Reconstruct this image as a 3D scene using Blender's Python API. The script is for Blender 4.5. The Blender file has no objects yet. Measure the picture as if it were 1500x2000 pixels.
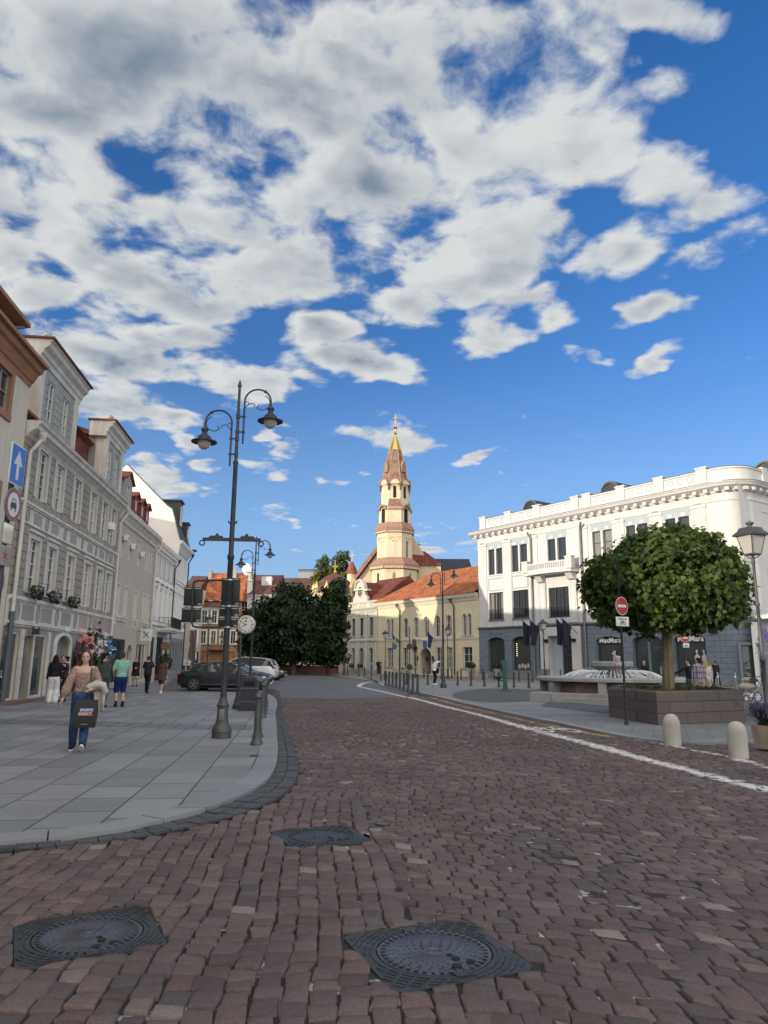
import bpy, bmesh, math, random
import numpy as np
from mathutils import Vector, Matrix, Euler, Quaternion
random.seed(7); rng = np.random.default_rng(11)
R = math.radians; PI = math.pi; TAU = 2*math.pi
S = bpy.context.scene
COL = S.collection
# ------------------------------------------------------------------ camera
PH, PITCH, ROLL, FL = 1.62, R(11.74), R(.5), 1400.
_sp, _cp, _sr, _cr = math.sin(PITCH), math.cos(PITCH), math.sin(ROLL), math.cos(ROLL)
FWD = Vector((0, _cp, _sp)); U0 = Vector((0, -_sp, _cp)); R0 = Vector((1, 0, 0))
RGT = R0*_cr + U0*_sr; UPV = U0*_cr - R0*_sr
cam = bpy.data.objects.new('camera', bpy.data.cameras.new('camera')); COL.objects.link(cam)
cam.matrix_world = Matrix(((RGT.x, UPV.x, -FWD.x, 0), (RGT.y, UPV.y, -FWD.y, 0), (RGT.z, UPV.z, -FWD.z, PH), (0, 0, 0, 1)))
cam.data.sensor_fit = 'VERTICAL'; cam.data.sensor_height = 36; cam.data.sensor_width = 27
cam.data.lens = FL/2000*36; cam.data.clip_end = 4000; cam.data.clip_start = .05
S.camera = cam
def ray(px, py): return RGT*(px-750) - UPV*(py-1000) + FWD*FL
def gp(px, py, z=0.):                      # ground point seen at a place of the photograph
    d = ray(px, py); t = (z-PH)/d.z; return Vector((d.x*t, d.y*t, z))
def at(px, py, Y):                         # point at distance Y
    d = ray(px, py); t = Y/d.y; return Vector((d.x*t, Y, PH+d.z*t))
# ------------------------------------------------------------------ tags
def tag(o, label=None, cat=None, group=None, kind=None):
    if label: o['label'] = label
    if cat: o['category'] = cat
    if group: o['group'] = group
    if kind: o['kind'] = kind
    return o
def thing(name, label, cat, loc=(0, 0, 0), rz=0., group=None):
    o = bpy.data.objects.new(name, None); COL.objects.link(o)
    o.location = loc; o.rotation_euler = (0, 0, rz); o.empty_display_size = .2
    return tag(o, label, cat, group)
KIDS = {}
def link(name, me, parent=None, loc=(0, 0, 0), rz=0.):
    o = bpy.data.objects.new(name, me); COL.objects.link(o)
    o.location = loc; o.rotation_euler = (0, 0, rz)
    if parent is not None:
        o.parent = parent; KIDS.setdefault(parent, []).append(o)
    return o
def dup(o, parent=None, loc=None, rz=None):   # a thing, its parts and their sub-parts
    c = o.copy(); COL.objects.link(c)
    if parent is not None: c.parent = parent; KIDS.setdefault(parent, []).append(c)
    if loc is not None: c.location = loc
    if rz is not None: c.rotation_euler = (0, 0, rz)
    for k in list(KIDS.get(o, [])): dup(k, c)
    return c
# ------------------------------------------------------------------ mesh builder
class MB:
    def __init__(s): s.v = []; s.f = []; s.m = []; s.mi = 0
    def add(s, vs, fs):
        n = len(s.v); s.v += [tuple(p) for p in vs]
        for f in fs: s.f.append([i+n for i in f]); s.m.append(s.mi)
    def poly(s, pts): s.add(pts, [list(range(len(pts)))])
    def box(s, x0, x1, y0, y1, z0, z1):
        s.add([(x0,y0,z0),(x1,y0,z0),(x1,y1,z0),(x0,y1,z0),(x0,y0,z1),(x1,y0,z1),(x1,y1,z1),(x0,y1,z1)],
              [(3,2,1,0),(4,5,6,7),(0,1,5,4),(1,2,6,5),(2,3,7,6),(3,0,4,7)])
    def bbox(s, x0, x1, y0, y1, z0, z1, b=.01):          # box with bevelled edges
        bm = bmesh.new(); M = Matrix.Translation(((x0+x1)/2, (y0+y1)/2, (z0+z1)/2)) @ Matrix.Diagonal((x1-x0, y1-y0, z1-z0, 1))
        bmesh.ops.create_cube(bm, size=1, matrix=M); bmesh.ops.bevel(bm, geom=bm.edges[:], offset=b, segments=2, affect='EDGES', profile=.6)
        s.bm(bm)
    def bm(s, bm):
        bm.verts.index_update(); s.add([v.co[:] for v in bm.verts], [[v.index for v in f.verts] for f in bm.faces]); bm.free()
    def obox(s, c, size, M):
        c = Vector(c); h = Vector(size)/2
        vs = [c + M @ Vector((sx*h.x, sy*h.y, sz*h.z)) for sz in (-1, 1) for sx, sy in ((-1,-1),(1,-1),(1,1),(-1,1))]
        s.add(vs, [(3,2,1,0),(4,5,6,7),(0,1,5,4),(1,2,6,5),(2,3,7,6),(3,0,4,7)])
    def bar(s, a, b, w, t, up=(0, 0, 1)):                 # rectangular bar from a to b
        a, b = Vector(a), Vector(b); d = (b-a); L = d.length; d.normalize(); u = Vector(up)
        if abs(d.dot(u)) > .99: u = Vector((1, 0, 0))
        r = d.cross(u).normalized(); u = r.cross(d)
        s.obox((a+b)/2, (w, L, t), Matrix((r, d, u)).transposed())
    def tube(s, path, rad, n=8, cap=True):
        P = [Vector(p) for p in path]; k = len(P)
        if not hasattr(rad, '__len__'): rad = [rad]*k
        T = [(P[min(i+1, k-1)]-P[max(i-1, 0)]).normalized() for i in range(k)]
        u = Vector((0, 0, 1)) if abs(T[0].z) < .9 else Vector((1, 0, 0))
        u = (u - T[0]*u.dot(T[0])).normalized(); vs = []
        for i in range(k):
            u = (u - T[i]*u.dot(T[i])).normalized(); w = T[i].cross(u)
            for j in range(n):
                a = TAU*j/n; vs.append(P[i] + (u*math.cos(a)+w*math.sin(a))*rad[i])
        fs = [(i*n+j, i*n+(j+1) % n, (i+1)*n+(j+1) % n, (i+1)*n+j) for i in range(k-1) for j in range(n)]
        if cap: fs += [list(range(n))[::-1], [(k-1)*n+j for j in range(n)]]
        s.add(vs, fs)
    def lathe(s, prof, n=16, c=(0, 0, 0), M=None, ph=0., sx=1., sy=1.):
        vs = []; c = Vector(c)
        for r, z in prof:
            for j in range(n):
                p = Vector((r*sx*math.cos(TAU*j/n+ph), r*sy*math.sin(TAU*j/n+ph), z))
                if M is not None: p = M @ p
                vs.append(c+p)
        k = len(prof)
        fs = [(i*n+j, i*n+(j+1) % n, (i+1)*n+(j+1) % n, (i+1)*n+j) for i in range(k-1) for j in range(n)]
        if prof[0][0] > 1e-4: fs.append(list(range(n))[::-1])
        if prof[-1][0] > 1e-4: fs.append([(k-1)*n+j for j in range(n)])
        s.add(vs, fs)
    def ell(s, c, r, nu=12, nv=8, M=None):
        if not hasattr(r, '__len__'): r = (r, r, r)
        c = Vector(c); vs = []
        for i in range(nv+1):
            t = PI*i/nv
            for j in range(nu):
                p = Vector((r[0]*math.sin(t)*math.cos(TAU*j/nu), r[1]*math.sin(t)*math.sin(TAU*j/nu), -r[2]*math.cos(t)))
                vs.append(c + (M @ p if M is not None else p))
        s.add(vs, [(i*nu+j, i*nu+(j+1) % nu, (i+1)*nu+(j+1) % nu, (i+1)*nu+j) for i in range(nv) for j in range(nu)])
    def prism(s, pts, y0, y1):                             # outline in x,z pushed from y0 to y1
        n = len(pts); s.add([(x, y0, z) for x, z in pts]+[(x, y1, z) for x, z in pts],
            [list(range(n)), [n+i for i in range(n)][::-1]]+[(i, n+i, n+(i+1) % n, (i+1) % n) for i in range(n)])
    def prismx(s, pts, x0, x1):                            # profile in y,z run from x0 to x1
        n = len(pts); s.add([(x0, y, z) for y, z in pts]+[(x1, y, z) for y, z in pts],
            [list(range(n)), [n+i for i in range(n)][::-1]]+[(i, (i+1) % n, n+(i+1) % n, n+i) for i in range(n)])
    def prismz(s, pts, z0, z1):
        n = len(pts); s.add([(p[0], p[1], z0) for p in pts]+[(p[0], p[1], z1) for p in pts],
            [list(range(n))[::-1], [n+i for i in range(n)]]+[(i, (i+1) % n, n+(i+1) % n, n+i) for i in range(n)])
    def loft(s, rings, cap=True, closed=True):
        n = len(rings[0]); k = len(rings); vs = [p for r in rings for p in r]
        m = n if closed else n-1
        fs = [(i*n+j, i*n+(j+1) % n, (i+1)*n+(j+1) % n, (i+1)*n+j) for i in range(k-1) for j in range(m)]
        if cap and closed: fs += [list(range(n))[::-1], [(k-1)*n+j for j in range(n)]]
        s.add(vs, fs)
    def me(s, name, mats, smooth=True, ang=38):
        me = bpy.data.meshes.new(name); me.from_pydata([tuple(p) for p in s.v], [], s.f)
        for m in (mats if isinstance(mats, (list, tuple)) else [mats]): me.materials.append(m)
        if any(s.m): me.polygons.foreach_set('material_index', s.m)
        bm = bmesh.new(); bm.from_mesh(me); bmesh.ops.recalc_face_normals(bm, faces=bm.faces[:]); bm.to_mesh(me); bm.free()
        if smooth: me.shade_smooth(); me.set_sharp_from_angle(angle=R(ang))
        me.update(); return me
    def build(s, name, mats, parent=None, loc=(0, 0, 0), rz=0., smooth=True, ang=38):
        return link(name, s.me(name, mats, smooth, ang), parent, loc, rz)
def arc(cx, cz, r, a0, a1, n):
    return [(cx+r*math.cos(R(a0+(a1-a0)*i/n)), cz+r*math.sin(R(a0+(a1-a0)*i/n))) for i in range(n+1)]
_txt = {}
def text_mesh(body, size, mat, ext=.01, align='CENTER', bold=.0):
    key = (body, size, mat.name, ext)
    if key in _txt: return _txt[key]
    cu = bpy.data.curves.new('t', 'FONT'); cu.body = body; cu.size = size; cu.extrude = ext; cu.align_x = align; cu.align_y = 'CENTER'; cu.offset = bold
    o = bpy.data.objects.new('t', cu); COL.objects.link(o); bpy.context.view_layer.update()
    me = bpy.data.meshes.new_from_object(o.evaluated_get(bpy.context.evaluated_depsgraph_get()))
    bpy.data.objects.remove(o); me.materials.clear(); me.materials.append(mat); me.name = 'lettering'
    me.transform(Matrix.Rotation(R(90), 4, 'X')); _txt[key] = me     # text stands in x,z facing -y
    return me
# ------------------------------------------------------------------ materials
def newmat(name):
    m = bpy.data.materials.new(name); m.use_nodes = True; nt = m.node_tree
    return m, nt, nt.nodes['Principled BSDF']
class NT:                                                 # small helper to wire nodes
    def __init__(s, nt): s.nt = nt
    def n(s, t, **kw):
        nd = s.nt.nodes.new(t)
        for k, v in kw.items():
            if k == 'inp':
                for i, x in v.items():
                    if hasattr(x, 'is_output'): s.nt.links.new(x, nd.inputs[i])
                    else: nd.inputs[i].default_value = x
            else: setattr(nd, k, v)
        return nd
    def math(s, op, a, b=0., c=0., clamp=False):
        nd = s.n('ShaderNodeMath', operation=op, inp={0: a, 1: b, 2: c}); nd.use_clamp = clamp; return nd.outputs[0]
    def vm(s, op, a, b=(0, 0, 0)):
        nd = s.n('ShaderNodeVectorMath', operation=op, inp={0: a, 1: b}); return nd.outputs['Value'] if op in ('DOT_PRODUCT', 'LENGTH', 'DISTANCE') else nd.outputs[0]
    def mix(s, f, a, b):
        nd = s.n('ShaderNodeMix', data_type='RGBA', inp={0: f, 6: a, 7: b}); return nd.outputs[2]
    def mr(s, v, a, b, c=0., d=1., smooth=False):
        nd = s.n('ShaderNodeMapRange', inp={0: v, 1: a, 2: b, 3: c, 4: d}); nd.clamp = True
        if smooth: nd.interpolation_type = 'SMOOTHSTEP'
        return nd.outputs[0]
    def noise(s, vec, scale, detail=4, rough=.55, dist=0., dims='3D'):
        nd = s.n('ShaderNodeTexNoise', inp={'Scale': scale, 'Detail': detail, 'Roughness': rough, 'Distortion': dist}); nd.noise_dimensions = dims
        if vec is not None: s.nt.links.new(vec, nd.inputs['Vector'])
        return nd.outputs[0]
    def link(s, a, b): s.nt.links.new(a, b)
def c4(c): return (c[0], c[1], c[2], 1)
def mat(name, col, rough=.7, var=.15, scale=2., bump=.0, bscale=60., metal=0., streak=0., spec=.5, coat=0.):
    m, nt, b = newmat(name); q = NT(nt)
    tc = q.n('ShaderNodeTexCoord').outputs['Object']
    n1 = q.noise(tc, scale, 6, .6)
    f = q.mr(n1, .3, .7, 1-var, 1+var*.6)
    if streak > 0:
        st = q.n('ShaderNodeMapping', inp={'Vector': tc, 'Scale': (2.2, 2.2, .18)}).outputs[0]
        f = q.math('MULTIPLY', f, q.mr(q.noise(st, 1.6, 7, .65), .42, .72, 1., 1-streak))
    colr = q.vm('MULTIPLY', tuple(col), q.n('ShaderNodeCombineXYZ', inp={0: f, 1: f, 2: f}).outputs[0])
    q.link(colr, b.inputs['Base Color'])
    b.inputs['Roughness'].default_value = rough; b.inputs['Metallic'].default_value = metal
    b.inputs['Specular IOR Level'].default_value = spec; b.inputs['Coat Weight'].default_value = coat
    if bump > 0:
        bn = q.n('ShaderNodeBump', inp={'Strength': bump, 'Distance': .02, 'Height': q.noise(tc, bscale, 5, .6)})
        q.link(bn.outputs[0], b.inputs['Normal'])
    return m
def glassmat(name, tint=(.03, .036, .042), curtain=.35, wob=.02):
    m, nt, b = newmat(name); q = NT(nt)
    tc = q.n('ShaderNodeTexCoord').outputs['Object']
    rnd = q.n('ShaderNodeObjectInfo').outputs['Random']
    has = q.math('GREATER_THAN', rnd, 1-curtain)
    px = q.n('ShaderNodeSeparateXYZ', inp={0: tc})
    fold = q.math('SINE', q.math('MULTIPLY', px.outputs[0], 46.))
    side = q.mr(q.math('ABSOLUTE', px.outputs[0]), .16, .2)
    cur = q.math('MULTIPLY', q.math('MULTIPLY', has, side), q.mr(fold, -1., 1., .5, 1.))
    col = q.mix(q.math('MULTIPLY', cur, .55), c4(tint), (.42, .4, .36, 1))
    q.link(col, b.inputs['Base Color'])
    b.inputs['Roughness'].default_value = .04; b.inputs['Specular IOR Level'].default_value = .75
    off = q.vm('ADD', tc, q.n('ShaderNodeCombineXYZ', inp={0: q.math('MULTIPLY', rnd, 90.)}).outputs[0])
    bn = q.n('ShaderNodeBump', inp={'Strength': 1., 'Distance': wob, 'Height': q.noise(off, 1.6, 2, .5)})
    q.link(bn.outputs[0], b.inputs['Normal'])
    return m
M_ = {}
def mk(k, *a, **kw): M_[k] = mat(k, *a, **kw); return M_[k]
# ------------------------------------------------------------------ sun and sky
SUN_EL, SUN_AZ = R(9.4), math.atan2(-.82, -.57)          # azimuth measured from +Y towards +X
sv = Vector((math.sin(SUN_AZ)*math.cos(SUN_EL), math.cos(SUN_AZ)*math.cos(SUN_EL), math.sin(SUN_EL)))
sl = bpy.data.lights.new('sun', 'SUN'); sl.energy = 2.75; sl.angle = R(.5); sl.color = (1., .88, .70)
so = bpy.data.objects.new('sun', sl); COL.objects.link(so); so.rotation_euler = sv.to_track_quat('Z', 'Y').to_euler(); so.location = sv*300
W = bpy.data.worlds.new('World'); S.world = W; W.use_nodes = True
def build_sky():
    nt = W.node_tree; nt.nodes.clear(); q = NT(nt)
    out = q.n('ShaderNodeOutputWorld'); bg = q.n('ShaderNodeBackground'); q.link(bg.outputs[0], out.inputs[0])
    sky = q.n('ShaderNodeTexSky'); sky.sky_type = 'NISHITA'; sky.sun_disc = False
    sky.sun_elevation = SUN_EL; sky.sun_rotation = SUN_AZ; sky.air_density = 1.; sky.dust_density = .3; sky.ozone_density = 3.
    d = q.n('ShaderNodeTexCoord').outputs['Generated']
    sp = q.n('ShaderNodeSeparateXYZ', inp={0: d}); x, y, z = sp.outputs[:3]
    zz = q.math('MAXIMUM', q.math('ADD', z, .12), .03)
    pc = q.n('ShaderNodeCombineXYZ', inp={0: q.math('DIVIDE', x, zz), 1: q.math('DIVIDE', y, zz)}).outputs[0]
    # thick banks of cloud, each an ellipse of directions
    yy = q.math('MAXIMUM', y, .05)
    uv = q.n('ShaderNodeCombineXYZ', inp={0: q.math('DIVIDE', x, yy), 1: q.math('DIVIDE', z, yy), 2: 1.}).outputs[0]
    wn = q.n('ShaderNodeTexNoise', inp={'Vector': pc, 'Scale': 2.3, 'Detail': 4., 'Roughness': .55})
    uvw = q.vm('ADD', uv, q.vm('MULTIPLY', q.vm('SUBTRACT', wn.outputs['Color'], (.5, .5, .5)), (.2, .15, 0)))
    acc = None
    for cx, cy, rx, ry, rot, st in BLOBS:
        def uvp(a, b):
            r = ray(a, b); return Vector((r.x/r.y, r.z/r.y))
        if cy > 450: st *= 1.4
        c = uvp(cx, cy); ex = (uvp(cx+5, cy)-c)/5; ey = (uvp(cx, cy-5)-c)/5
        ra, rb = rx*ex.length*1.12, ry*ey.length*1.12; co, si = math.cos(R(rot)), math.sin(R(rot))
        A = (co/ra, si/ra, -(co*c.x+si*c.y)/ra); B = (-si/rb, co/rb, (si*c.x-co*c.y)/rb)
        d1 = q.vm('DOT_PRODUCT', uvw, A); d2 = q.vm('DOT_PRODUCT', uvw, B)
        r2 = q.math('MULTIPLY_ADD', d2, d2, q.math('MULTIPLY', d1, d1))
        v = q.math('MULTIPLY_ADD', r2, -st, st)
        acc = v if acc is None else q.math('SMOOTH_MAX', acc, v, .3)
    front = q.math('GREATER_THAN', y, .06)
    mask = q.math('ADD', q.math('MULTIPLY', q.math('MAXIMUM', acc, -1.), front), q.math('MULTIPLY', q.math('SUBTRACT', 1., front), .75))
    w = q.n('ShaderNodeTexNoise', inp={'Vector': pc, 'Scale': 5.5, 'Detail': 3., 'Roughness': .5}).outputs['Color']
    pw = q.vm('ADD', pc, q.vm('MULTIPLY', q.vm('SUBTRACT', w, (.5, .5, .5)), (.09, .09, 0)))
    def bil(p, det):
        v = q.n('ShaderNodeTexVoronoi', inp={'Vector': p, 'Scale': 5.6, 'Detail': det, 'Roughness': .5}); v.normalize = True
        return q.math('MULTIPLY_ADD', v.outputs['Distance'], -.62, .62)
    n0 = q.math('MULTIPLY_ADD', bil(pw, 3.), .62, q.math('MULTIPLY', q.noise(pw, 4.2, 10, .58), .62))
    n1 = q.math('MULTIPLY_ADD', bil(q.vm('ADD', pw, (-.05, -.03, 0)), 1.), .62, q.math('MULTIPLY', q.noise(q.vm('ADD', pw, (-.05, -.03, 0)), 4.2, 4, .5), .62))
    tot = q.math('MULTIPLY_ADD', q.math('SUBTRACT', n0, NZ[0]), NZ[1], q.math('MINIMUM', mask, .68))
    a = q.mr(tot, -.1, .8, smooth=True)
    thick = q.mr(tot, .35, 1.5, smooth=True)
    thick = q.math('MULTIPLY', thick, q.mr(mask, .35, .9, .25, 1.))
    big = q.noise(q.vm('ADD', pc, (3.3, 1.7, 0)), 2.4, 5, .55)
    light = q.math('MULTIPLY_ADD', q.math('SUBTRACT', n0, n1), 2.8, .95)
    light = q.math('SUBTRACT', light, q.math('MULTIPLY', thick, q.mr(big, .36, .56, .12, .85)), clamp=True)
    ccol = q.mix(light, (1.3, 1.62, 2.08, 1), (4.3, 4.4, 4.35, 1))
    sky_fill = q.math('MAXIMUM', q.mr(y, .25, -.3, 0., 1., smooth=True), q.mr(z, .78, .95, 0., 1., smooth=True))   # unseen clouds behind and overhead, brightened to lift the shaded surfaces
    ccol = q.mix(sky_fill, ccol, (CLG[0], CLG[1], CLG[2], 1))
    hs = q.n('ShaderNodeHueSaturation', inp={'Saturation': 1.25, 'Value': 1.0, 'Color': sky.outputs[0]}).outputs[0]
    hs = q.vm('MULTIPLY', hs, (1.8, 1.12, 1.28))
    hs = q.mix(q.mr(z, -.02, .42, .9, 0., smooth=True), hs, (1.5, 2.95, 4.9, 1))
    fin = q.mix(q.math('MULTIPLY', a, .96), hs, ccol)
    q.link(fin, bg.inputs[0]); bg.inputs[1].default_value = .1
BLOBS = [ # centre x, y, half-widths, turn, strength (places of the photograph turned into directions)
 (120,110,330,190,0,1.1),(430,60,250,150,0,.9),(640,160,300,190,0,1.2),(960,180,260,190,0,1.3),(1120,150,90,150,-10,.8),
 (820,300,230,120,10,1.),(90,370,200,130,0,1.),(480,250,190,170,0,1.),(320,480,190,110,0,1.),(560,470,220,110,0,.9),
 (680,380,170,110,0,.9),(900,500,140,90,0,.95),(1000,430,140,70,20,.8),(1150,300,120,60,40,.8),(30,480,70,60,0,.7),(90,550,90,45,0,.6),
 (850,590,120,50,5,.75),(1010,620,130,45,27,.75),(1200,480,110,50,28,.62),(1290,590,70,24,20,.5),(930,680,60,26,25,.5),(1130,685,50,14,10,.42),
 (1430,470,85,50,30,.75),(1400,380,70,40,30,.5),(1300,690,50,22,25,.4),(1290,160,45,24,25,.3),(1280,330,95,36,28,.36),
 (180,650,110,45,0,.72),(310,690,130,60,0,.8),(400,640,80,28,0,.6),(640,650,70,40,-10,.7),(670,725,110,40,0,.8),(480,740,90,40,0,.75),
 (200,770,130,55,0,.8),(310,800,50,24,0,.6),(440,560,180,50,10,.7),(790,865,60,28,0,.42),(770,825,60,18,10,.3),(510,918,42,18,0,.5),(420,915,40,15,0,.4),
 (970,925,45,14,15,.35),(660,920,28,10,0,.33),(330,960,60,25,0,.5),(500,1010,50,9,0,.3),(540,850,30,10,0,.4),(350,850,35,22,0,.5),(860,1075,80,22,0,.45),(1250,20,140,40,-10,.7),(290,920,50,30,0,.6),(560,880,20,8,0,.2)]
NZ = (.568, 8.4)
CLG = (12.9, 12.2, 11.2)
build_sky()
S.view_settings.view_transform = 'Standard'; S.view_settings.look = 'None'; S.view_settings.exposure = .75; S.view_settings.gamma = 1.
# ------------------------------------------------------------------ ground
def sheet(name, pts, z, m, parent=None, kind='structure', th=0.):
    mb = MB()
    if th: mb.prismz([(p[0], p[1]) for p in pts], z-th, z)
    else: mb.poly([(p[0], p[1], z) for p in pts])
    o = mb.build(name, m, parent, smooth=False); o.data.validate()
    return tag(o, kind=kind)
def P2(*pp): return [gp(*p).to_2d() for p in pp]
def smooth2(pts, k=6):                                     # catmull-rom through points
    out = []; n = len(pts)
    for i in range(n-1):
        p0, p1, p2, p3 = pts[max(i-1, 0)], pts[i], pts[i+1], pts[min(i+2, n-1)]
        for j in range(k):
            t = j/k; out.append(.5*((2*p1)+(p2-p0)*t+(2*p0-5*p1+4*p2-p3)*t*t+(3*p1-p0-3*p2+p3)*t**3))
    return out+[pts[-1]]
def offset2(pts, d):
    out = []
    for i, p in enumerate(pts):
        t = (pts[min(i+1, len(pts)-1)]-pts[max(i-1, 0)]).normalized(); out.append(p+Vector((-t.y, t.x))*d)
    return out
def groundmat(name, col, var=.2, s1=.6, s2=22., bump=.25, rough=.85, bs=45., bd=.01):
    m, nt, b = newmat(name); q = NT(nt); tc = q.n('ShaderNodeTexCoord').outputs['Object']
    f = q.math('MULTIPLY', q.mr(q.noise(tc, s1, 6, .6), .3, .7, 1-var, 1+var), q.mr(q.noise(tc, s2, 5, .7), .3, .7, 1-var*.7, 1+var*.7))
    q.link(q.vm('MULTIPLY', tuple(col), q.n('ShaderNodeCombineXYZ', inp={0: f, 1: f, 2: f}).outputs[0]), b.inputs['Base Color'])
    b.inputs['Roughness'].default_value = rough
    q.link(q.n('ShaderNodeBump', inp={'Strength': bump, 'Distance': bd, 'Height': q.noise(tc, bs, 5, .65)}).outputs[0], b.inputs['Normal'])
    return m
def pavemat(name, c1, c2, mortar, rot, bw, bh, off=.5, msize=.012, bump=.5, gran=.14, squash=1., var=.2):
    m, nt, b = newmat(name); q = NT(nt); tc = q.n('ShaderNodeTexCoord').outputs['Object']
    mp = q.n('ShaderNodeMapping', inp={'Vector': tc, 'Rotation': (0, 0, rot)}).outputs[0]
    wob = q.n('ShaderNodeTexNoise', inp={'Vector': tc, 'Scale': 1.2, 'Detail': 2.}).outputs['Color']
    mp = q.vm('ADD', mp, q.vm('MULTIPLY', q.vm('SUBTRACT', wob, (.5, .5, .5)), (.02, .02, 0)))
    br = q.n('ShaderNodeTexBrick', inp={'Vector': mp, 'Color1': c4(c1), 'Color2': c4(c2), 'Mortar': c4(mortar), 'Scale': 1., 'Mortar Size': msize, 'Mortar Smooth': .15, 'Bias': 0., 'Brick Width': bw, 'Row Height': bh})
    br.offset = off; br.squash = squash; br.squash_frequency = 3
    n1 = q.mr(q.noise(tc, 160, 4, .7), .3, .7, 1-gran, 1+gran); n2 = q.mr(q.noise(tc, .45, 6, .62), .3, .72, 1+var*.5, 1-var)
    f = q.math('MULTIPLY', n1, n2)
    q.link(q.vm('MULTIPLY', br.outputs['Color'], q.n('ShaderNodeCombineXYZ', inp={0: f, 1: f, 2: f}).outputs[0]), b.inputs['Base Color'])
    b.inputs['Roughness'].default_value = .72
    hh = q.math('SUBTRACT', q.math('MULTIPLY', q.noise(tc, 90, 4, .6), .25), br.outputs['Fac'])
    q.link(q.n('ShaderNodeBump', inp={'Strength': bump, 'Distance': .008, 'Height': hh}).outputs[0], b.inputs['Normal'])
    return m
ground = sheet('ground', [(-400, -150), (400, -150), (400, 900), (-400, 900)], -.09, groundmat('earth', (.12, .115, .11)))
FA = Vector((-13.06, 25.35)); FD = Vector((-.1157, .9933)); FROT = math.atan2(FD.y, FD.x)      # left row of fronts
GA = Vector((10.365, 78.)); GD = Vector((math.sin(R(35)), -math.cos(R(35)))); GROT = math.atan2(GD.y, GD.x)   # right row
def LF(s, y=0., z=0.): return Vector((FA.x+FD.x*s+FD.y*-y, FA.y+FD.y*s+FD.x*y, z)) if False else Vector((FA.x+FD.x*s-FD.y*y, FA.y+FD.y*s+FD.x*y, z))
def RF(s, y=0., z=0.): return Vector((GA.x+GD.x*s-GD.y*y, GA.y+GD.y*s+GD.x*y, z))
# left pavement: slabs, kerb stones, band of dark setts
kerb_out = smooth2([Vector((-26, -1.5)), Vector((-14, 2.4)), Vector((-6.5, 5.3))]+P2((0,1655),(160,1640),(300,1615),(430,1578),(515,1535),(541,1490),(541,1440),(538,1400),(533,1362))+[Vector((-8.6, 45)), Vector((-12.5, 62)), Vector((-16, 80))])
kerb_in = offset2(kerb_out, .33)
sett_out = smooth2([Vector((-26, -1.95)), Vector((-14, 2.)), Vector((-6.5, 4.95))]+P2((0,1664),(160,1652),(300,1632),(470,1592),(560,1550),(584,1505),(575,1462),(560,1415),(549,1380),(541,1348))+[Vector((-8., 46)), Vector((-12., 62)), Vector((-15.6, 80))])
M_['slab'] = pavemat('granite slabs', (.24, .248, .25), (.16, .167, .17), (.045, .045, .045), -(FROT), 1.05, .62, .43, .011, gran=.16, squash=.72)
M_['kerb'] = pavemat('kerb granite', (.235, .245, .25), (.19, .2, .205), (.06, .06, .06), -(FROT), 1.4, 30., 0, .01)
M_['dark_sett'] = groundmat('dark setts', (.06, .064, .068), .3, 3., 30., .5)
pv = sheet('pavement', kerb_in+[Vector((-40, 80)), Vector((-40, -1))], .045, M_['slab'], th=.3)
# drainage strip of small setts crossing the slabs
M_['sett_strip'] = pavemat('small setts', (.19, .2, .205), (.14, .147, .15), (.04, .04, .04), -FROT, .2, .4, .5, .018)
a0, a1 = gp(0, 1405), gp(500, 1429)
sheet('pavement_strip', [(-16, 19.25), (-3.0, 17.05), (-3.15, 18.28), (-16, 20.6)], .049, M_['sett_strip'])
mb = MB(); n = len(kerb_out); acc = 0.; i0 = 0          # kerb: separate stones with open joints
def band(mb, A, B, z, step, gap, zj=.006, th=.2):
    # resample by arc length of A
    L = [0.]
    for i in range(1, len(A)): L.append(L[-1]+(A[i]-A[i-1]).length)
    def pt(P, t):
        i = min(max(int(np.searchsorted(L, t))-1, 0), len(A)-2); f = (t-L[i])/max(L[i+1]-L[i], 1e-6); return P[i].lerp(P[i+1], f)
    t = 0.
    while t < L[-1]-step:
        w = step*random.uniform(.85, 1.15); zz = z+random.uniform(-zj, zj); k = max(2, int(w/.18))
        ts = [t+gap+(w-2*gap)*j/k for j in range(k+1)]
        mb.prismz([pt(A, x) for x in ts]+[pt(B, x) for x in reversed(ts)], z-th, zz); t += w
band(mb, kerb_out, kerb_in, .052, 1.0, .007, .004)
tag(mb.build('kerb', M_['kerb'], smooth=False), kind='structure')
mid1 = [a.lerp(b, .5) for a, b in zip(kerb_out, [sett_out[min(int(i*(len(sett_out)-1)/(len(kerb_out)-1)), len(sett_out)-1)] for i in range(len(kerb_out))])]
def resample(P, n):
    L = [0.]
    for i in range(1, len(P)): L.append(L[-1]+(P[i]-P[i-1]).length)
    out = []
    for k in range(n):
        t = L[-1]*k/(n-1); i = min(max(int(np.searchsorted(L, t))-1, 0), len(P)-2); out.append(P[i].lerp(P[i+1], (t-L[i])/max(L[i+1]-L[i], 1e-6)))
    return out
KO, SO = kerb_out, sett_out
def nearest_on(P, p): return min(P, key=lambda q_: (q_-p).length_squared)
SOd = resample(SO, 1200); SOn = [nearest_on(SOd, p) for p in KO]
mb = MB()
for r in range(2):
    A = [k.lerp(s_, .02+.49*r) for k, s_ in zip(KO, SOn)]; B = [k.lerp(s_, .47+.49*r) for k, s_ in zip(KO, SOn)]
    band(mb, B, A, .018, .17, .008, .008)
tag(mb.build('sett_gutter', M_['dark_sett'], smooth=False), kind='structure')
sheet('gutter_bed', KO+SOn[::-1], .0, groundmat('gutter grout', (.035, .035, .035)))
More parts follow.
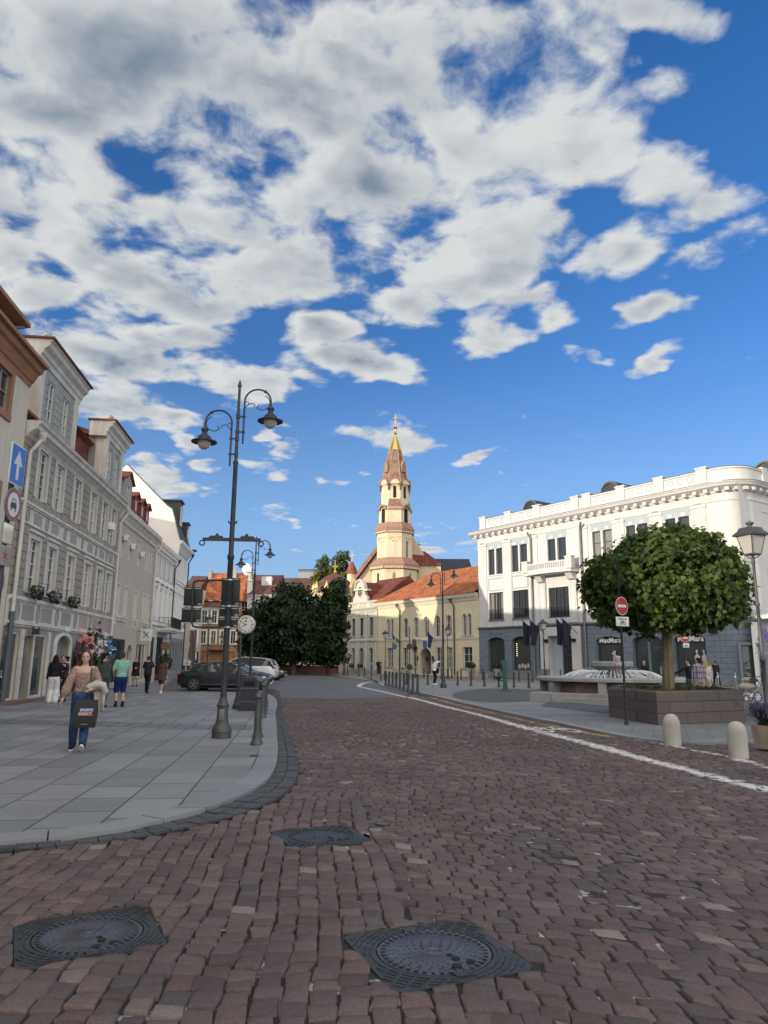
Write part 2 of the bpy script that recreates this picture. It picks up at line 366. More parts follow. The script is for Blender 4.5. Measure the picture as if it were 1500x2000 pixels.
# right pavement
rp = smooth2(P2((737,1333),(752,1343),(830,1357),(900,1374),(1000,1397),(1080,1413),(1150,1428),(1230,1444),(1310,1453),(1400,1455),(1500,1451))+[Vector((14, 15.6)), Vector((40, 16))])
M_['slab2'] = pavemat('plaza slabs', (.2, .21, .212), (.155, .165, .168), (.05, .05, .05), R(20), 1.2, .5, .4, .010, gran=.12)
rp_in = offset2(rp, .3)
sheet('plaza', rp_in+[Vector((60, 30)), Vector((40, 62)), RF(29, -3).to_2d(), RF(-27, -2.2).to_2d(), Vector((-4, 95)), Vector((-7, 88)), Vector((0, 55))], .045, M_['slab2'], th=.3)
mb = MB(); band(mb, rp_in, rp, .05, 1.1, .004, .003); tag(mb.build('plaza_kerb', M_['kerb'], smooth=False), kind='structure')
M_['tan_sett'] = pavemat('tan setts', (.23, .2, .165), (.17, .15, .125), (.06, .055, .05), R(35), .2, .14, .5, .016)
sheet('side_lane', [RF(-26, -3.2).to_2d(), RF(-26, -9).to_2d(), RF(0, -14).to_2d(), RF(14, -13).to_2d(), RF(30, -10).to_2d(), RF(46, -9).to_2d(), RF(46, -3).to_2d(), RF(29, -3.4).to_2d()], .05, M_['tan_sett'])
M_['dark_cob'] = pavemat('dark plaza setts', (.1, .105, .1), (.075, .078, .075), (.03, .03, .03), R(50), .12, .1, .5, .014)
el = [gp(975+92*math.cos(t), 1360+14*math.sin(t)).to_2d() for t in np.linspace(0, TAU, 40)[:-1]]
sheet('sett_patch', el, .051, M_['dark_cob'])
sheet('sett_patch', P2((1055,1382),(1190,1398),(1190,1381),(1075,1371)), .0515, M_['dark_cob'])
sheet('sett_patch', P2((1457,1402),(1520,1406),(1520,1376),(1455,1374)), .0515, M_['dark_cob'])
# far roadway of smooth grey setts
M_['grey_road'] = pavemat('grey setts', (.135, .14, .142), (.1, .104, .106), (.05, .05, .05), R(12), .22, .14, .5, .012, var=.3)
sheet('far_road', P2((520,1364),(640,1365),(790,1363),(800,1352),(752,1343),(737,1333))+[Vector((-6, 90)), Vector((-9, 110)), Vector((-60, 150)), Vector((-30, 100)), Vector((-17, 82)), Vector((-8, 46))], -.004, M_['grey_road'])
sheet('parking_bay', [Vector((-11.2, 36.6)), Vector((-5.9, 36.6)), Vector((-8.4, 46)), Vector((-12, 60)), Vector((-17, 60))], .0485, pavemat('parking setts', (.15, .13, .115), (.11, .095, .085), (.04, .04, .04), -FROT, .2, .14, .5, .014))
# ---- cobbles: every stone is real, worn and tilted
def inside(poly, x, y):
    c = np.zeros(len(x), bool); n = len(poly); j = n-1
    for i in range(n):
        xi, yi, xj, yj = poly[i][0], poly[i][1], poly[j][0], poly[j][1]
        if yi != yj: c ^= ((yi > y) != (yj > y)) & (x < (xj-xi)*(y-yi)/(yj-yi)+xi)
        j = i
    return c
white = smooth2(P2((700,1341),(760,1353),(900,1387),(1050,1427),(1200,1466),(1330,1499),(1500,1541),(1750,1600)))
thin = smooth2(P2((1195,1436),(1260,1448),(1330,1460),(1420,1477),(1500,1497),(1700,1550)))
yellow = smooth2(P2((738,1340),(800,1352),(900,1378),(1000,1401),(1100,1423),(1195,1441)))
def near(poly, x, y):
    d = np.full(len(x), 1e9)
    for a, b in zip(poly[:-1], poly[1:]):
        ab = b-a; t = np.clip(((x-a.x)*ab.x+(y-a.y)*ab.y)/ab.length_squared, 0, 1)
        d = np.minimum(d, np.hypot(x-(a.x+ab.x*t), y-(a.y+ab.y*t)))
    return d
MANH = []   # x, y, half size, turn
for a_, b_, c_ in (((660,1770),(960,1790),(1050,1885)),): pass
MANH = [(Vector((.31, 4.54)), .42, R(22)), (Vector((-1.76, 4.75)), .4, R(27)), (Vector((-.57, 7.27)), .385, R(25))]
road_poly = SOd[60:]+[Vector((-6.4, 39))]
road_poly = [p for p in SOd if p.y < 35.5]+P2((545,1363),(790,1362))+[p for p in rp if p.y < 34]+[Vector((14, 3)), Vector((14, 2)), Vector((-14, 1.5))]
def stones():
    quads = []
    def lattice(zone):
        out = []
        if zone == 0:                                       # columns running away from the camera, lower left
            v = -9.
            while v < 1.8:
                w = rng.uniform(.138, .162); u = 1.5
                while u < 11.:
                    l = rng.uniform(.12, .18); out.append((v, v+w, u, u+l)); u += l
                v += w
            o = np.array(out); k = 4
            X = np.stack([o[:, 0], o[:, 1], o[:, 1], o[:, 0]], 1); Y = np.stack([o[:, 2], o[:, 2], o[:, 3], o[:, 3]], 1)
            jx = rng.normal(0, .009, X.shape); jy = rng.normal(0, .011, X.shape)
            X = X+jx; Y = Y+jy
            wob = .03*np.sin(Y*1.3+.6)+.012*np.sin(Y*3.1+X*2)
            fan = (X+1.)*(-.045)*(Y-4.)
            PX = X-.085*(Y-4)+wob+np.where(X < -1, fan*.6, fan*.2); PY = Y+.03*np.sin(X*2.3)
        else:                                               # rows across, sagging to the right
            v = 0.
            while v < 44.:
                g = 1. if v < 14 else 1.0
                w = rng.uniform(.128, .15)*g; u = -9.+rng.uniform(0, .2)
                while u < 9.5:
                    l = rng.uniform(.13, .2)*g; out.append((u, u+l, v, v+w)); u += l
                v += w
            o = np.array(out)
            X = np.stack([o[:, 0], o[:, 1], o[:, 1], o[:, 0]], 1); Y = np.stack([o[:, 2], o[:, 2], o[:, 3], o[:, 3]], 1)
            X = X+rng.normal(0, .007, X.shape); Y = Y+rng.normal(0, .0065, X.shape)
            PX = X; PY = Y-.34*np.maximum(X+.6, 0)+.025*np.sin(X*1.1)+.01*np.sin(X*2.7+Y*.8)
        return PX, PY
    parts = []
    for zone in (0, 1):
        PX, PY = lattice(zone); cx, cy = PX.mean(1), PY.mean(1)
        edge = .35+.12*np.sin(cy*2.1)-(cy-4)*.1
        inA = (cx < edge) & (cy < 9.2+.0*cx)
        ok = (inA if zone == 0 else ~inA) & inside(road_poly, cx, cy)
        # only what the place shows: the stretch within sight of the square's corner
        ok &= (np.abs(cx) < .62*cy+1.2) & (cy > 2.7)
        for (c, h, a) in MANH:
            dx, dy = cx-c.x, cy-c.y; u = dx*math.cos(a)+dy*math.sin(a); w = -dx*math.sin(a)+dy*math.cos(a)
            ok &= ~((np.abs(u) < h-.02) & (np.abs(w) < h-.02))
        parts.append((PX[ok], PY[ok]))
    PX = np.concatenate([p[0] for p in parts]); PY = np.concatenate([p[1] for p in parts])
    cy = PY.mean(1)
    V = []; F = []; C = []; PA = []; nv = 0
    for lo, hi, g in ((0, 6.5, [-1, -.97, -.88, -.3, .3, .88, .97, 1]), (6.5, 14, [-1, -.95, -.84, .84, .95, 1]), (14, 60, [-1, -.9, .9, 1])):
        s = (cy >= lo) & (cy < hi); px, py = PX[s], PY[s]; n = len(px)
        if n == 0: continue
        g = np.array(g); k = len(g); A, B = np.meshgrid(g, g); A = A.ravel(); B = B.ravel()
        ga = .975-rng.uniform(0, .035, (n, 1))
        ring = (np.maximum(np.abs(A), np.abs(B)) > .99); corner = (np.abs(A) > .8) & (np.abs(B) > .8)
        a_ = A*ga; b_ = B*ga
        rr = np.where(corner, .982, 1.); a_ = a_*rr; b_ = b_*rr
        if k > 4: a_ = a_+rng.normal(0, .035, a_.shape)*ring; b_ = b_+rng.normal(0, .035, b_.shape)*ring
        w0, w1, w2, w3 = (1-a_)*(1-b_)/4, (1+a_)*(1-b_)/4, (1+a_)*(1+b_)/4, (1-a_)*(1+b_)/4
        x = w0*px[:, :1]+w1*px[:, 1:2]+w2*px[:, 2:3]+w3*px[:, 3:4]; y = w0*py[:, :1]+w1*py[:, 1:2]+w2*py[:, 2:3]+w3*py[:, 3:4]
        r2 = np.maximum(np.abs(A), np.abs(B))
        for (c_, h_, a2) in MANH:                              # setts cut to the square frames
            ca, sa = math.cos(a2), math.sin(a2); u = (x-c_.x)*ca+(y-c_.y)*sa; w = -(x-c_.x)*sa+(y-c_.y)*ca; hh = h_+.006
            ins_ = (np.abs(u) < hh) & (np.abs(w) < hh); eu = np.abs(u) > np.abs(w)
            u2 = np.where(ins_ & eu, np.sign(u)*hh, u); w2 = np.where(ins_ & ~eu, np.sign(w)*hh, w); x = c_.x+u2*ca-w2*sa; y = c_.y+u2*sa+w2*ca
        z = np.where(ring, -.040, np.where(r2 > .94, -.0055, np.where(r2 > .83, -.0012, 0.)))-.0008*(A*A+B*B)
        z = z+rng.normal(0, .0035, (n, 1))+rng.normal(0, .004, (n, 1))*A+rng.normal(0, .004, (n, 1))*B
        if k > 4: z = z+rng.normal(0, .0016, z.shape)*(~ring)
        z = z+.014*np.sin(x*.9)*np.sin(y*.6+1.)
        V.append(np.stack([x, y, z], 2).reshape(-1, 3))
        i, j = np.meshgrid(np.arange(k-1), np.arange(k-1)); q0 = (j*k+i).ravel()
        fq = np.stack([q0, q0+1, q0+k+1, q0+k], 1); ff = (fq[None]+(np.arange(n)*k*k)[:, None, None]).reshape(-1, 4)+nv
        F.append(ff); nv += n*k*k
        t = rng.normal(0, 1, (n, 1)); hue = rng.normal(0, 1, (n, 1))
        pale = (rng.uniform(0, 1, (n, 1)) < .018)*1.
        C.append(np.stack(np.broadcast_arrays(t, hue, pale), 2).repeat(k*k, 1).reshape(-1, 3) if t.shape[1] == 1 else None)
        xf, yf = x.ravel(), y.ravel(); nz = rng.uniform(-.03, .03, len(xf)) if k > 3 else 0.
        pw = np.clip((.135-near(white, xf, yf)+nz)/.03, 0, 1); pt = np.clip((.05-near(thin, xf, yf)+nz*.4)/.02, 0, 1); py_ = np.clip((.055-near(yellow, xf, yf)+nz*.4)/.025, 0, 1)
        zz = z.ravel() > -.03
        PA.append(np.stack([np.maximum(pw, pt)*zz, py_*zz, zz*1.], 1))
    V = np.concatenate(V).astype(np.float32); F = np.concatenate(F).astype(np.int32); C = np.concatenate(C).astype(np.float32); PA = np.concatenate(PA).astype(np.float32)
    me = bpy.data.meshes.new('cobbles'); me.vertices.add(len(V)); me.vertices.foreach_set('co', V.ravel())
    me.loops.add(F.size); me.loops.foreach_set('vertex_index', F.ravel()); me.polygons.add(len(F)); me.polygons.foreach_set('loop_start', np.arange(0, F.size, 4, dtype=np.int32))
    a = me.attributes.new('stone', 'FLOAT_VECTOR', 'POINT'); a.data.foreach_set('vector', C.ravel())
    a = me.attributes.new('paint', 'FLOAT_VECTOR', 'POINT'); a.data.foreach_set('vector', PA.ravel())
    me.update(calc_edges=True); me.validate(); me.shade_smooth()
    m, nt, b = newmat('porphyry cobbles'); q = NT(nt); tc = q.n('ShaderNodeTexCoord').outputs['Object']
    sp = q.n('ShaderNodeSeparateXYZ', inp={0: q.n('ShaderNodeAttribute', attribute_name='stone').outputs['Vector']})
    pp = q.n('ShaderNodeSeparateXYZ', inp={0: q.n('ShaderNodeAttribute', attribute_name='paint').outputs['Vector']})
    col = q.mix(q.mr(sp.outputs[1], -1.5, 1.5), (.090, .071, .068, 1), (.120, .085, .076, 1))
    col = q.mix(q.math('MULTIPLY', sp.outputs[2], .6), col, (.24, .21, .185, 1))
    f = q.math('MULTIPLY', q.mr(sp.outputs[0], -2.2, 2.2, .72, 1.32), q.math('MULTIPLY', q.mr(q.noise(tc, 55, 6, .7), .3, .7, .7, 1.3), q.mr(q.noise(tc, .5, 5, .6), .35, .65, .84, 1.14)))
    col = q.vm('MULTIPLY', col, q.n('ShaderNodeCombineXYZ', inp={0: f, 1: f, 2: f}).outputs[0])
    worn = q.mr(q.noise(tc, 26, 6, .75), .3, .42)
    col = q.mix(q.math('MULTIPLY', pp.outputs[0], q.math('MULTIPLY', worn, .93)), col, (.62, .62, .6, 1))
    col = q.mix(q.math('MULTIPLY', pp.outputs[1], q.math('MULTIPLY', worn, .85)), col, (.55, .36, .08, 1))
    q.link(col, b.inputs['Base Color']); b.inputs['Roughness'].default_value = .72; b.inputs['Specular IOR Level'].default_value = .35
    q.link(q.n('ShaderNodeBump', inp={'Strength': .6, 'Distance': .006, 'Height': q.noise(tc, 85, 6, .72)}).outputs[0], b.inputs['Normal'])
    me.materials.append(m); return tag(link('cobbled_road', me), kind='structure')
stones()
m, nt, b = newmat('joint grit'); q = NT(nt); tc = q.n('ShaderNodeTexCoord').outputs['Object']
jc = q.mix(q.mr(q.noise(tc, 2.3, 4, .7), .56, .62), (.024, .021, .02, 1), (.36, .34, .33, 1))
q.link(jc, b.inputs['Base Color']); b.inputs['Roughness'].default_value = .95
sheet('road_bed', [(-14, 1.5), (14, 2), (14, 16), (5, 30), (2.6, 35), (-6, 36), (-4, 25), (-1.9, 14), (-1, 9.5), (-2, 7), (-14, 2)], -.021, m)
# manhole covers
def manhole(c, h, a, worn, lab):
    t = thing('manhole_cover', lab, 'manhole cover', (c.x, c.y, -.008), a); k = h/.5; h = .5; t.scale = (k, k, 1)
    mi = M_['iron'] if 'iron' in M_ else mk('iron', (.06, .064, .064), .5, .3, 6., .25, 120, metal=.5)
    mb = MB(); n = 48; rr = .40                              # square plate with a round opening
    sq = []
    for i in range(n):
        an = TAU*(i+.5)/n; k = h/max(abs(math.cos(an)), abs(math.sin(an))); sq.append((k*math.cos(an), k*math.sin(an), 0))
    ci = [(rr*math.cos(TAU*(i+.5)/n), rr*math.sin(TAU*(i+.5)/n), 0) for i in range(n)]
    lo = [(p[0], p[1], -.05) for p in ci]; so_ = [(p[0], p[1], -.08) for p in sq]
    mb.loft([so_, sq, ci, lo], cap=False)
    for ring in range(5):                                    # raised ribs round the opening
        r0 = rr+.035+ring*.042; m_ = 26+ring*4
        for i in range(m_):
            an = TAU*(i+.5*(ring % 2))/m_; x, y = r0*math.cos(an), r0*math.sin(an)
            if max(abs(x), abs(y)) < h-.03: mb.obox((x, y, .000), (.013, TAU*r0/m_*.74, .009), Matrix.Rotation(an, 3, 'Z'))
    mb.build('frame', mi, t)
    mb = MB(); mb.lathe([(rr-.012, -.05), (rr-.012, -.002), (rr-.03, .001), (rr-.07, .001), (rr-.075, -.002), (.08, -.002), (.075, .001), (.05, .001), (.045, -.004), (0, -.004)], 48)
    for i in range(40):
        an = TAU*i/40; mb.obox(((rr-.05)*math.cos(an), (rr-.05)*math.sin(an), .006), (.035, .022, .005), Matrix.Rotation(an, 3, 'Z'))
    for ring in range(7):
        r0 = .1+ring*.036; m_ = int(r0*90)
        for i in range(m_):
            an = TAU*(i+.5*(ring % 2))/m_; mb.obox((r0*math.cos(an), r0*math.sin(an), -.001), (.016, .014, .001 if worn else .0025), Matrix.Rotation(an, 3, 'Z'))
    cv = mb.build('lid', mk('iron worn', (.105, .107, .118), .36, .3, 4., .1, 90, metal=.7) if 'iron worn' not in M_ else M_['iron worn' if c.y < 6 else 'iron'], t)
    hb = M_.get('hole black') or mk('hole black', (.008, .008, .008), .9)
    for x, y, r in ((.08, -.16, .03), (.03, -.27, .035), (.15, -.24, .03), (.07, -.09, .02)):
        mb = MB(); mb.lathe([(r, 0), (r, .0025), (0, .0025)], 16, (x, y, .0)); mb.build('lifting_hole', hb, cv)
    for sg in (-1, 1):
        mb = MB(); mb.box(-.05, .05, sg*rr-.035, sg*rr+.035, .0015, .008); mb.build('hinge', mi, t)
manhole(*MANH[0], False, 'nearest round iron manhole lid in a ribbed diamond frame, middle foreground')
manhole(*MANH[1], True, 'smooth worn round manhole lid in a ribbed frame at the lower left')
manhole(*MANH[2], False, 'smaller-looking dark ribbed manhole lid beside the corner of the pavement kerb')
def discs():
    for i, (px, py, lab) in enumerate(((708,1583,'small round metal valve cover set in cobbles, left of the white line'), (748,1608,'lighter round valve cover in the cobbles just nearer than the other'), (497,1476,'dark round cover sunk in grey slabs in front of the bollard row'))):
        c = gp(px, py, .05 if i == 2 else 0.); t = thing('valve_cover', lab, 'valve cover', (c.x, c.y, c.z+.004))
        mb = MB(); mb.lathe([(.09, -.04), (.09, 0), (.075, .002), (.07, -.006)], 20); mb.build('frame', M_['iron'], t)
        mb = MB(); mb.lathe([(.068, -.04), (.068, -.002), (.02, -.002), (.015, .003), (0, .003)], 20); mb.build('lid', M_['iron worn'] if i < 2 else M_['iron'], t)
discs()
# bicycle symbol and arrow painted on the cycle lane
def bike_symbol():
    mb = MB(); c = gp(1085, 1427); dirv = (Vector((2.74, 25.85))-Vector((4.42, 14.25))).normalized(); a = math.atan2(dirv.y, dirv.x)
    def pt(u, v): return (u, v)
    def seg(p, q_, w):
        p, q_ = Vector(p), Vector(q_); t = (q_-p).normalized(); nn = Vector((-t.y, t.x))*w/2
        mb.poly([(*(p+nn), .0), (*(p-nn), .0), (*(q_-nn), .0), (*(q_+nn), .0)])
    for cx in (-.45, .45):
        k = 20
        for i in range(k):
            t0, t1 = TAU*i/k, TAU*(i+1)/k
            mb.poly([(cy_, cx_, 0) for cx_, cy_ in ((cx+.3*math.cos(t0), .75*math.sin(t0)), (cx+.22*math.cos(t0), .55*math.sin(t0)), (cx+.22*math.cos(t1), .55*math.sin(t1)), (cx+.3*math.cos(t1), .75*math.sin(t1)))])
    for p, q_ in (((0, -.45), (.9, -.2)), ((.9, -.2), (.9, .28)), ((.9, .28), (0, 0)), ((0, 0), (.9, -.2)), ((0, .45), (1.2, .3)), ((1.2, .3), (1.25, .12)), ((.9, -.2), (1.1, -.25)), ((1.1, -.36), (1.1, -.14))): seg(p, q_, .1)
    o = mb.build('bicycle_symbol', mat('road paint', (.6, .6, .58), .8, .5, 6.), None, (c.x, c.y, .012), a-0., smooth=False)
    o.scale = (.75, .75, 1)
    tag(o, 'white bicycle symbol painted on the red cobbled cycle lane', 'road marking')
bike_symbol()
for pts, w in ((P2((700,1341),(712,1334),(745,1330),(800,1326)), .16), (P2((700,1341),(740,1349.5),(775,1357.5),(806,1365)), .12), (P2((668,1317),(700,1323),(738,1329)), .16)):
    P_ = smooth2(pts); A_ = offset2(P_, w); B_ = offset2(P_, -w)
    sheet('road_line', A_+B_[::-1], .004, M_['paint'] if 'paint' in M_ else mk('paint', (.5, .5, .49), .8, .4, 5.))
# ------------------------------------------------------------------ building kit (local x along the front, -y towards the street)
def fwall(mb, x0, x1, z0, z1, ops, dep=.18, y=0.):
    """front wall with real openings: (centre x, sill z, width, height, arch rise)"""
    xs = sorted({x0, x1, *[o[0]-o[2]/2 for o in ops], *[o[0]+o[2]/2 for o in ops]}); zs = sorted({z0, z1, *[o[1] for o in ops], *[o[1]+o[3] for o in ops]})
    xs = [x for x in xs if x0-1e-6 <= x <= x1+1e-6]; zs = [z for z in zs if z0-1e-6 <= z <= z1+1e-6]
    for i in range(len(xs)-1):
        for j in range(len(zs)-1):
            cx, cz = (xs[i]+xs[i+1])/2, (zs[j]+zs[j+1])/2
            if any(abs(cx-o[0]) < o[2]/2 and o[1] < cz < o[1]+o[3] for o in ops): continue
            mb.poly([(xs[i], y, zs[j]), (xs[i+1], y, zs[j]), (xs[i+1], y, zs[j+1]), (xs[i], y, zs[j+1])])
    for (c, zb, w, h, ar) in ops:
        l, r, t = c-w/2, c+w/2, zb+h; out = [(l, zb), (r, zb)]
        if ar > 0:
            k = 10; a = [(c+w/2*math.cos(PI*i/k), t-ar+ar*math.sin(PI*i/k)) for i in range(k+1)]
            out += a
            mb.poly([(r, y, t)]+[(p[0], y, p[1]) for p in a[:k//2+1]][::1]); mb.poly([(l, y, t)]+[(p[0], y, p[1]) for p in a[k//2:]])
        else: out += [(r, t), (l, t)]
        n = len(out)
        for i in range(n):
            p, q_ = out[i], out[(i+1) % n]
            mb.poly([(p[0], y, p[1]), (q_[0], y, q_[1]), (q_[0], y+dep, q_[1]), (p[0], y+dep, p[1])])
def outline(w, h, ar, k=10):
    if ar <= 0: return [(-w/2, 0), (w/2, 0), (w/2, h), (-w/2, h)]
    return [(-w/2, 0), (w/2, 0)]+[(w/2*math.cos(PI*i/k), h-ar+ar*math.sin(PI*i/k)) for i in range(k+1)]
def ring(mb, o, off, y0, y1):                              # frame of width off inside outline o
    n = len(o); cx = sum(p[0] for p in o)/n; inn = []
    for i in range(n):
        a, b, c = Vector(o[i-1]), Vector(o[i]), Vector(o[(i+1) % n])
        d1, d2 = (b-a), (c-b)
        if d1.length < 1e-6: d1 = d2
        if d2.length < 1e-6: d2 = d1
        n1 = Vector((-d1.y, d1.x)).normalized(); n2 = Vector((-d2.y, d2.x)).normalized(); m = n1+n2
        m = n1 if m.length < 1e-6 else m.normalized()/max(.4, math.sqrt((1+n1.dot(n2))/2)); inn.append(b+m*off)
    for i in range(n):
        j = (i+1) % n; A, B, C, D = o[i], o[j], inn[j], inn[i]
        mb.poly([(A[0], y0, A[1]), (B[0], y0, B[1]), (C[0], y0, C[1]), (D[0], y0, D[1])])
        mb.poly([(D[0], y0, D[1]), (C[0], y0, C[1]), (C[0], y1, C[1]), (D[0], y1, D[1])])
        mb.poly([(A[0], y0, A[1]), (A[0], y1, A[1]), (B[0], y1, B[1]), (B[0], y0, B[1])])
_wm = {}
def window(parent, x, z, w, h, ar=0., dep=.08, frame='white_paint', glass='glass', vbars=(0.,), hbars=(.33, .66), fw=.055, bw=.035,
           sur=None, sill=None, y=0., leaf=True, name='window', hood=None):
    """window = frame (> pane, surround, sill); every window of a size shares its meshes"""
    key = (w, h, ar, dep, frame, glass, vbars, hbars, fw, bw, str(sur), str(sill), hood, name)
    if key not in _wm:
        o = outline(w, h, ar); mb = MB(); ring(mb, o, fw, dep-.05, dep+.03)
        for vb in vbars: mb.box(vb*w-bw*(.9 if leaf else .5), vb*w+bw*(.9 if leaf else .5), dep-.045, dep+.025, fw*.5, h-fw*.5-(ar*(1-math.sqrt(max(0, 1-(2*vb)**2))) if ar else 0))
        for hb in hbars: mb.box(-w/2+fw*.5, w/2-fw*.5, dep-.04, dep+.02, h*hb-bw/2, h*hb+bw/2)
        fm = mb.me(name, M_[frame], smooth=False); mb = MB(); mb.poly([(p[0], dep+.012, p[1]) for p in o]); pm = mb.me('pane', M_[glass], smooth=False)
        sm = None; lm = None
        if sur:
            sw, pr, mm = sur[:3]; mb = MB(); oo = outline(w+2*sw, h+sw, ar+sw*(1 if ar else 0))
            mb2 = [(p[0], p[1]) for p in oo]
            ins = outline(w, h, ar); n = len(ins)
            for i in range(1, n):                         # no piece along the sill
                j = (i+1) % n; A, B, C, D = oo[i], oo[j], ins[j], ins[i]
                mb.add([(A[0], -pr, A[1]), (B[0], -pr, B[1]), (C[0], -pr, C[1]), (D[0], -pr, D[1]), (A[0], .02, A[1]), (B[0], .02, B[1]), (C[0], .02, C[1]), (D[0], .02, D[1])],
                       [(0, 1, 2, 3), (0, 4, 5, 1)])
                C, D = [(p[0]*(1-.008/w), p[1]*(1-.004/h)+.002) for p in (C, D)]     # painted reveal
                mb.add([(C[0], -pr, C[1]), (D[0], -pr, D[1]), (D[0], dep-.05, D[1]), (C[0], dep-.05, C[1])], [(0, 1, 2, 3)])
            if hood: mb.box(-w/2-sw-.06, w/2+sw+.06, -pr-.09, 0, h+sw+.002, h+sw+.07); mb.box(-w/2-sw-.02, w/2+sw+.02, -pr-.04, 0, h+sw+.07, h+sw+.12)
            sm = mb.me('surround', M_[mm], smooth=False)
        if sill:
            sh, pr, ex, mm = sill; mb = MB(); mb.box(-w/2-ex, w/2+ex, -pr, dep-.05, -sh, .0); lm = mb.me('sill', M_[mm], smooth=False)
        _wm[key] = (fm, pm, sm, lm)
    fm, pm, sm, lm = _wm[key]
    f = link(name, fm, parent, (x, y, z)); link('pane', pm, f)
    if sm: link('surround', sm, f)
    if lm: link('sill', lm, f)
    return f
def cornice(mb, x0, x1, prof, back=.02, ret0=True, ret1=True):   # prof: (projection, z) from below to above
    pts = [(back, prof[0][1])]+[(-p, z) for p, z in prof]+[(back, prof[-1][1])]
    mb.prismx(pts, x0, x1)
def downpipe(parent, x, z0, z1, m, r=.06, y=-.12, hopper=True, kick=.0, shoe=None):
    mb = MB(); path = [(x+kick, y-.28 if kick else y, z1+.35), (x+kick*.6, y-.18 if kick else y, z1+.1), (x, y, z1-.25), (x, y, z0)]
    mb.tube(path, r, 10)
    for z in np.arange(z0+.4, z1-.3, 1.9): mb.lathe([(r+.014, -.02), (r+.014, .02)], 10, (x, y, z)); mb.box(x-.012, x+.012, y, 0, z-.012, z+.012)
    if hopper: mb.lathe([(r, -.2), (r*2.1, 0), (r*2.3, .02), (r*2.3, .14)], 10, (x+kick, y-.28 if kick else y, z1+.42))
    p = mb.build('downpipe', M_[m], parent)
    if shoe: mb = MB(); mb.tube([(x, y, z0-.001), (x, y, shoe)], r+.02, 10); mb.build('pipe_shoe', M_['pipe_blue'], p)
    return p
def roofmat(name, col, sc=3.6, dirt=.4):
    m, nt, b = newmat(name); q = NT(nt); tc = q.n('ShaderNodeTexCoord').outputs['Object']; sp = q.n('ShaderNodeSeparateXYZ', inp={0: tc})
    wv = q.math('SINE', q.math('MULTIPLY', sp.outputs[0], TAU*sc))
    row = q.math('FRACT', q.math('MULTIPLY', sp.outputs[2], 4.2))
    cell = q.n('ShaderNodeCombineXYZ', inp={0: q.math('FLOOR', q.math('MULTIPLY', sp.outputs[0], sc)), 1: q.math('FLOOR', q.math('MULTIPLY', sp.outputs[2], 4.2))}).outputs[0]
    rnd = q.n('ShaderNodeTexWhiteNoise', inp={0: cell}).outputs[0]
    f = q.math('MULTIPLY', q.mr(rnd, 0, 1, .7, 1.25), q.mr(q.noise(tc, .7, 7, .66), .38, .66, 1.1, 1-dirt))
    q.link(q.vm('MULTIPLY', tuple(col), q.n('ShaderNodeCombineXYZ', inp={0: f, 1: f, 2: f}).outputs[0]), b.inputs['Base Color']); b.inputs['Roughness'].default_value = .85
    hgt = q.math('MULTIPLY_ADD', row, -.5, q.math('MULTIPLY', wv, .5))
    q.link(q.n('ShaderNodeBump', inp={'Strength': .9, 'Distance': .05, 'Height': hgt}).outputs[0], b.inputs['Normal'])
    return m
def blockmat(name, col, bw, bh, joint=.6, msize=.014, var=.1):
    m, nt, b = newmat(name); q = NT(nt); tc = q.n('ShaderNodeTexCoord').outputs['Object']
    mp = q.n('ShaderNodeMapping', inp={'Vector': tc, 'Rotation': (R(-90), 0, 0)}).outputs[0]
    br = q.n('ShaderNodeTexBrick', inp={'Vector': mp, 'Color1': c4(col), 'Color2': c4([c*(1-var) for c in col]), 'Mortar': c4([c*joint for c in col]), 'Scale': 1., 'Mortar Size': msize, 'Mortar Smooth': .3, 'Brick Width': bw, 'Row Height': bh})
    f = q.mr(q.noise(tc, 1.3, 6, .65), .3, .7, 1.08, .9)
    q.link(q.vm('MULTIPLY', br.outputs['Color'], q.n('ShaderNodeCombineXYZ', inp={0: f, 1: f, 2: f}).outputs[0]), b.inputs['Base Color']); b.inputs['Roughness'].default_value = .7
    q.link(q.n('ShaderNodeBump', inp={'Strength': 1., 'Distance': .03, 'Height': q.math('SUBTRACT', 1., br.outputs['Fac'])}).outputs[0], b.inputs['Normal'])
    return m
mk('white_paint', (.62, .62, .6), .5, .06, 3.); mk('trim', (.61, .58, .52), .75, .12, 1.6, streak=.3); mk('trim_white', (.78, .77, .73), .75, .08, 1.2, streak=.12)
M_['tiles_brown'] = None; mk('dark_metal', (.03, .033, .036), .5, .2, 3., .1, 60, metal=.3); mk('dark_frame', (.035, .04, .045), .45); mk('zinc', (.2, .21, .215), .45, .2, 2., metal=.5)
mk('black_paint', (.018, .02, .023), .38, .25, 4., .1, 90); mk('stone_grey', (.3, .3, .29), .8, .15, 3., .15, 40)
M_['glass'] = glassmat('window glass'); M_['shopglass'] = glassmat('shop glass', (.045, .055, .055), 0., .012); M_['glass_dark'] = glassmat('dark glass', (.018, .02, .024), .0, .01)
M_['tiles_red'] = roofmat('red tiles', (.26, .075, .04)); M_['tiles_brown'] = roofmat('brown tiles', (.13, .06, .045)); M_['tiles_orange'] = roofmat('orange tiles', (.36, .115, .042), 3.2, .35); M_['tiles_dark'] = roofmat('dark red sheet', (.15, .035, .025), 1.6, .3)
mk('pipe_blue', (.07, .09, .105), .5); mk('lead', (.05, .055, .06), .5, .2, 2., metal=.4); mk('black_void', (.006, .006, .007), .9)
def lettering(parent, body, size, mat_, loc, ext=.012, bold=0., name='lettering'):
    return link(name, text_mesh(body, size, M_[mat_], ext, bold=bold), parent, loc)
def frontbuilding(name, label, s0, base, rot=None, cat='building', group=None):
    F_ = LF if base == 'L' else RF
    return thing(name, label, cat, F_(s0), FROT if base == 'L' else GROT, group)
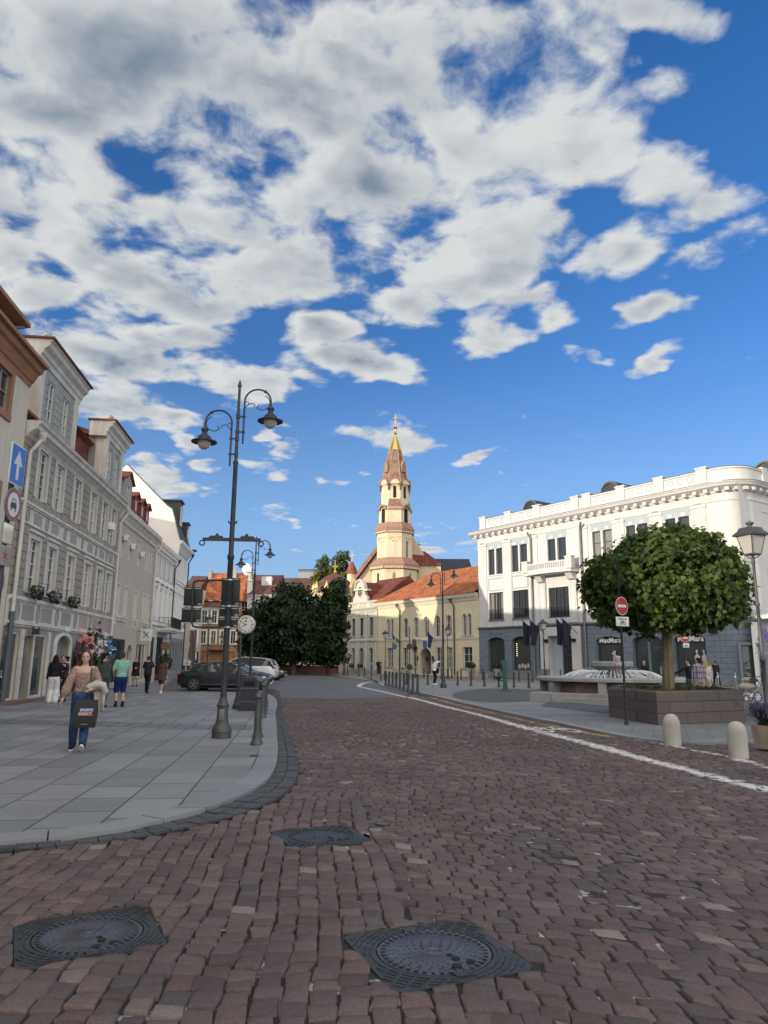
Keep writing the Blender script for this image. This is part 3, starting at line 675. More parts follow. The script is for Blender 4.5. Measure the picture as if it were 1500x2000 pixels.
class Off:                                                   # mesh builder that writes front coordinates relative to a building's corner
    pass
def shell(mb, x0, x1, y0, y1, z0, z1, front=False):          # side, back walls and a floor slab, so that no light leaks through
    mb.poly([(x0, y0, z0), (x0, y1, z0), (x0, y1, z1), (x0, y0, z1)]); mb.poly([(x1, y0, z0), (x1, y0, z1), (x1, y1, z1), (x1, y1, z0)])
    mb.poly([(x0, y1, z0), (x1, y1, z0), (x1, y1, z1), (x0, y1, z1)]); mb.poly([(x0, y0+.3, z1), (x1, y0+.3, z1), (x1, y1, z1), (x0, y1, z1)])
def gable_roof(mb, x0, x1, ye, ze, yr, zr, yb, t=.12, ov=.15):   # saddle roof along x
    p = [(ye, ze), (yr, zr), (yb, ze), (yb, ze+t*1.2), (yr, zr+t*1.2), (ye, ze+t*1.2)]
    mb.prismx(p, x0-ov, x1+ov)
def chimney(parent, x, y, z0, z1, w=.5, d=.4, m='stone_grey'):
    mb = MB(); mb.box(x-w/2, x+w/2, y-d/2, y+d/2, z0, z1); mb.box(x-w/2-.05, x+w/2+.05, y-d/2-.05, y+d/2+.05, z1-.12, z1); mb.lathe([(.1, 0), (.09, .25)], 8, (x, y, z1))
    return mb.build('chimney', M_[m], parent, smooth=False)
# ------------------------------------------------------------------ left row of fronts
mk('b1_wall', (.325, .29, .235), .8, .12, 1., .1, 30, streak=.3); mk('b1_dormer', (.33, .345, .31), .75, .1, 1., streak=.25)
mk('b0_wall', (.58, .52, .42), .85, .06, .8, .08, 25, streak=.12); mk('orange_trim', (.33, .16, .085), .75, .12, 1.5, streak=.2); mk('panel_grey', (.3, .29, .26), .8, .1); mk('panel_pink', (.40, .30, .265), .8, .1)
mk('b2_wall', (.46, .41, .335), .85, .08, .7, .08, 25, streak=.12); mk('b3_wall', (.5, .5, .5), .8, .1, .8, streak=.2); mk('b4_wall', (.46, .475, .5), .8, .08, .8, streak=.2); mk('white_wall', (.80, .78, .72), .8, .06, .8)
mk('grey_base', (.2, .21, .225), .8, .1); mk('granite_red', (.17, .1, .085), .6, .2, 20.)
def left0():
    b = frontbuilding('corner_house', 'cream house with brown moulded eaves and brown window frame at the far left edge', -.55, 'L')
    def X(s): return s+.55
    mb = MB(); ops = []
    wc = [-2.85, -6., -9.2, -12.2, -15.2]
    for c in wc: ops += [(X(c), 9.72, 1.15, 1.36, 0), (X(c), 5.2, 1.15, 1.95, 0)]
    for c in wc[1:]: ops.append((X(c), 1., 1.6, 2.1, 0))
    fwall(mb, X(-18.3), X(-.55), 0, 11.5, ops, .14, 0.); shell(mb, X(-18.3), X(-.55), 0., 11., 0, 11.5); mb.build('wall', M_['b0_wall'], b, smooth=False)
    for c in wc:
        for z, hh in ((9.72, 1.36), (5.2, 1.95)): window(b, X(c), z, 1.15, hh, dep=.12, vbars=(0.,), hbars=(.5,), sur=(.24, .05, 'orange_trim'), sill=(.24, .07, .24, 'orange_trim'), glass='glass', frame='stone_grey')
    for c in wc[1:]: window(b, X(c), 1., 1.6, 2.1, vbars=(), hbars=(), glass='shopglass', frame='dark_frame')
    mb = MB(); cornice(mb, X(-18.4), X(-.62), [(.03, 11.28), (.08, 11.42), (.13, 11.45), (.28, 11.74), (.4, 11.8), (.47, 11.97)]); mb.build('cornice', M_['orange_trim'], b, smooth=False)
    mb = MB(); mb.prismx([(-.62, 11.99), (-.62, 12.12), (.3, 12.55), (.3, 11.99)], X(-18.5), X(-.62)); mb.build('lower_eave', M_['orange_trim'], b, smooth=False)
    mb = MB(); mb.prismx([(.25, 12.2), (-.1, 12.34), (-.72, 12.47), (-.78, 12.48), (-.78, 12.62), (.25, 13.1)], X(-18.5), X(-3.1)); mb.build('upper_eave', M_['orange_trim'], b, smooth=False)
    mb = MB(); gable_roof(mb, X(-18.3), X(-3.2), .2, 12.9, 5.5, 15.9, 11., .1); mb.build('roof', M_['tiles_red'], b, smooth=False)
    mb = MB(); mb.tube([(X(-3.3), -.62, 12.4), (X(-3.6), -.45, 12.25), (X(-4.3), -.15, 12.2)], .06, 8); mb.build('downpipe', M_['zinc'], b)
left0()
def left1():
    b = frontbuilding('terrace_house', 'grey beige house with banded walls, oval frieze and two tall dormers with ball finials', -.5, 'L')
    x = lambda s: s+.5
    wc = [1.5, 3.5, 5.95, 8.55, 10.65, 12.4]
    ops = [(x(c), 4.0, 1.0, 2.0, 0) for c in wc]+[(x(c), 7.55, 1.0, 1.9, 0) for c in wc]
    ops += [(x(.35), .12, 1.5, 2.42, 0), (x(1.95), .12, .95, 2.3, 0), (x(3.3), .12, 1.45, 2.42, 0), (x(5.95), .05, 1.9, 2.5, .5), (x(8.9), .1, 2.1, 2.35, 0), (x(11.9), .3, 2.2, 2.2, 0)]
    mb = MB(); fwall(mb, 0, x(13.5), 0, 10.05, ops, .3); shell(mb, 0, x(13.5), 0, 10., 0, 10.05)
    for c in wc:
        window(b, x(c), 4., 1., 2., dep=.11, hbars=(.3, .55, .8), sur=(.2, .05, 'trim'), hood=True); window(b, x(c), 7.55, 1., 1.9, dep=.11, hbars=(.3, .55, .8), sur=(.2, .05, 'trim'))
    # banded masonry between the windows
    edges = [0.]+sum([[x(c)-.71, x(c)+.71] for c in wc], [])+[x(13.5)]
    for z0, z1 in ((3.82, 6.3), (7.3, 9.5)):
        z = z0
        while z < z1-.1:
            for i in range(0, len(edges), 2):
                if edges[i+1]-edges[i] > .12: mb.box(edges[i]+.002, edges[i+1], -.03, .01, z, min(z+.285, z1))
            z += .32
    mb.build('wall', M_['b1_wall'], b, smooth=False)
    mb = MB()
    for pr, z0, z1 in ((.06, 2.72, 2.8), (.12, 2.8, 2.9), (.05, 2.9, 3.6), (.1, 3.6, 3.66), (.16, 3.66, 3.78), (.05, 6.44, 6.5), (.04, 6.5, 7.05), (.1, 7.05, 7.12), (.15, 7.12, 7.22)): mb.box(.001, x(13.5), -pr, .01, z0, z1)
    cornice(mb, 0, x(13.48), [(.05, 9.5), (.1, 9.58), (.12, 9.62), (.3, 9.78), (.38, 9.8), (.42, 9.95), (.5, 10.0), (.54, 10.1)]); mb.build('cornice', M_['trim'], b, smooth=False)
    mids = [(wc[i]+wc[i+1])/2 for i in range(5)]
    for i, c in enumerate(wc):                                # frieze panels and ovals
        for z, h, mm in ((2.98, .55, 'panel_grey' if i < 3 else 'panel_pink'), (6.58, .38, 'panel_grey')):
            w = .62 if h > .5 else .42
            mb = MB(); mb.prism([(x(c)-w, z), (x(c)+w, z), (x(c)+w, z+h), (x(c)-w, z+h)], -.056, -.02); mb.build('frieze_panel', M_[mm], b, smooth=False)
    for c in [.4]+mids+[13.2]:
        for z, rx, rz_ in ((3.25, .17, .28), (6.77, .13, .2)):
            mb = MB(); o = [(x(c)+rx*math.cos(t), z+rz_*math.sin(t)) for t in np.linspace(0, TAU, 20)[:-1]]; mb.prism(o, -.062, -.02)
            ring(mb, [(x(c)+rx*1.3*math.cos(t), z+rz_*1.22*math.sin(t)) for t in np.linspace(0, TAU, 20)[:-1]], .04, -.08, -.02); mb.build('oval_panel', M_['panel_grey' if z > 4 else 'stone_grey'], b, smooth=False)
    # shop front
    window(b, x(.35), .12, 1.5, 2.42, dep=.1, vbars=(), hbars=(), glass='shopglass', frame='trim', fw=.09); window(b, x(3.3), .12, 1.45, 2.42, dep=.1, vbars=(), hbars=(), glass='shopglass', frame='trim', fw=.09)
    d = window(b, x(1.95), .12, .95, 2.3, dep=.25, vbars=(), hbars=(), glass='shopglass', frame='stone_grey', name='door', fw=.07)
    mb = MB(); mb.tube([(.25, .12, .5), (.25, .12, 1.7)], .02, 8); mb.build('handle', M_['zinc'], d)
    lettering(b, 'LueL', .42, 'black_paint', (x(2.15), -.19, 2.62), .02, .003, 'shop_name'); lettering(b, 'LueL', .34, 'trim_white', (x(.3), .09, 1.05), .004, .008)
    for a0_, a1_ in ((1.13, 1.45), (2.44, 2.55), (4.06, 4.3)):
        mb = MB(); mb.loft([[(x(a0_), .01, z), (x(a1_), .01, z), (x(a1_), -y, z), (x(a0_), -y, z)] for k in range(7) for z, y in ((.15+k*.36, .02), (.155+k*.36, .045), (.49+k*.36, .045), (.5+k*.36, .02))]); mb.build('pier', M_['trim'], b, smooth=False)
    mb = MB(); ring(mb, [(p[0]+x(5.95), p[1]+.05) for p in outline(2.2, 2.68, .58)], .15, -.1, .02); mb.build('arch_surround', M_['white_paint'], b, smooth=False)
    mb = MB(); mb.poly([(p[0]+x(5.95), .29, p[1]+.05) for p in outline(1.9, 2.5, .5)]); mb.build('passage_door', M_['grey_base'], b, smooth=False)
    for c, w, h, z in ((8.9, 2.1, 2.35, .1), (11.9, 2.2, 2.2, .3)): window(b, x(c), z, w, h, dep=.3, vbars=(), hbars=(), glass='glass_dark', frame='dark_frame', name='shop_window')
    mb = MB(); mb.box(x(-.4), x(1.2), -.55, .05, 0, .14); mb.box(x(1.2), x(4.4), -.4, .05, 0, .09); mb.build('doorstep', M_['granite_red'], b, smooth=False)
    for s in (-.28, 13.45): downpipe(b, x(s), .1, 9.2, 'trim', .07, -.16, kick=.25, shoe=3.2 if s < 0 else 2.8)
    # dormers
    def dormer(s0, s1, wins):
        mb = MB(); fwall(mb, s0, s1, 10.0, 12.85, [(w, 10.85, .8, 1.6, 0) for w in wins], .12, .12)
        mb.poly([(s0, .12, 10.), (s0, 4.5, 10.), (s0, 4.5, 12.85), (s0, .12, 12.85)]); mb.poly([(s1, .12, 10.), (s1, 4.5, 10.), (s1, 4.5, 12.85), (s1, .12, 12.85)]); z = 10.1
        e = [s0+.3]+sum([[w-.5, w+.5] for w in wins], [])+[s1-.3]
        while z < 12.3:
            for i in range(0, len(e), 2): mb.box(e[i], e[i+1], .095, .13, z, z+.26)
            z += .29
        d = mb.build('dormer', M_['b1_dormer'], b, smooth=False)
        for w in wins: window(d, w, 10.85, .8, 1.6, dep=.1, y=.12, hbars=(.3, .6))
        mb = MB(); mb.box(s0-.05, s0+.3, .02, .6, 10., 12.85); mb.box(s1-.3, s1+.05, .02, .6, 10., 12.85)
        pf = [(.05, 12.8), (.08, 13.0), (.14, 13.05), (.18, 13.2), (.34, 13.34), (.38, 13.5), (.44, 13.54), (.46, 13.6)]
        mb.prismx([(.9, 12.8)]+[(.12-p, z) for p, z in pf]+[(.9, 13.6)], s0-.35, s1+.35); mb.build('entablature', M_['trim'], d, smooth=False)
        mb = MB(); mb.box(s0-.42, s1+.42, -.42, 1., 13.6, 13.68); mb.prismx([(.3, 12.9), (2.5, 13.6), (4.5, 12.9)], s0-.25, s1+.25); mb.build('dormer_roof', M_['tiles_dark'], d, smooth=False)
        mb = MB(); mb.ell((s0+.25, .1, 13.88), .22, 16, 10); mb.lathe([(.16, -.22), (.1, -.18)], 12, (s0+.25, .1, 13.9)); mb.build('ball_finial', M_['stone_grey'], d)
    dormer(x(.55), x(5.05), [x(1.9), x(3.75)]); dormer(x(10.2), x(13.5), [x(11.2), x(12.55)])
    mb = MB(); gable_roof(mb, 0, x(13.5), -.35, 10.1, 5., 14.4, 10.3, .1, .02); mb.build('roof', M_['tiles_red'], b, smooth=False)
    mb = MB(); mb.prismx([(.9, 10.2), (.9, 12.2), (.6, 12.35), (3.2, 13.2), (3.2, 10.2)], x(5.9), x(10.1)); mb.build('attic', M_['tiles_dark'], b, smooth=False)
    mb = MB(); mb.box(x(5.75), x(6.0), -.3, -.12, 2.75, 2.95); mb.bar((x(5.9), -.2, 2.85), (x(5.9), .05, 2.85), .04, .04); mb.build('security_camera', M_['white_paint'], b, smooth=False)
left1()
def gutter_house2():
    b = frontbuilding('plain_house', 'plain grey beige house between the banded house and the ornate white house', 13.6, 'L')
    x = lambda s: s-13.6
    wc = [14.75, 16.6, 19.2, 21.5, 22.3, 23.1]
    ops = [(x(c), 4.05, .7 if i < 3 else .5, 1.62, 0) for i, c in enumerate(wc)]+[(x(c), 7.28, .62 if i < 3 else .5, 1.5, 0) for i, c in enumerate(wc)]
    ops += [(x(15.85), .35, 3.2, 2.36, 0), (x(18.65), .05, 1.2, 2.38, .5), (x(21.9), .25, 2.7, 2.32, 0)]
    mb = MB(); fwall(mb, 0, x(23.9), 0, 9.4, ops, .2); shell(mb, 0, x(23.9), 0, 9., 0, 9.4); mb.build('wall', M_['b2_wall'], b, smooth=False)
    for i, c in enumerate(wc):
        window(b, x(c), 4.05, .7 if i < 3 else .5, 1.62, hbars=(.6,), sur=(.1, .03, 'trim')); window(b, x(c), 7.28, .62 if i < 3 else .5, 1.5, hbars=(.6,))
    for c, w in ((15.67, 2.9), (19.2, 1.2), (22.3, 2.5)):
        mb = MB(); mb.box(x(c)-w/2, x(c)+w/2, -.12, .01, 3.85, 3.98); mb.box(x(c)-w/2+.06, x(c)+w/2-.06, -.07, .01, 3.7, 3.85)
        for sx in (-w/2+.2, w/2-.2): mb.box(x(c)+sx-.05, x(c)+sx+.05, -.09, .01, 3.45, 3.7)
        mb.build('sill_band', M_['trim'], b, smooth=False)
    mb = MB(); cornice(mb, 0, x(23.95), [(.04, 9.1), (.1, 9.15), (.12, 9.3), (.3, 9.55), (.4, 9.6), (.46, 9.85)]); mb.build('cornice', M_['trim'], b, smooth=False)
    window(b, x(15.85), .35, 3.2, 2.36, vbars=(-.1,), hbars=(), glass='shopglass', frame='dark_frame', name='shop_window')
    mb = MB(); mb.poly([(p[0]+x(18.65), .19, p[1]+.05) for p in outline(1.2, 2.38, .5)]); mb.build('door', M_['granite_red'], b, smooth=False)
    window(b, x(21.9), .25, 2.7, 2.32, vbars=(-.2, .2), hbars=(), glass='glass', frame='trim', name='shop_window')
    mb = MB(); gable_roof(mb, 0, x(23.9), -.3, 9.85, 4.6, 13.8, 9.2, .1, .02); mb.build('roof', M_['tiles_red'], b, smooth=False)
    def dorm(s, w, z0, z1, y0, wallm, roofm, nm='dormer', wz=None):
        mb = MB(); fwall(mb, s-w/2, s+w/2, z0, z1, [(s, z0+.35, w*.55, z1-z0-.5, 0)], .1, y0)
        mb.poly([(s-w/2, y0, z0), (s-w/2, 4., z0), (s-w/2, 4., z1), (s-w/2, y0, z1)]); mb.poly([(s+w/2, y0, z0), (s+w/2, 4., z0), (s+w/2, 4., z1), (s+w/2, y0, z1)])
        mb.prism([(s-w/2, z1), (s+w/2, z1), (s, z1+w*.28)], y0, y0+.05)
        d = mb.build(nm, M_[wallm], b, smooth=False); window(d, s, z0+.35, w*.55, z1-z0-.5, dep=.08, y=y0)
        mb = MB(); a = w/2+.15
        for sg in (-1, 1): mb.add([(s+sg*a, y0-.15, z1-.04), (s, y0-.15, z1+w*.3), (s, 4.2, z1+w*.3), (s+sg*a, 4.2, z1-.04), (s+sg*a, y0-.15, z1+.06), (s, y0-.15, z1+w*.3+.1), (s, 4.2, z1+w*.3+.1), (s+sg*a, 4.2, z1+.06)], [(0,1,2,3),(4,5,6,7),(0,1,5,4),(0,3,7,4),(2,3,7,6)])
        mb.build('dormer_roof', M_[roofm], d, smooth=False); return d
    dorm(x(16.2), 1.9, 10., 11.9, .25, 'b1_dormer', 'tiles_red')
    mk('red_board', (.16, .03, .025), .7, .1)
    for s in (19.6, 21.5, 23.1): dorm(x(s), 1.0, 10.5, 11.7, .5, 'red_board', 'tiles_red')
    downpipe(b, x(23.85), .1, 9.0, 'trim', .06, -.14, kick=.2, shoe=None); 
    return b
PB2 = gutter_house2()
def left3():
    b = frontbuilding('ornate_house', 'white ornate house with pilastered upper windows and an iron balcony over its shopfront', 24., 'L')
    x = lambda s: s-24.
    wc = [25.2, 27., 28.9, 30.8]
    ops = [(x(c), 4.6, .8, 2.1, .3) for c in wc]+[(x(c), 7.5, .7, 1.45, 0) for c in wc]+[(x(25.3), .1, 1.5, 3., 0), (x(28.2), .1, 2.4, 3.1, 0), (x(31.), .3, 1.2, 2.6, .4)]
    mb = MB(); fwall(mb, 0, x(32.), 0, 9.4, ops, .2); shell(mb, 0, x(32.), 0, 9., 0, 9.4); mb.build('wall', M_['b3_wall'], b, smooth=False)
    for c in wc:
        window(b, x(c), 4.6, .8, 2.1, .3, hbars=(.6,), sur=(.16, .06, 'trim_white')); window(b, x(c), 7.5, .7, 1.45, hbars=(.6,), sur=(.1, .03, 'trim_white'))
        mb = MB(); mb.prism([(x(c)-.75, 6.95), (x(c)+.75, 6.95), (x(c)+.6, 7.1), (x(c), 7.28), (x(c)-.6, 7.1)], -.18, .01); mb.build('pediment', M_['trim_white'], b, smooth=False)
        for sg in (-1, 1): mb = MB(); mb.box(x(c)+sg*.68-.09, x(c)+sg*.68+.09, -.1, .01, 4.3, 6.94); mb.build('pilaster', M_['trim_white'], b, smooth=False)
    mb = MB(); mb.box(0, x(32), -.1, .01, 3.95, 4.15); mb.build('string_course', M_['trim_white'], b, smooth=False); mb = MB(); cornice(mb, 0, x(32.02), [(.04, 8.95), (.08, 9.0), (.1, 9.15), (.34, 9.35), (.4, 9.4), (.48, 9.62)]); mb.build('cornice', M_['trim_white'], b, smooth=False)
    for k in range(26): 
        mb = MB() if k == 0 else mb; mb.box(.1+k*.3, .24+k*.3, -.3, .01, 9.18, 9.33)
    mb.build('dentils', M_['trim_white'], b, smooth=False)
    window(b, x(25.3), .1, 1.5, 3., vbars=(), hbars=(.72,), glass='glass_dark', frame='dark_frame', name='shop_window'); window(b, x(28.2), .1, 2.4, 3.1, vbars=(0.,), hbars=(.72,), glass='glass_dark', frame='dark_frame', name='shop_window'); window(b, x(31.), .3, 1.2, 2.6, .4, glass='glass_dark', frame='dark_frame')
    # balcony
    mb = MB(); mb.box(x(26.6), x(30.6), -1.1, .02, 3.62, 3.8); mb.box(x(26.7), x(30.5), -1., .02, 3.5, 3.62)
    bl = mb.build('balcony', M_['trim'], b, smooth=False); mb = MB()
    for z in (3.9, 4.55): mb.bar((x(26.65), -1.05, z), (x(30.55), -1.05, z), .03, .03); mb.bar((x(26.65), -1.05, z), (x(26.65), 0, z), .03, .03); mb.bar((x(30.55), -1.05, z), (x(30.55), 0, z), .03, .03)
    for k in range(33): s = x(26.65)+3.9*k/32; mb.bar((s, -1.05, 3.8), (s, -1.05, 4.55), .018, .018)
    for k in range(1, 8): [mb.bar((x(s), -1.05+1.05*k/8, 3.8), (x(s), -1.05+1.05*k/8, 4.55), .018, .018) for s in (26.65, 30.55)]
    mb.build('railing', M_['black_paint'], bl, smooth=False)
    mb = MB(); gable_roof(mb, 0, x(32.), -.3, 9.65, 4.5, 13.2, 9., .1, .02); mb.build('roof', M_['tiles_dark'], b, smooth=False)
    downpipe(b, x(31.85), 3.2, 8.9, 'dark_metal', .05, -.12, kick=.15)
left3()
def left4():
    b = frontbuilding('tall_house', 'tall pale blue grey house with rows of narrow windows and a sunlit white gable', 32.1, 'L')
    x = lambda s: s-32.1
    wc = [33., 34.2, 35.4, 36.6, 37.8]
    ops = [(x(c), z, .62, h, ar) for c in wc for z, h, ar in ((4.6, 2.1, 0), (8., 1.9, 0))]+[(x(c), .7, .7, 2.3, .35) for c in wc]
    mb = MB(); fwall(mb, 0, x(38.6), 0, 10.8, ops, .2); shell(mb, 0, x(38.6), 0, 9., 0, 10.8); mb.build('wall', M_['b4_wall'], b, smooth=False)
    for c in wc:
        for z, h in ((4.6, 2.1), (8., 1.9)): window(b, x(c), z, .62, h, hbars=(.65,), sur=(.14, .05, 'trim_white'))
        window(b, x(c), .7, .7, 2.3, .35, hbars=(.65,), frame='dark_frame', glass='glass_dark')
        mb = MB(); mb.box(x(c)-.4, x(c)+.4, -.08, .01, 6.95, 7.6); mb.build('apron_panel', M_['trim_white'], b, smooth=False)
    for a, c in ((3.9, 4.2), (7.65, 7.8)): mb = MB(); mb.box(0, x(38.6), -.12, .01, a, c); mb.build('string_course', M_['trim_white'], b, smooth=False)
    mb = MB(); cornice(mb, 0, x(38.7), [(.05, 10.3), (.1, 10.4), (.35, 10.75), (.45, 10.8), (.52, 11.05)]); mb.build('cornice', M_['trim_white'], b, smooth=False)
    mb = MB(); fwall(mb, .02, x(38.58), 0, 3.3, [(x(c), .7, .7, 2.3, .35) for c in wc], .05, -.04); mb.build('base_course', M_['grey_base'], b, smooth=False)
    # white fire gable rising above its neighbour
    mb = MB(); mb.prismx([(-.35, 11.05), (.45, 13.6), (.9, 13.9), (4.3, 17.2), (8.8, 12.8), (8.8, 9.)]+[(-.1, 9.)], -.02, .28); g = mb.build('gable_wall', M_['white_wall'], b, smooth=False)
    mb = MB()
    for a_, c_ in (((-.35, 11.07), (.45, 13.62)), ((.45, 13.62), (.9, 13.92)), ((.9, 13.92), (4.3, 17.22))): mb.bar((.13, a_[0], a_[1]), (.13, c_[0], c_[1]), .42, .08, up=(0, -1, 0))
    mb.build('coping', M_['lead'], g, smooth=False)
    mb = MB(); mb.prismx([(-.3, 11.05), (.5, 13.3), (4.3, 16.8), (8.8, 11.)], .3, x(38.5)); mb.build('roof', M_['lead'], b, smooth=False)
    for s, w, z0, z1, y0 in ((34.4, 1.3, 12.3, 14.6, .15), (37., 1., 11.6, 13.2, -.1)):
        mb = MB(); mb.box(x(s)-w/2, x(s)+w/2, y0, 3., z0, z1); mb.box(x(s)-w/2-.12, x(s)+w/2+.12, y0-.15, 3.2, z1, z1+.14); d = mb.build('dormer', M_['lead'], b, smooth=False); window(d, x(s), z0+.3, w*.6, z1-z0-.7, dep=-.02, y=y0-.02)
    mb = MB(); mb.box(x(38.1), x(38.7), -.75, .5, 11.06, 11.2); mb.build('gutter', M_['lead'], b, smooth=False); downpipe(b, x(38.5), .2, 10.3, 'dark_metal', .06, -.14, kick=.12)
left4()
def lefthidden():                                            # unseen houses along the row, added and sized for the shade they cast
    for s0, s1, ze, zr, lab, y in ((-29.8, -18.6, 5.2, 6.0, 'low cream annexe added to let sun between two tall houses, out of the frame', 0), (-46., -30.2, 11.6, 15.5, 'tall cream house behind the viewer, out of the frame', 0), (-62., -46.2, 11., 14.8, 'grey house far behind the viewer, out of the frame', 0),
                                   (39.2, 66., 9.4, 12.6, 'long house added for its shade, hidden behind the tall pale house', 3.4), (55., 74., 11.5, 15., 'back street house added for its shade, hidden behind the left row', 17.)):
        b = thing('row_house', lab, 'building', LF(s0, y), FROT); w = s1-s0; n = max(1, int(w/3.)); wc = [w*(i+.5)/n for i in range(n)]
        zs = [z for z in (1., 4.4, 7.8) if z+2.2 < ze]
        mb = MB(); fwall(mb, 0, w, 0, ze, [(c, z, 1.1, 1.9, 0) for c in wc for z in zs], .15); shell(mb, 0, w, 0, 10., 0, ze); mb.build('wall', M_['b0_wall'], b, smooth=False)
        for c in wc:
            for z in zs: window(b, c, z, 1.1, 1.9, sur=(.15, .04, 'trim'))
        mb = MB(); gable_roof(mb, 0, w, -.35, ze, 5., zr, 10.3); mb.build('roof', M_['tiles_red'], b, smooth=False)
lefthidden()
# ------------------------------------------------------------------ right side: white corner house, yellow house, grey house
mk('w_wall', (.545, .54, .525), .75, .07, .8, streak=.08); mk('w_blue', (.34, .385, .42), .75, .06, .8, streak=.06); mk('w_base', (.13, .16, .185), .7, .1, 1.)
M_['w_block'] = blockmat('grey blue blocks', (.155, .19, .22), .95, .42, .45); mk('w_plinth', (.19, .2, .205), .8, .12, 3.)
mk('y_wall', (.60, .53, .36), .82, .07, .6, .06, 25, streak=.1); mk('y_trim', (.60, .56, .44), .8, .08); mk('g_wall', (.43, .41, .34), .82, .08, .8, streak=.15); mk('g_trim', (.52, .5, .43), .8, .08, streak=.15)
def corner_arc(r, x, k=10): return [(x+r*math.sin(PI/2*i/k), r-r*math.cos(PI/2*i/k)) for i in range(k+1)]    # from the front round to the side
def right_white():
    b = frontbuilding('corner_shop_house', 'white corner house with grey blue ground floor shops, balcony and stepped parapet', .0, 'R')
    XE, RR = 27.7, 1.9; SIDE = 16.
    wc = [2.72, 6.2, 16.6, 20.3, 24.2]
    ops = []
    for c in wc: ops += [(c, 10.7, 2.2, 2.75, 0), (c, 5.98, 2.2, 2.82, 0)]
    ops += [(11.2, 11.1, 2.35, 2.35, 0), (11.2, 5.85, 2.5, 2.85, 0)]
    mb = MB(); fwall(mb, 0, XE, 5.0, 15.6, ops, .24); shell(mb, 0, XE+RR-.05, 0., 15., 0, 15.55)
    A = corner_arc(RR, XE); 
    for z0, z1 in ((5.0, 15.6),):
        mb.loft([[(p[0], p[1], z0) for p in A], [(p[0], p[1], z1) for p in A]], closed=False)
    so_ = [(4.2+3.6*k, 10.7, 2.2, 2.75, 0) for k in range(4)]+[(4.2+3.6*k, 5.98, 2.2, 2.82, 0) for k in range(4)]
    side = MB(); fwall(side, RR, SIDE, 5.0, 15.6, so_, .24)
    def to_side(m_): return [(XE+RR-y, x, z) for x, y, z in m_.v]     # a front drawn along x turned onto the side street
    mb.add(to_side(side), side.f); mb.build('wall', M_['w_wall'], b)
    # pilasters, panels
    for c in (0.75, 4.45, 8.25, 14.4, 18.45, 22.25, 26.2):
        mb = MB(); w = .62 if c != 8.25 else .5
        mb.box(c-w, c+w, -.09, .02, 5.25, 13.9)
        for k in range(4): mb.box(c-w+.14+k*(2*w-.36)/3, c-w+.22+k*(2*w-.36)/3, -.125, -.05, 11.6, 13.75)
        mb.box(c-w-.08, c+w+.08, -.16, .02, 13.9, 14.02); mb.box(c-w-.03, c+w+.03, -.12, .02, 14.02, 14.16)
        for k in range(6): mb.box(c-.3+k*.11, c-.25+k*.11, -.15, -.05, 14.2, 14.3)
        mb.build('pilaster', M_['w_wall'], b, smooth=False)
    def win(c, z, w, h, up, par=b, y=0.):
        f = window(par, c, z, w, h, dep=.22, vbars=(0.,), hbars=(.62,) if up else (), fw=.06, bw=.05, frame='dark_frame', glass='glass', y=y, leaf=False); return f
    for c in wc+[11.2]:
        cen = c == 11.2
        z, h, w = (11.1, 2.35, 2.35) if cen else (10.7, 2.75, 2.2); f = win(c, z, w, h, True)
        mb = MB(); mb.box(-.11, .11, -.05, .2, .0, h); link('mullion', mb.me('mullion', M_['w_wall'], False), f)
        mb = MB(); mb.box(-w/2-.1, w/2+.1, -.1, .1, -.12, 0); link('sill', mb.me('sill', M_['w_wall'], False), f)
        mb = MB(); mb.box(c-w/2-.15, c+w/2+.15, -.012, .015, 13.45, 14.15); mb.build('lintel_panel', M_['w_blue'], b, smooth=False)
        for sx in (-.6, .6): mb = MB(); mb.box(c+sx-.2, c+sx+.2, -.05, .01, 13.5, 13.78); mb.build('keystone', M_['w_wall'], b, smooth=False)
        z, h, w = (5.85, 2.85, 2.5) if cen else (5.98, 2.82, 2.2); f = win(c, z, w, h, False)
        mb = MB(); 
        for sx in (-w*.18, w*.18): mb.box(sx-.05, sx+.05, .1, .24, 0, h)
        link('mullion', mb.me('mullion', M_['dark_frame'], False), f)
        mb = MB(); mb.box(-w/2, w/2, -.02, .02, 1.02, 1.07); mb.box(-w/2, w/2, -.02, .02, .08, .12)
        for k in range(15): mb.box(-w/2+w*k/14-.01, -w/2+w*k/14+.01, -.012, .012, .0, 1.05)
        link('guard_rail', mb.me('guard_rail', M_['dark_frame'], False), f)
        mb = MB(); mb.box(-w/2-.1, w/2+.1, -.12, .1, -.14, 0); link('sill', mb.me('sill', M_['zinc'], False), f)
        if not cen:
            mb = MB(); o = [(c-1.15, 9.), (c+1.15, 9.), (c+1.15, 10.35), (c-1.15, 10.35)]; ring(mb, o, .1, -.06, .01); mb.build('spandrel_panel', M_['w_blue'], b, smooth=False)
    # ground floor
    gops = [(2.55, .6, 2.5, 3.55, .5), (6.1, .85, 2.55, 3.3, .5), (11.2, .35, 2.9, 3.75, 0), (16.75, .62, 2.8, 3.3, .45), (20.6, .35, 2.8, 3.55, .45), (24.5, .62, 2.8, 3.3, .45)]
    mb = MB(); fwall(mb, -.02, 8.55, .0, 4.95, gops[:2], .5, -.06); mb.build('ground_floor', M_['w_block'], b); mb = MB(); fwall(mb, 13.9, XE, .0, 4.95, gops[3:], .5, -.06)
    A2 = corner_arc(RR+.06, XE-.0); mb.loft([[(p[0], p[1]-.06, 0) for p in A2], [(p[0], p[1]-.06, 4.95) for p in A2]], closed=False)
    side = MB(); fwall(side, RR, SIDE, 0, 4.95, [(4.6+4*k, .6, 2.6, 3.4, .45) for k in range(3)], .4, -.06); mb.add(to_side(side), side.f)
    mb.build('ground_floor', M_['w_block'], b)
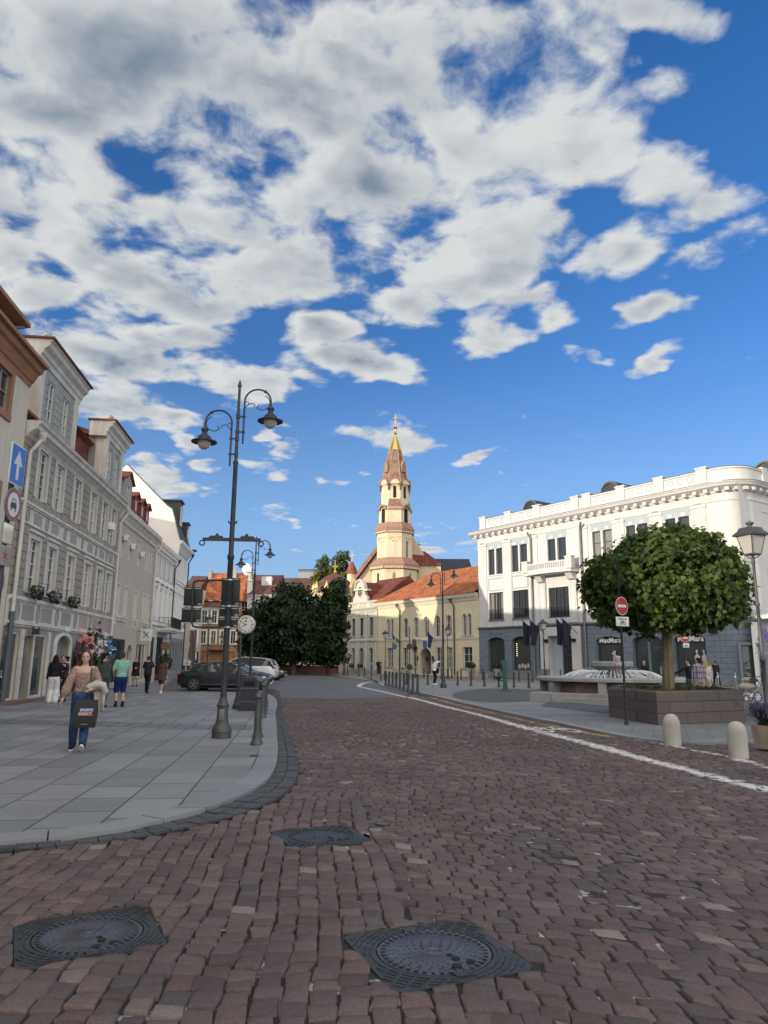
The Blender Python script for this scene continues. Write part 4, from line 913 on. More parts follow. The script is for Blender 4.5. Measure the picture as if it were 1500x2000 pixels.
    for a, c in ((-.05, 8.6), (13.9, XE)): mb = MB(); mb.box(a, c, -.14, .01, 0, .55); mb.build('plinth', M_['w_plinth'], b, smooth=False)
    for i, (c, z, w, h, ar) in enumerate(gops):
        if i == 2: continue
        f = window(b, c, z, w, h, ar, dep=.42, y=-.06, vbars=((0.,) if i in (0, 4) else ()), hbars=(.8,) if i > 2 else (), glass='shopglass', frame='dark_frame', fw=.09, name='shop_window')
        if i == 1:
            for k in range(7): mb = MB(); mb.ell((-.9, .35, 2.6-.2*k), .035, 8, 6); mb.build('lamp_bulb', M_.get('bulb') or lampmat(), f)
            # things on show
            mb = MB()
            for k in range(4): mb.ell((-.6+.4*k, .35, .3+.1*(k % 2)), (.2, .06, .28), 10, 8)
            mb.build('display', mk('display', (.4, .34, .26), .7, .3, 8.), f)
        if i in (3, 5):
            lettering(f, 'MaxMara', .62, 'trim_white', (0, .2, 2.95), .02, .012, 'shop_name')
            mb = MB()
            for sx in (.35, .95) if i == 5 else (.3,):
                mb.ell((sx, .38, 1.95), (.1, .03, .14), 10, 8); mb.lathe([(.2, .2), (.28, .5), (.16, 1.1), (.24, 1.55), (.06, 1.72), (.05, 1.85)], 12, (sx, .4, 0), sy=.12)
            mb.build('mannequin', mk('mannequin', (.5, .46, .38), .6, .3, 4.) if 'mannequin' not in M_ else M_['mannequin'], f)
        if i == 4: mb = MB(); mb.box(-.12, .12, .3, .45, 0, h-.5); mb.build('door_post', M_['w_base'], f, smooth=False)
    lettering(b, 'EMPORIUM', .42, 'w_base', (2.6, -.075, 4.5), .02, .01, 'shop_name')
    # centre bay
    mb = MB(); fwall(mb, 8.75, 13.75, .02, 4.95, [gops[2]], .7, -.16); mb.box(8.75, 8.79, -.16, .05, 0, 4.95); mb.box(13.71, 13.75, -.16, .05, 0, 4.95); mb.build('entrance_surround', M_['w_wall'], b, smooth=False)
    for a, c in ((8.7, 9.75), (12.65, 13.8)): mb = MB(); mb.box(a, c, -.2, .0, 0, 1.); mb.build('plinth', M_['w_plinth'], b, smooth=False)
    d = window(b, 11.9, .35, 1.5, 3.75, dep=.5, y=-.16, vbars=(), hbars=(), frame='w_base', glass='glass_dark', name='door', fw=.08)
    mb = MB()
    for i in range(5): mb.box(-.56+i*.28, -.5+i*.28, .47, .52, .4, 3.2)
    for j in range(10): mb.box(-.56, .62, .472, .518, .4+j*.3, .47+j*.3)
    mb.build('door_grid', M_['dark_frame'], d, smooth=False)
    mb = MB(); mb.poly([(9.75, .52, .35), (11.15, .52, .35), (11.15, .52, 4.1), (9.75, .52, 4.1)]); mb.build('entrance_wall', M_['w_blue'], b, smooth=False)
    mb = MB(); mb.box(9.75, 12.65, -.19, -.02, 5.25, 5.78); mb.build('sign_band', M_['w_blue'], b, smooth=False); lettering(b, 'WORKLAND', .56, 'white_paint', (11.2, -.215, 5.5), .02, .015, 'house_sign')
    for c in (9.3, 13.1):
        mb = MB(); mb.box(c-.42, c+.42, -.2, .01, 5.3, 9.2); mb.build('pilaster', M_['w_wall'], b, smooth=False); mb = MB(); ring(mb, [(c-.3, 5.6), (c+.3, 5.6), (c+.3, 9.), (c-.3, 9.)], .05, -.215, -.19); mb.build('pilaster_panel', M_['w_blue'], b, smooth=False)
        mb = MB(); mb.prismx([(0, 9.2), (-.45, 9.35), (-.75, 9.75), (-.9, 9.95), (0, 9.95)], c-.38, c+.38); mb.build('bracket', M_['w_wall'], b, smooth=False)
    # balcony, bowed
    bow = [(7.9+5.8*t, -1.0-.45*math.sin(PI*t)) for t in np.linspace(0, 1, 13)]
    mb = MB(); mb.prismz([(7.7, .02)]+[(p[0]*1.03-.33, p[1]-.12) for p in bow]+[(13.95, .02)], 9.95, 10.15); mb.prismz([(7.9, .02)]+bow+[(13.7, .02)], 10.15, 10.22)
    bl = mb.build('balcony', M_['w_wall'], b, smooth=False); mb = MB()
    inn = [(p[0], p[1]+.14) for p in bow]
    for z0, z1 in ((10.22, 10.45), (10.93, 11.08)): mb.prismz(bow+inn[::-1], z0, z1)
    for i in range(12):
        (ax, ay), (bx, by) = bow[i], bow[i+1]
        for zz in (10.45, 10.61, 10.77): 
            for k in range(2):
                f0, f1 = k/2, k/2+.28; mb.prismz([(ax+(bx-ax)*f0, ay+(by-ay)*f0), (ax+(bx-ax)*f1, ay+(by-ay)*f1), (ax+(bx-ax)*f1, ay+(by-ay)*f1+.14), (ax+(bx-ax)*f0, ay+(by-ay)*f0+.14)], zz, zz+.16)
            if zz > 10.5: mb.prismz([(ax, ay), (bx, by), (bx, by+.14), (ax, ay+.14)], zz-.03, zz+.03)
    mb.build('parapet', M_['w_wall'], bl, smooth=False)
    for xx in (8.0, 13.55): mb = MB(); mb.box(xx-.38, xx+.38, -1.2, -.72, 10.23, 11.3); mb.box(xx-.43, xx+.43, -1.25, -.67, 11.3, 11.4); mb.build('pedestal', M_['w_wall'], bl, smooth=False)
    # string course, main cornice, parapet: run along the front, round the corner and down the side
    def run(prof_pts, x0, mat_, name, up=0.):
        mb = MB(); rings = []
        def st(base, nrm): return [(base[0]+nrm[0]*p, base[1]+nrm[1]*p, z) for p, z in prof_pts]
        rings.append(st((x0, 0), (0, -1)));
        for i in range(11):
            a_ = PI/2*i/10; rings.append(st((XE+RR*math.sin(a_), RR-RR*math.cos(a_)), (math.sin(a_), -math.cos(a_))))
        rings.append(st((XE+RR, SIDE), (1, 0))); mb.loft(rings); return mb.build(name, M_[mat_], b)
    run([(0., 4.95), (.12, 4.95), (.2, 5.05), (.28, 5.1), (.28, 5.2), (0, 5.24)], 0., 'zinc', 'string_course')
    run([(0, 14.9), (.08, 14.9), (.12, 15.05), (.5, 15.25), (.62, 15.3), (.72, 15.5), (.78, 15.52), (.78, 15.62), (0, 15.72)], -.75, 'w_wall', 'cornice')
    run([(.8, 15.6), (.82, 15.6), (.82, 15.66), (.0, 15.76), (0, 15.73)], -.78, 'zinc', 'gutter')
    run([(0, 14.2), (.07, 14.2), (.07, 14.4), (0, 14.42)], 0., 'w_wall', 'architrave')
    run([(-.05, 15.7), (.22, 15.7), (.22, 15.95), (.16, 15.97), (.16, 16.7), (.24, 16.74), (.24, 16.86), (-.05, 16.9)], .5, 'w_wall', 'parapet')
    run([(-.06, 16.9), (.26, 16.87), (.26, 16.9), (-.06, 16.94)], .5, 'lead', 'parapet_flashing')
    for k in range(30): mb = MB(); c = .2+.93*k; mb.box(c-.17, c+.17, -.55, .02, 14.92, 15.18); mb.build('modillion', M_['w_wall'], b, smooth=False)
    for k in range(5): a_ = PI/2*(k+.5)/5; mb = MB(); mb.obox((XE+(RR+.25)*math.sin(a_), RR-(RR+.25)*math.cos(a_), 15.05), (.32, .55, .26), Matrix.Rotation(a_, 3, 'Z')); mb.build('modillion', M_['w_wall'], b, smooth=False)
    for k in range(14): mb = MB(); c = RR+.5+.93*k; mb.box(XE+RR-.02, XE+RR+.55, c-.17, c+.17, 14.92, 15.18); mb.build('modillion', M_['w_wall'], b, smooth=False)
    ped = [1.1, 4.95, 9.0, 13.85, 15.25, 19., 22.9, 26.8]
    for c in ped:
        mb = MB(); mb.box(c-.45, c+.45, -.3, .1, 15.72, 17.02); mb.box(c-.52, c+.52, -.36, .12, 17.02, 17.14)
        for z in np.arange(16.1, 16.9, .14): mb.box(c-.05, c+.05, -.33, -.28, z, z+.07)
        mb.build('pedestal', M_['w_wall'], b, smooth=False)
    for c in (2.5, 5.5): mb = MB(); mb.box(XE+RR-.1, XE+RR+.3, c*1.5-.4, c*1.5+.4, 15.72, 17.1); mb.build('pedestal', M_['w_wall'], b, smooth=False)
    for i in range(len(ped)-1):
        n = int((ped[i+1]-ped[i]-1.2)/.75)
        for k in range(n):
            c = ped[i]+.6+(ped[i+1]-ped[i]-1.2)*(k+.5)/n; mb = MB(); ring(mb, [(c-.25, 16.1), (c+.25, 16.1), (c+.25, 16.6), (c-.25, 16.6)], .06, -.18, -.15); mb.build('parapet_panel', M_['w_blue'], b, smooth=False)
    mb = MB(); mb.prismx([(.6, 15.6), (1., 16.95), (2.2, 17.1), (14.6, 17.1), (14.6, 15.6)], .3, XE+RR-.3); mb.build('roof', M_['lead'], b, smooth=False)
    for c, y in ((7.5, .0), (17.35, .0), (29.3, 4.5)):          # round roof windows
        mb = MB(); k = 14; o = [(c+1.02*math.cos(PI*i/k), 16.95+1.08*math.sin(PI*i/k)) for i in range(k+1)]; mb.prism(o, .55+y, 3.2+y); d = mb.build('dormer', M_['lead'], b)
        mb = MB(); ring(mb, [(c+1.05*math.cos(PI*i/k), 16.9+1.12*math.sin(PI*i/k)) for i in range(k+1)], .16, .42+y, .6+y); mb.build('dormer_rim', mk('wood_rim', (.1, .085, .07), .6) if 'wood_rim' not in M_ else M_['wood_rim'], d)
        mb = MB(); o = [(c+.78*math.cos(PI*i/k), 16.95+.8*math.sin(PI*i/k)) for i in range(k+1)]; mb.prism(o, .53+y, .56+y); mb.build('pane', M_['glass'], d, smooth=False)
    for s in (8.05, 14.35): downpipe(b, s, .4, 14.1, 'zinc', .1, -.26, hopper=False, kick=-.15 if s < 10 else .35)
    # rounded corner entrance
    cx, cy = XE+RR*math.sin(PI/4), RR-RR*math.cos(PI/4); e = thing('x', None, None); bpy.data.objects.remove(e)
    rz = PI/4
    dd = window(b, cx+.1, .1, 1.5, 2.9, dep=-.12, vbars=(), hbars=(), frame='dark_frame', glass='shopglass', fw=.09, name='door', y=cy-.1); dd.rotation_euler.z = rz
    mb = MB(); ring(mb, [(-.95, 0), (.95, 0), (.95, 3.15), (-.95, 3.15)], .2, -.3, -.05); o = mb.build('door_surround', M_['w_base'], b, (cx+.1, cy-.1, .05), rz, smooth=False)
    l1 = lettering(b, '18', .34, 'w_base', (cx+.14, cy-.14, 4.1), .02); l1.rotation_euler.z = rz; l2 = lettering(b, 'DIDŽIOJI', .36, 'w_base', (cx+.16, cy-.16, 3.5), .02); l2.rotation_euler.z = rz
    mb = MB(); ring(mb, [(-.38, -.3), (.38, -.3), (.38, .36), (-.38, .36)], .07, -.03, .0); mb.build('number_frame', M_['w_base'], b, (cx+.12, cy-.12, 4.1), rz, smooth=False)
    mb = MB(); mb.prismx([(-.06, 4.2), (-.32, 4.25), (-.24, 3.95), (-.06, 3.95)], 26.35, 26.95); mb.build('wall_lamp', M_['black_paint'], b, smooth=False)
    for c in (9.6, 12.95): mb = MB(); mb.prismx([(-.16, 3.75), (-.42, 3.8), (-.34, 3.5), (-.16, 3.5)], c-.25, c+.25); mb.build('wall_lamp', M_['black_paint'], b, smooth=False)
    for k in range(4):
        so2 = 4.2+3.6*k
        for z, h in ((10.7, 2.75), (5.98, 2.82)):
            f = window(b, XE+RR, z, 2.2, h, dep=.22, vbars=(-.18, .18), hbars=(.62,), frame='dark_frame', fw=.06, y=so2); f.rotation_euler.z = PI/2
    mb = MB(); mb.box(.2, 2.1, -.9, -.14, 0, .2); mb.box(.5, 1.9, -.6, -.14, .2, .4); mb.build('doorstep', M_['stone_grey'], b, smooth=False)
    mb = MB(); mb.box(9.3, 13., -.9, -.2, 0, .17); mb.build('doorstep', M_['stone_grey'], b, smooth=False)
    return b
def lampmat():
    m, nt, bb = newmat('lit bulb'); bb.inputs['Emission Color'].default_value = (1, .8, .5, 1); bb.inputs['Emission Strength'].default_value = 2.; M_['bulb'] = m; return m
WB = right_white()
def right_yellow():
    b = frontbuilding('yellow_house', 'pale yellow two storey house with orange tiled roof and arched gateway', -19.2, 'R')
    x = lambda s: s+19.2
    dbl = [-16.45, -1.95]; sg = [-13.15, -11.13, -9.15, -7.05, -5.05]
    ops = [(x(c), 4.42, .72, 2.4, .36) for d in dbl for c in (d-.42, d+.42)]+[(x(c), 4.42, 1.0, 2.4, .5) for c in sg]
    lw = [(-16.5, 1.45), (-13.3, 1.05), (-11.4, 1.0), (-6.9, 1.05), (-5.0, 1.), (-1.98, 1.55)]
    ops += [(x(c), .9, w, 2.3, 0) for c, w in lw]+[(x(-9.3), .08, 2.15, 3.05, .95)]
    mb = MB(); fwall(mb, 0, x(-.02), 0, 8.3, ops, .3); shell(mb, 0, x(-.02), 0, 11., 0, 8.3); mb.build('wall', M_['y_wall'], b, smooth=False)
    for d in dbl:
        for c in (d-.42, d+.42): window(b, x(c), 4.42, .72, 2.4, .36, dep=.22, hbars=(.62,), sur=(.1, .04, 'y_trim'))
        mb = MB(); mb.box(x(d)-1., x(d)+1., -.1, .02, 4.28, 4.41); mb.build('sill', M_['stone_grey'], b, smooth=False)
    for c in sg: window(b, x(c), 4.42, 1.0, 2.4, .5, dep=.22, hbars=(.62,), sur=(.12, .04, 'y_trim'))
    for c, w in lw: window(b, x(c), .9, w, 2.3, dep=.26, hbars=(.33, .66), sill=(.1, .1, .08, 'stone_grey'), vbars=(0.,) if w < 1.2 else (-.0,))
    mb = MB()
    for pr, z0, z1 in ((.03, 3.95, 4.02), (.07, 4.02, 4.14), (.12, 4.14, 4.24)): mb.box(.001, x(-.03), -pr, .01, z0, z1)
    mb.build('string_course', M_['y_trim'], b, smooth=False)
    mb = MB(); cornice(mb, -.25, x(-.1), [(.05, 8.2), (.1, 8.25), (.14, 8.4), (.3, 8.62), (.38, 8.66), (.42, 8.85), (.48, 8.9), (.5, 9.0)]); mb.build('cornice', M_['y_trim'], b, smooth=False)
    mb = MB(); W_ = x(-.05)                                   # hipped roof
    mb.add([(-.35, -.55, 8.98), (W_, -.55, 8.98), (W_, 5.4, 12.95), (4.6, 5.4, 12.95), (-.35, 11.2, 8.98), (W_, 11.2, 8.98), (-.35, -.55, 9.08), (W_, -.55, 9.08)], [(6, 7, 2, 3), (6, 3, 4), (4, 3, 2, 5), (0, 1, 7, 6)]); mb.build('roof', M_['tiles_orange'], b, smooth=False)
    for s in (-14.25, -4.0): downpipe(b, x(s), .1, 8.0, 'dark_metal', .07, -.16, kick=-.3)
    # gateway
    mb = MB(); mb.poly([(p[0]+x(-9.3), 2.2, p[1]+.08) for p in outline(2.15, 3.05, .95)]); o = outline(2.12, 3.03, .94)
    mb.loft([[(p[0]+x(-9.3), .31, p[1]+.08) for p in o], [(p[0]+x(-9.3), 2.2, p[1]+.08) for p in o]], cap=False); mb.build('gateway', M_['g_wall'], b, smooth=False)
    mb = MB(); mb.box(x(-9.0), x(-8.3), .6, .68, .1, 2.9); mb.build('gate_leaf', mk('dark_wood', (.05, .035, .028), .6), b, smooth=False)
    mb = MB(); ring(mb, [(p[0]+x(-9.3), p[1]+.06) for p in outline(2.4, 3.2, 1.08)], .11, -.05, .01); mb.build('arch_surround', M_['y_trim'], b, smooth=False)
    for s, z, w, h in ((-10.85, 1.95, .16, .26), (-7.95, 1.95, .2, .26), (-9.65, 1.9, .3, .26)):
        mb = MB(); mb.box(x(s)-w, x(s)+w, -.05 if s != -9.65 else .5, .0 if s != -9.65 else .56, z-h, z+h); mb.build('wall_plaque', M_['black_paint'], b, smooth=False)
    mb = MB(); mb.lathe([(.36, -.03), (.36, .03), (0, .04)], 20, (x(-11.35), -.12, 3.75), Matrix.Rotation(R(90), 3, 'X'), sy=1.4); mb.build('coat_of_arms', mk('bronze', (.12, .11, .08), .5, metal=.4), b)
    mb = MB(); mb.box(x(-11.75), x(-10.9), -.06, 0, 2.98, 3.35); mb.build('wall_plaque', M_['black_paint'], b, smooth=False)
    mb = MB(); mb.prism([(x(-9.3)+p, q_) for p, q_ in ((-.28, 4.05), (.28, 4.05), (.28, 3.4), (.2, 3.15), (0, 3.02), (-.2, 3.15), (-.28, 3.4))], -.2, -.14); mb.build('shield_sign', mk('shield_blue', (.08, .13, .3), .5), b, smooth=False)
    chimney(b, x(-1.3), 5.2, 12.4, 13.7, 2.0, 1.0, 'g_trim')
    return b
right_yellow()
def right_grey():
    b = frontbuilding('narrow_house', 'narrow grey beige house with round attic window between dark trees and the yellow house', -26.4, 'R')
    x = lambda s: s+26.4; W_ = x(-19.25)
    wc = [x(-25.), x(-23.), x(-20.7)]
    ops = [(c, 4.85, .85, 2.4, .2) for c in wc]+[(wc[0], .35, .9, 3., .45), (wc[1], .1, 1.15, 3.2, .5), (wc[2], .35, 1., 3., .45)]
    mb = MB(); fwall(mb, 0, W_, 0, 9.3, ops, .3); shell(mb, 0, W_, 0, 10., 0, 9.3); mb.build('wall', M_['g_wall'], b, smooth=False)
    for c in wc: window(b, c, 4.85, .85, 2.4, .2, dep=.2, hbars=(.62,), frame='dark_wood2', sur=(.14, .06, 'g_trim'), sill=(.12, .14, .14, 'g_trim'))
    for i, c in enumerate(wc):
        z, w, h, a = ops[3+i][1:]; window(b, c, z, w, h, a, dep=.28, vbars=(0.,), hbars=(.7,), frame='grey_base' if i == 1 else 'g_trim', glass='glass', sur=(.12, .04, 'g_trim'), name='door' if i == 1 else 'shop_window')
    for c in (.3, (wc[0]+wc[1])/2, (wc[1]+wc[2])/2, W_-.3):
        mb = MB(); mb.box(c-.22, c+.22, -.08, .01, .5, 4.1); mb.box(c-.22, c+.22, -.08, .01, 4.5, 8.0); mb.box(c-.28, c+.28, -.12, .01, 7.55, 7.75); mb.build('pilaster', M_['g_trim'], b, smooth=False)
    mb = MB()
    for pr, z0, z1 in ((.08, 4.1, 4.2), (.16, 4.2, 4.34), (.1, 4.34, 4.5), (.08, 9.2, 9.3), (.14, 9.3, 9.42)): mb.box(0, W_, -pr, .01, z0, z1)
    mb.build('string_course', M_['g_trim'], b, smooth=False); mb = MB(); cornice(mb, -.15, W_, [(.05, 7.95), (.1, 8.0), (.14, 8.15), (.34, 8.35), (.4, 8.4), (.46, 8.55)]); mb.build('cornice', M_['g_trim'], b, smooth=False)
    for c in (.3, 2.6, 5.0, W_-.35): mb = MB(); mb.box(c-.3, c+.3, -.06, .01, 8.56, 9.2); mb.build('attic_pier', M_['g_trim'], b, smooth=False)
    mb = MB(); mb.box(0, W_, -.12, .01, 0, .5); mb.build('plinth', M_['stone_grey'], b, smooth=False)
    lettering(b, 'TAURAS', .34, 'dark_frame', (wc[1], -.09, 3.55), .02) if False else None
    cx = 3.0                                                    # attic front with oval window
    mb = MB(); k = 14; o = [(cx-1.75, 9.42), (cx+1.75, 9.42), (cx+1.75, 9.9), (cx+1.25, 10.3)]+[(cx+1.2*math.cos(PI*i/k), 11.0+1.35*math.sin(PI*i/k)) for i in range(k+1)]+[(cx-1.25, 10.3), (cx-1.75, 9.9)]
    mb.prism(o, -.08, .3); g = mb.build('attic_front', M_['g_trim'], b, smooth=False)
    mb = MB(); ring(mb, [(cx+1.32*math.cos(PI*i/k), 10.95+1.5*math.sin(PI*i/k)) for i in range(k+1)], .2, -.3, .05); mb.box(cx+1.05, cx+2.1, -.35, .3, 10.75, 11.0); mb.box(cx-2.1, cx-1.05, -.35, .3, 10.75, 11.0) if False else None; mb.build('arch_surround', M_['g_trim'], g, smooth=False)
    mb = MB(); el_ = [(cx+.5*math.cos(t), 10.75+.68*math.sin(t)) for t in np.linspace(0, TAU, 24)[:-1]]; ring(mb, el_, -.14, -.14, -.05); mb.box(cx-.03, cx+.03, -.12, -.08, 10.1, 11.4); mb.box(cx-.5, cx+.5, -.12, -.08, 10.7, 10.76); f = mb.build('window', M_['g_trim'], g, smooth=False)
    mb = MB(); mb.prism(el_, -.1, -.085); mb.build('pane', M_['glass'], f, smooth=False)
    mb = MB(); mb.prismx([(.3, 9.45), (2.2, 11.), (5., 12.9), (9.6, 9.4)], .02, W_+.1); mb.prism([(cx-1.1, 9.6), (cx+1.1, 9.6)]+[(cx+1.1*math.cos(PI*i/k), 10.9+1.2*math.sin(PI*i/k)) for i in range(k+1)], .3, 4.); mb.build('roof', M_['tiles_dark'], b, smooth=False)
    downpipe(b, .08, .1, 8.2, 'g_trim', .06, -.2)
mk('dark_wood2', (.07, .055, .045), .6)
right_grey()
# ------------------------------------------------------------------ church
mk('ch_wall', (.60, .50, .345), .82, .12, .5, .08, 20, streak=.12); mk('ch_brick', (.29, .165, .125), .85, .2, 2.); mk('ch_pale', (.62, .50, .33), .8, .1); mk('gold', (.6, .45, .17), .35, .1, 3., metal=1.)
def slatemat():
    m, nt, b = newmat('patterned spire tiles'); q = NT(nt); tc = q.n('ShaderNodeTexCoord').outputs['Object']
    v = q.n('ShaderNodeTexVoronoi', inp={'Vector': tc, 'Scale': 1.1}); f = q.mr(q.noise(tc, 1.4, 4, .6), .45, .58)
    q.link(q.mix(f, (.2, .075, .05, 1), (.2, .155, .13, 1)), b.inputs['Base Color']); b.inputs['Roughness'].default_value = .7
    q.link(q.n('ShaderNodeBump', inp={'Strength': .5, 'Distance': .05, 'Height': v.outputs[0]}).outputs[0], b.inputs['Normal']); return m
M_['spire'] = slatemat()
def church():
    c = Vector((1.82, 116.5, 0)); b = thing('church', 'cream church with octagonal bell tower, red tiled spire and gilded cross', 'church', c, R(-2.5)); N = 8
    def oct_(r, z): return [(r/math.cos(PI/8)*math.cos(TAU*(i+.5)/8), r/math.cos(PI/8)*math.sin(TAU*(i+.5)/8), z) for i in range(8)]
    def tier(mb, prof): mb.loft([oct_(r, z) for r, z in prof])
    mb = MB(); tier(mb, [(3.6, 0), (3.6, 16.2)]); tier(mb, [(2.85, 16.2), (2.85, 22.2)]); tier(mb, [(2.6, 22.2), (2.6, 26.2)]); tier(mb, [(2.28, 26.2), (2.28, 30.2)]); t = mb.build('tower', M_['ch_wall'], b, smooth=False)
    mb = MB(); tier(mb, [(3.62, 15.9), (3.85, 16.05), (4.0, 16.4), (4.02, 16.75), (3.95, 16.8), (2.9, 17.9)]); mb.build('lower_cornice', M_['ch_brick'], t, smooth=False)
    mb = MB(); tier(mb, [(2.86, 21.9), (3.0, 22.), (3.2, 22.3), (3.22, 22.7), (3.15, 22.75), (2.62, 23.7)]); mb.build('middle_cornice', M_['ch_brick'], t, smooth=False)
    for r, z, n_ in ((3.93, 16.2, 6), (3.08, 22.15, 5)):          # dentils under the cornices
        mb = MB()
        for i in range(8):
            a = TAU*i/8
            for k in range(n_*2):
                off = (k-n_+.5)*(r*.78/(n_*2)); mb.obox((r*math.cos(a)-off*math.sin(a), r*math.sin(a)+off*math.cos(a), z), (.14, .16, .34), Matrix.Rotation(a, 3, 'Z'))
        mb.build('dentils', M_['ch_pale'], t, smooth=False)
    def panel(i, r, w, zb, h, ar, mat_, dep=.05, name='blind_window'):
        a = TAU*i/8; mb = MB(); o = outline(w, h, ar, 8); rt = Matrix.Rotation(a+PI/2, 3, 'Z'); n_ = len(o)
        vs = []
        for y_ in (r+dep, r-.1): vs += [rt @ Vector((p[0], -y_, zb+p[1])) for p in o]
        mb.add(vs, [list(range(n_))]+[(k, (k+1) % n_, n_+(k+1) % n_, n_+k) for k in range(n_)]); return mb.build(name, M_[mat_], t, smooth=False)
    def hood(i, r, w, zb, h, ar, th, mat_, dep=.18, name='arch_hood'):
        a = TAU*i/8; mb = MB(); k = 10; pts = [(w/2*math.cos(PI*j/k), zb+h-ar+ar*math.sin(PI*j/k)) for j in range(k+1)]; out = [((w/2+th)*math.cos(PI*j/k), zb+h-ar+(ar+th)*math.sin(PI*j/k)) for j in range(k+1)]
        rt = Matrix.Rotation(a+PI/2, 3, 'Z')
        for j in range(k):
            q4 = (pts[j], pts[j+1], out[j+1], out[j]); vs = [rt @ Vector((p[0], -r-dep, p[1])) for p in q4]+[rt @ Vector((p[0], -r+.1, p[1])) for p in q4]
            mb.add(vs, [(0, 1, 2, 3), (0, 4, 5, 1), (3, 2, 6, 7), (1, 5, 6, 2), (0, 3, 7, 4)])
        return mb.build(name, M_[mat_], t, smooth=False)
    for i in (4, 5, 6, 7, 0):                                  # faces seen from the square
        fr = TAU*i/8
        panel(i, 3.6, .0001+.45, 13.9, 1.5, .22, 'glass_dark' if i == 5 else 'ch_brick', .03); [panel(i, 3.6, .5, 14.0, 1.3, .25, 'ch_pale', .04+.002*k) for k in range(0)]
        for k in (-1, 0, 1):
            pass
        for z in (17.9,):
            panel(i, 2.85, .32, 17.6, 3.0, .16, 'glass_dark' if i in (7,) else 'ch_wall', .04); 
        hood(i, 2.85, .6, 17.6, 3.1, .3, .14, 'ch_pale', .1); hood(i, 2.85, 1.5, 18.2, 3.0, .5, .1, 'ch_pale', .08)
        mb = MB(); a = fr
        for k in range(7):
            off = (k-3)*.28; mb.obox((2.9*math.cos(a)-off*math.sin(a), 2.9*math.sin(a)+off*math.cos(a), 21.2), (.1, .16, .2), Matrix.Rotation(a, 3, 'Z') @ Matrix.Rotation(R(40), 3, 'X'))
        mb.build('zigzag_band', M_['ch_pale'], t, smooth=False)
        if i in (5, 7, 1, 3):
            panel(i, 2.6, .78, 23.6, 2.5, .39, 'black_void', .03, 'belfry_opening'); hood(i, 2.6, 1.3, 23.6, 2.8, .65, .3, 'ch_brick', .3)
        else:
            a = fr; mb = MB(); rt = Matrix.Rotation(a+PI/2, 3, 'Z'); mb.add([rt @ Vector(p) for p in ((-1.1, -2.62, 26.2), (1.1, -2.62, 26.2), (.95, -2.3, 27.6), (-.95, -2.3, 27.6), (-1.1, -2.3, 26.2), (1.1, -2.3, 26.2))], [(0, 1, 2, 3), (0, 3, 4), (1, 5, 2)]); mb.build('sloped_roof', M_['spire'], t, smooth=False)
            mb = MB(); mb.obox((2.62*math.cos(a), 2.62*math.sin(a), 25.9), (.35, 2.1, .3), Matrix.Rotation(a, 3, 'Z')); mb.build('brick_band', M_['ch_brick'], t, smooth=False)
        if i in (5, 7):
            pass
        panel(i, 2.28, .5, 27.8, 2.0, .25, 'black_void' if i in (6, 7) else 'ch_pale', .03); hood(i, 2.28, .75, 27.7, 2.3, .37, .12, 'ch_pale', .09); hood(i, 2.28, 1.5, 27.3, 3.6, .75, .24, 'ch_brick', .34)
        a = fr; mb = MB(); rt = Matrix.Rotation(a+PI/2, 3, 'Z'); o = [(-.76, 30.1), (.76, 30.1)]+[(.76*math.cos(PI*j/8), 30.15+.78*math.sin(PI*j/8)) for j in range(9)]; n_ = len(o)
        mb.add([rt @ Vector((p[0], -2.55, p[1])) for p in o]+[rt @ Vector((p[0], -1.6, p[1])) for p in o], [list(range(n_))]+[(k, (k+1) % n_, n_+(k+1) % n_, n_+k) for k in range(n_)]); mb.build('gablet', M_['ch_wall'], t, smooth=False)
        for sg in (-1, 1):
            a2 = fr+sg*PI/8; mb = MB(); mb.lathe([(.05, 29.), (.16, 29.3), (.16, 29.6), (.26, 29.9), (.26, 30.3)], 8, (2.55*math.cos(a2), 2.55*math.sin(a2), 0)); mb.build('corbel', M_['ch_brick'], t)
    mb = MB(); tier(mb, [(2.35, 30.2), (2.25, 30.7), (1.0, 36.4)]); sp = mb.build('spire', M_['spire'], b, smooth=False)
    mb = MB(); tier(mb, [(1.02, 36.3), (.22, 38.9), (.1, 39.)]); mb.build('spire_tip', M_['gold'], sp, smooth=False)
    mb = MB()
    for i in range(8):
        a = TAU*(i+.5)/8; k = 1/math.cos(PI/8); mb.tube([(2.3*k*math.cos(a), 2.3*k*math.sin(a), 30.5), (1.02*k*math.cos(a), 1.02*k*math.sin(a), 36.4), (.24*math.cos(a), .24*math.sin(a), 38.9)], .07, 6)
    mb.build('gilded_rib', M_['gold'], sp)
    for i in (5, 7, 3, 1):                                    # spire lucarnes
        a = TAU*i/8; rt = Matrix.Rotation(a+PI/2, 3, 'Z'); mb = MB()
        o = [(-.42, 32.3), (.42, 32.3), (.42, 33.5), (0, 34.3), (-.42, 33.5)]; mb.add([rt @ Vector((p[0], -2.15, p[1])) for p in o]+[rt @ Vector((p[0], -1.2, p[1])) for p in o], [list(range(5))]+[(k, (k+1) % 5, 5+(k+1) % 5, 5+k) for k in range(5)]); mb.build('lucarne', M_['ch_brick'], sp, smooth=False)
    mb = MB(); mb.lathe([(.2, 38.7), (.16, 39.2), (.3, 39.5), (.12, 39.9), (.14, 40.2), (.34, 40.5), (.14, 40.85), (.06, 41.0)], 10); mb.box(-.05, .05, -.05, .05, 41., 42.9); mb.box(-.42, .42, -.05, .05, 42.15, 42.27); mb.box(-.22, .22, -.05, .05, 42.5, 42.6); mb.bar((-.25, 0, 41.75), (.25, 0, 41.5), .08, .1); mb.build('cross', M_['gold'], sp, smooth=False)
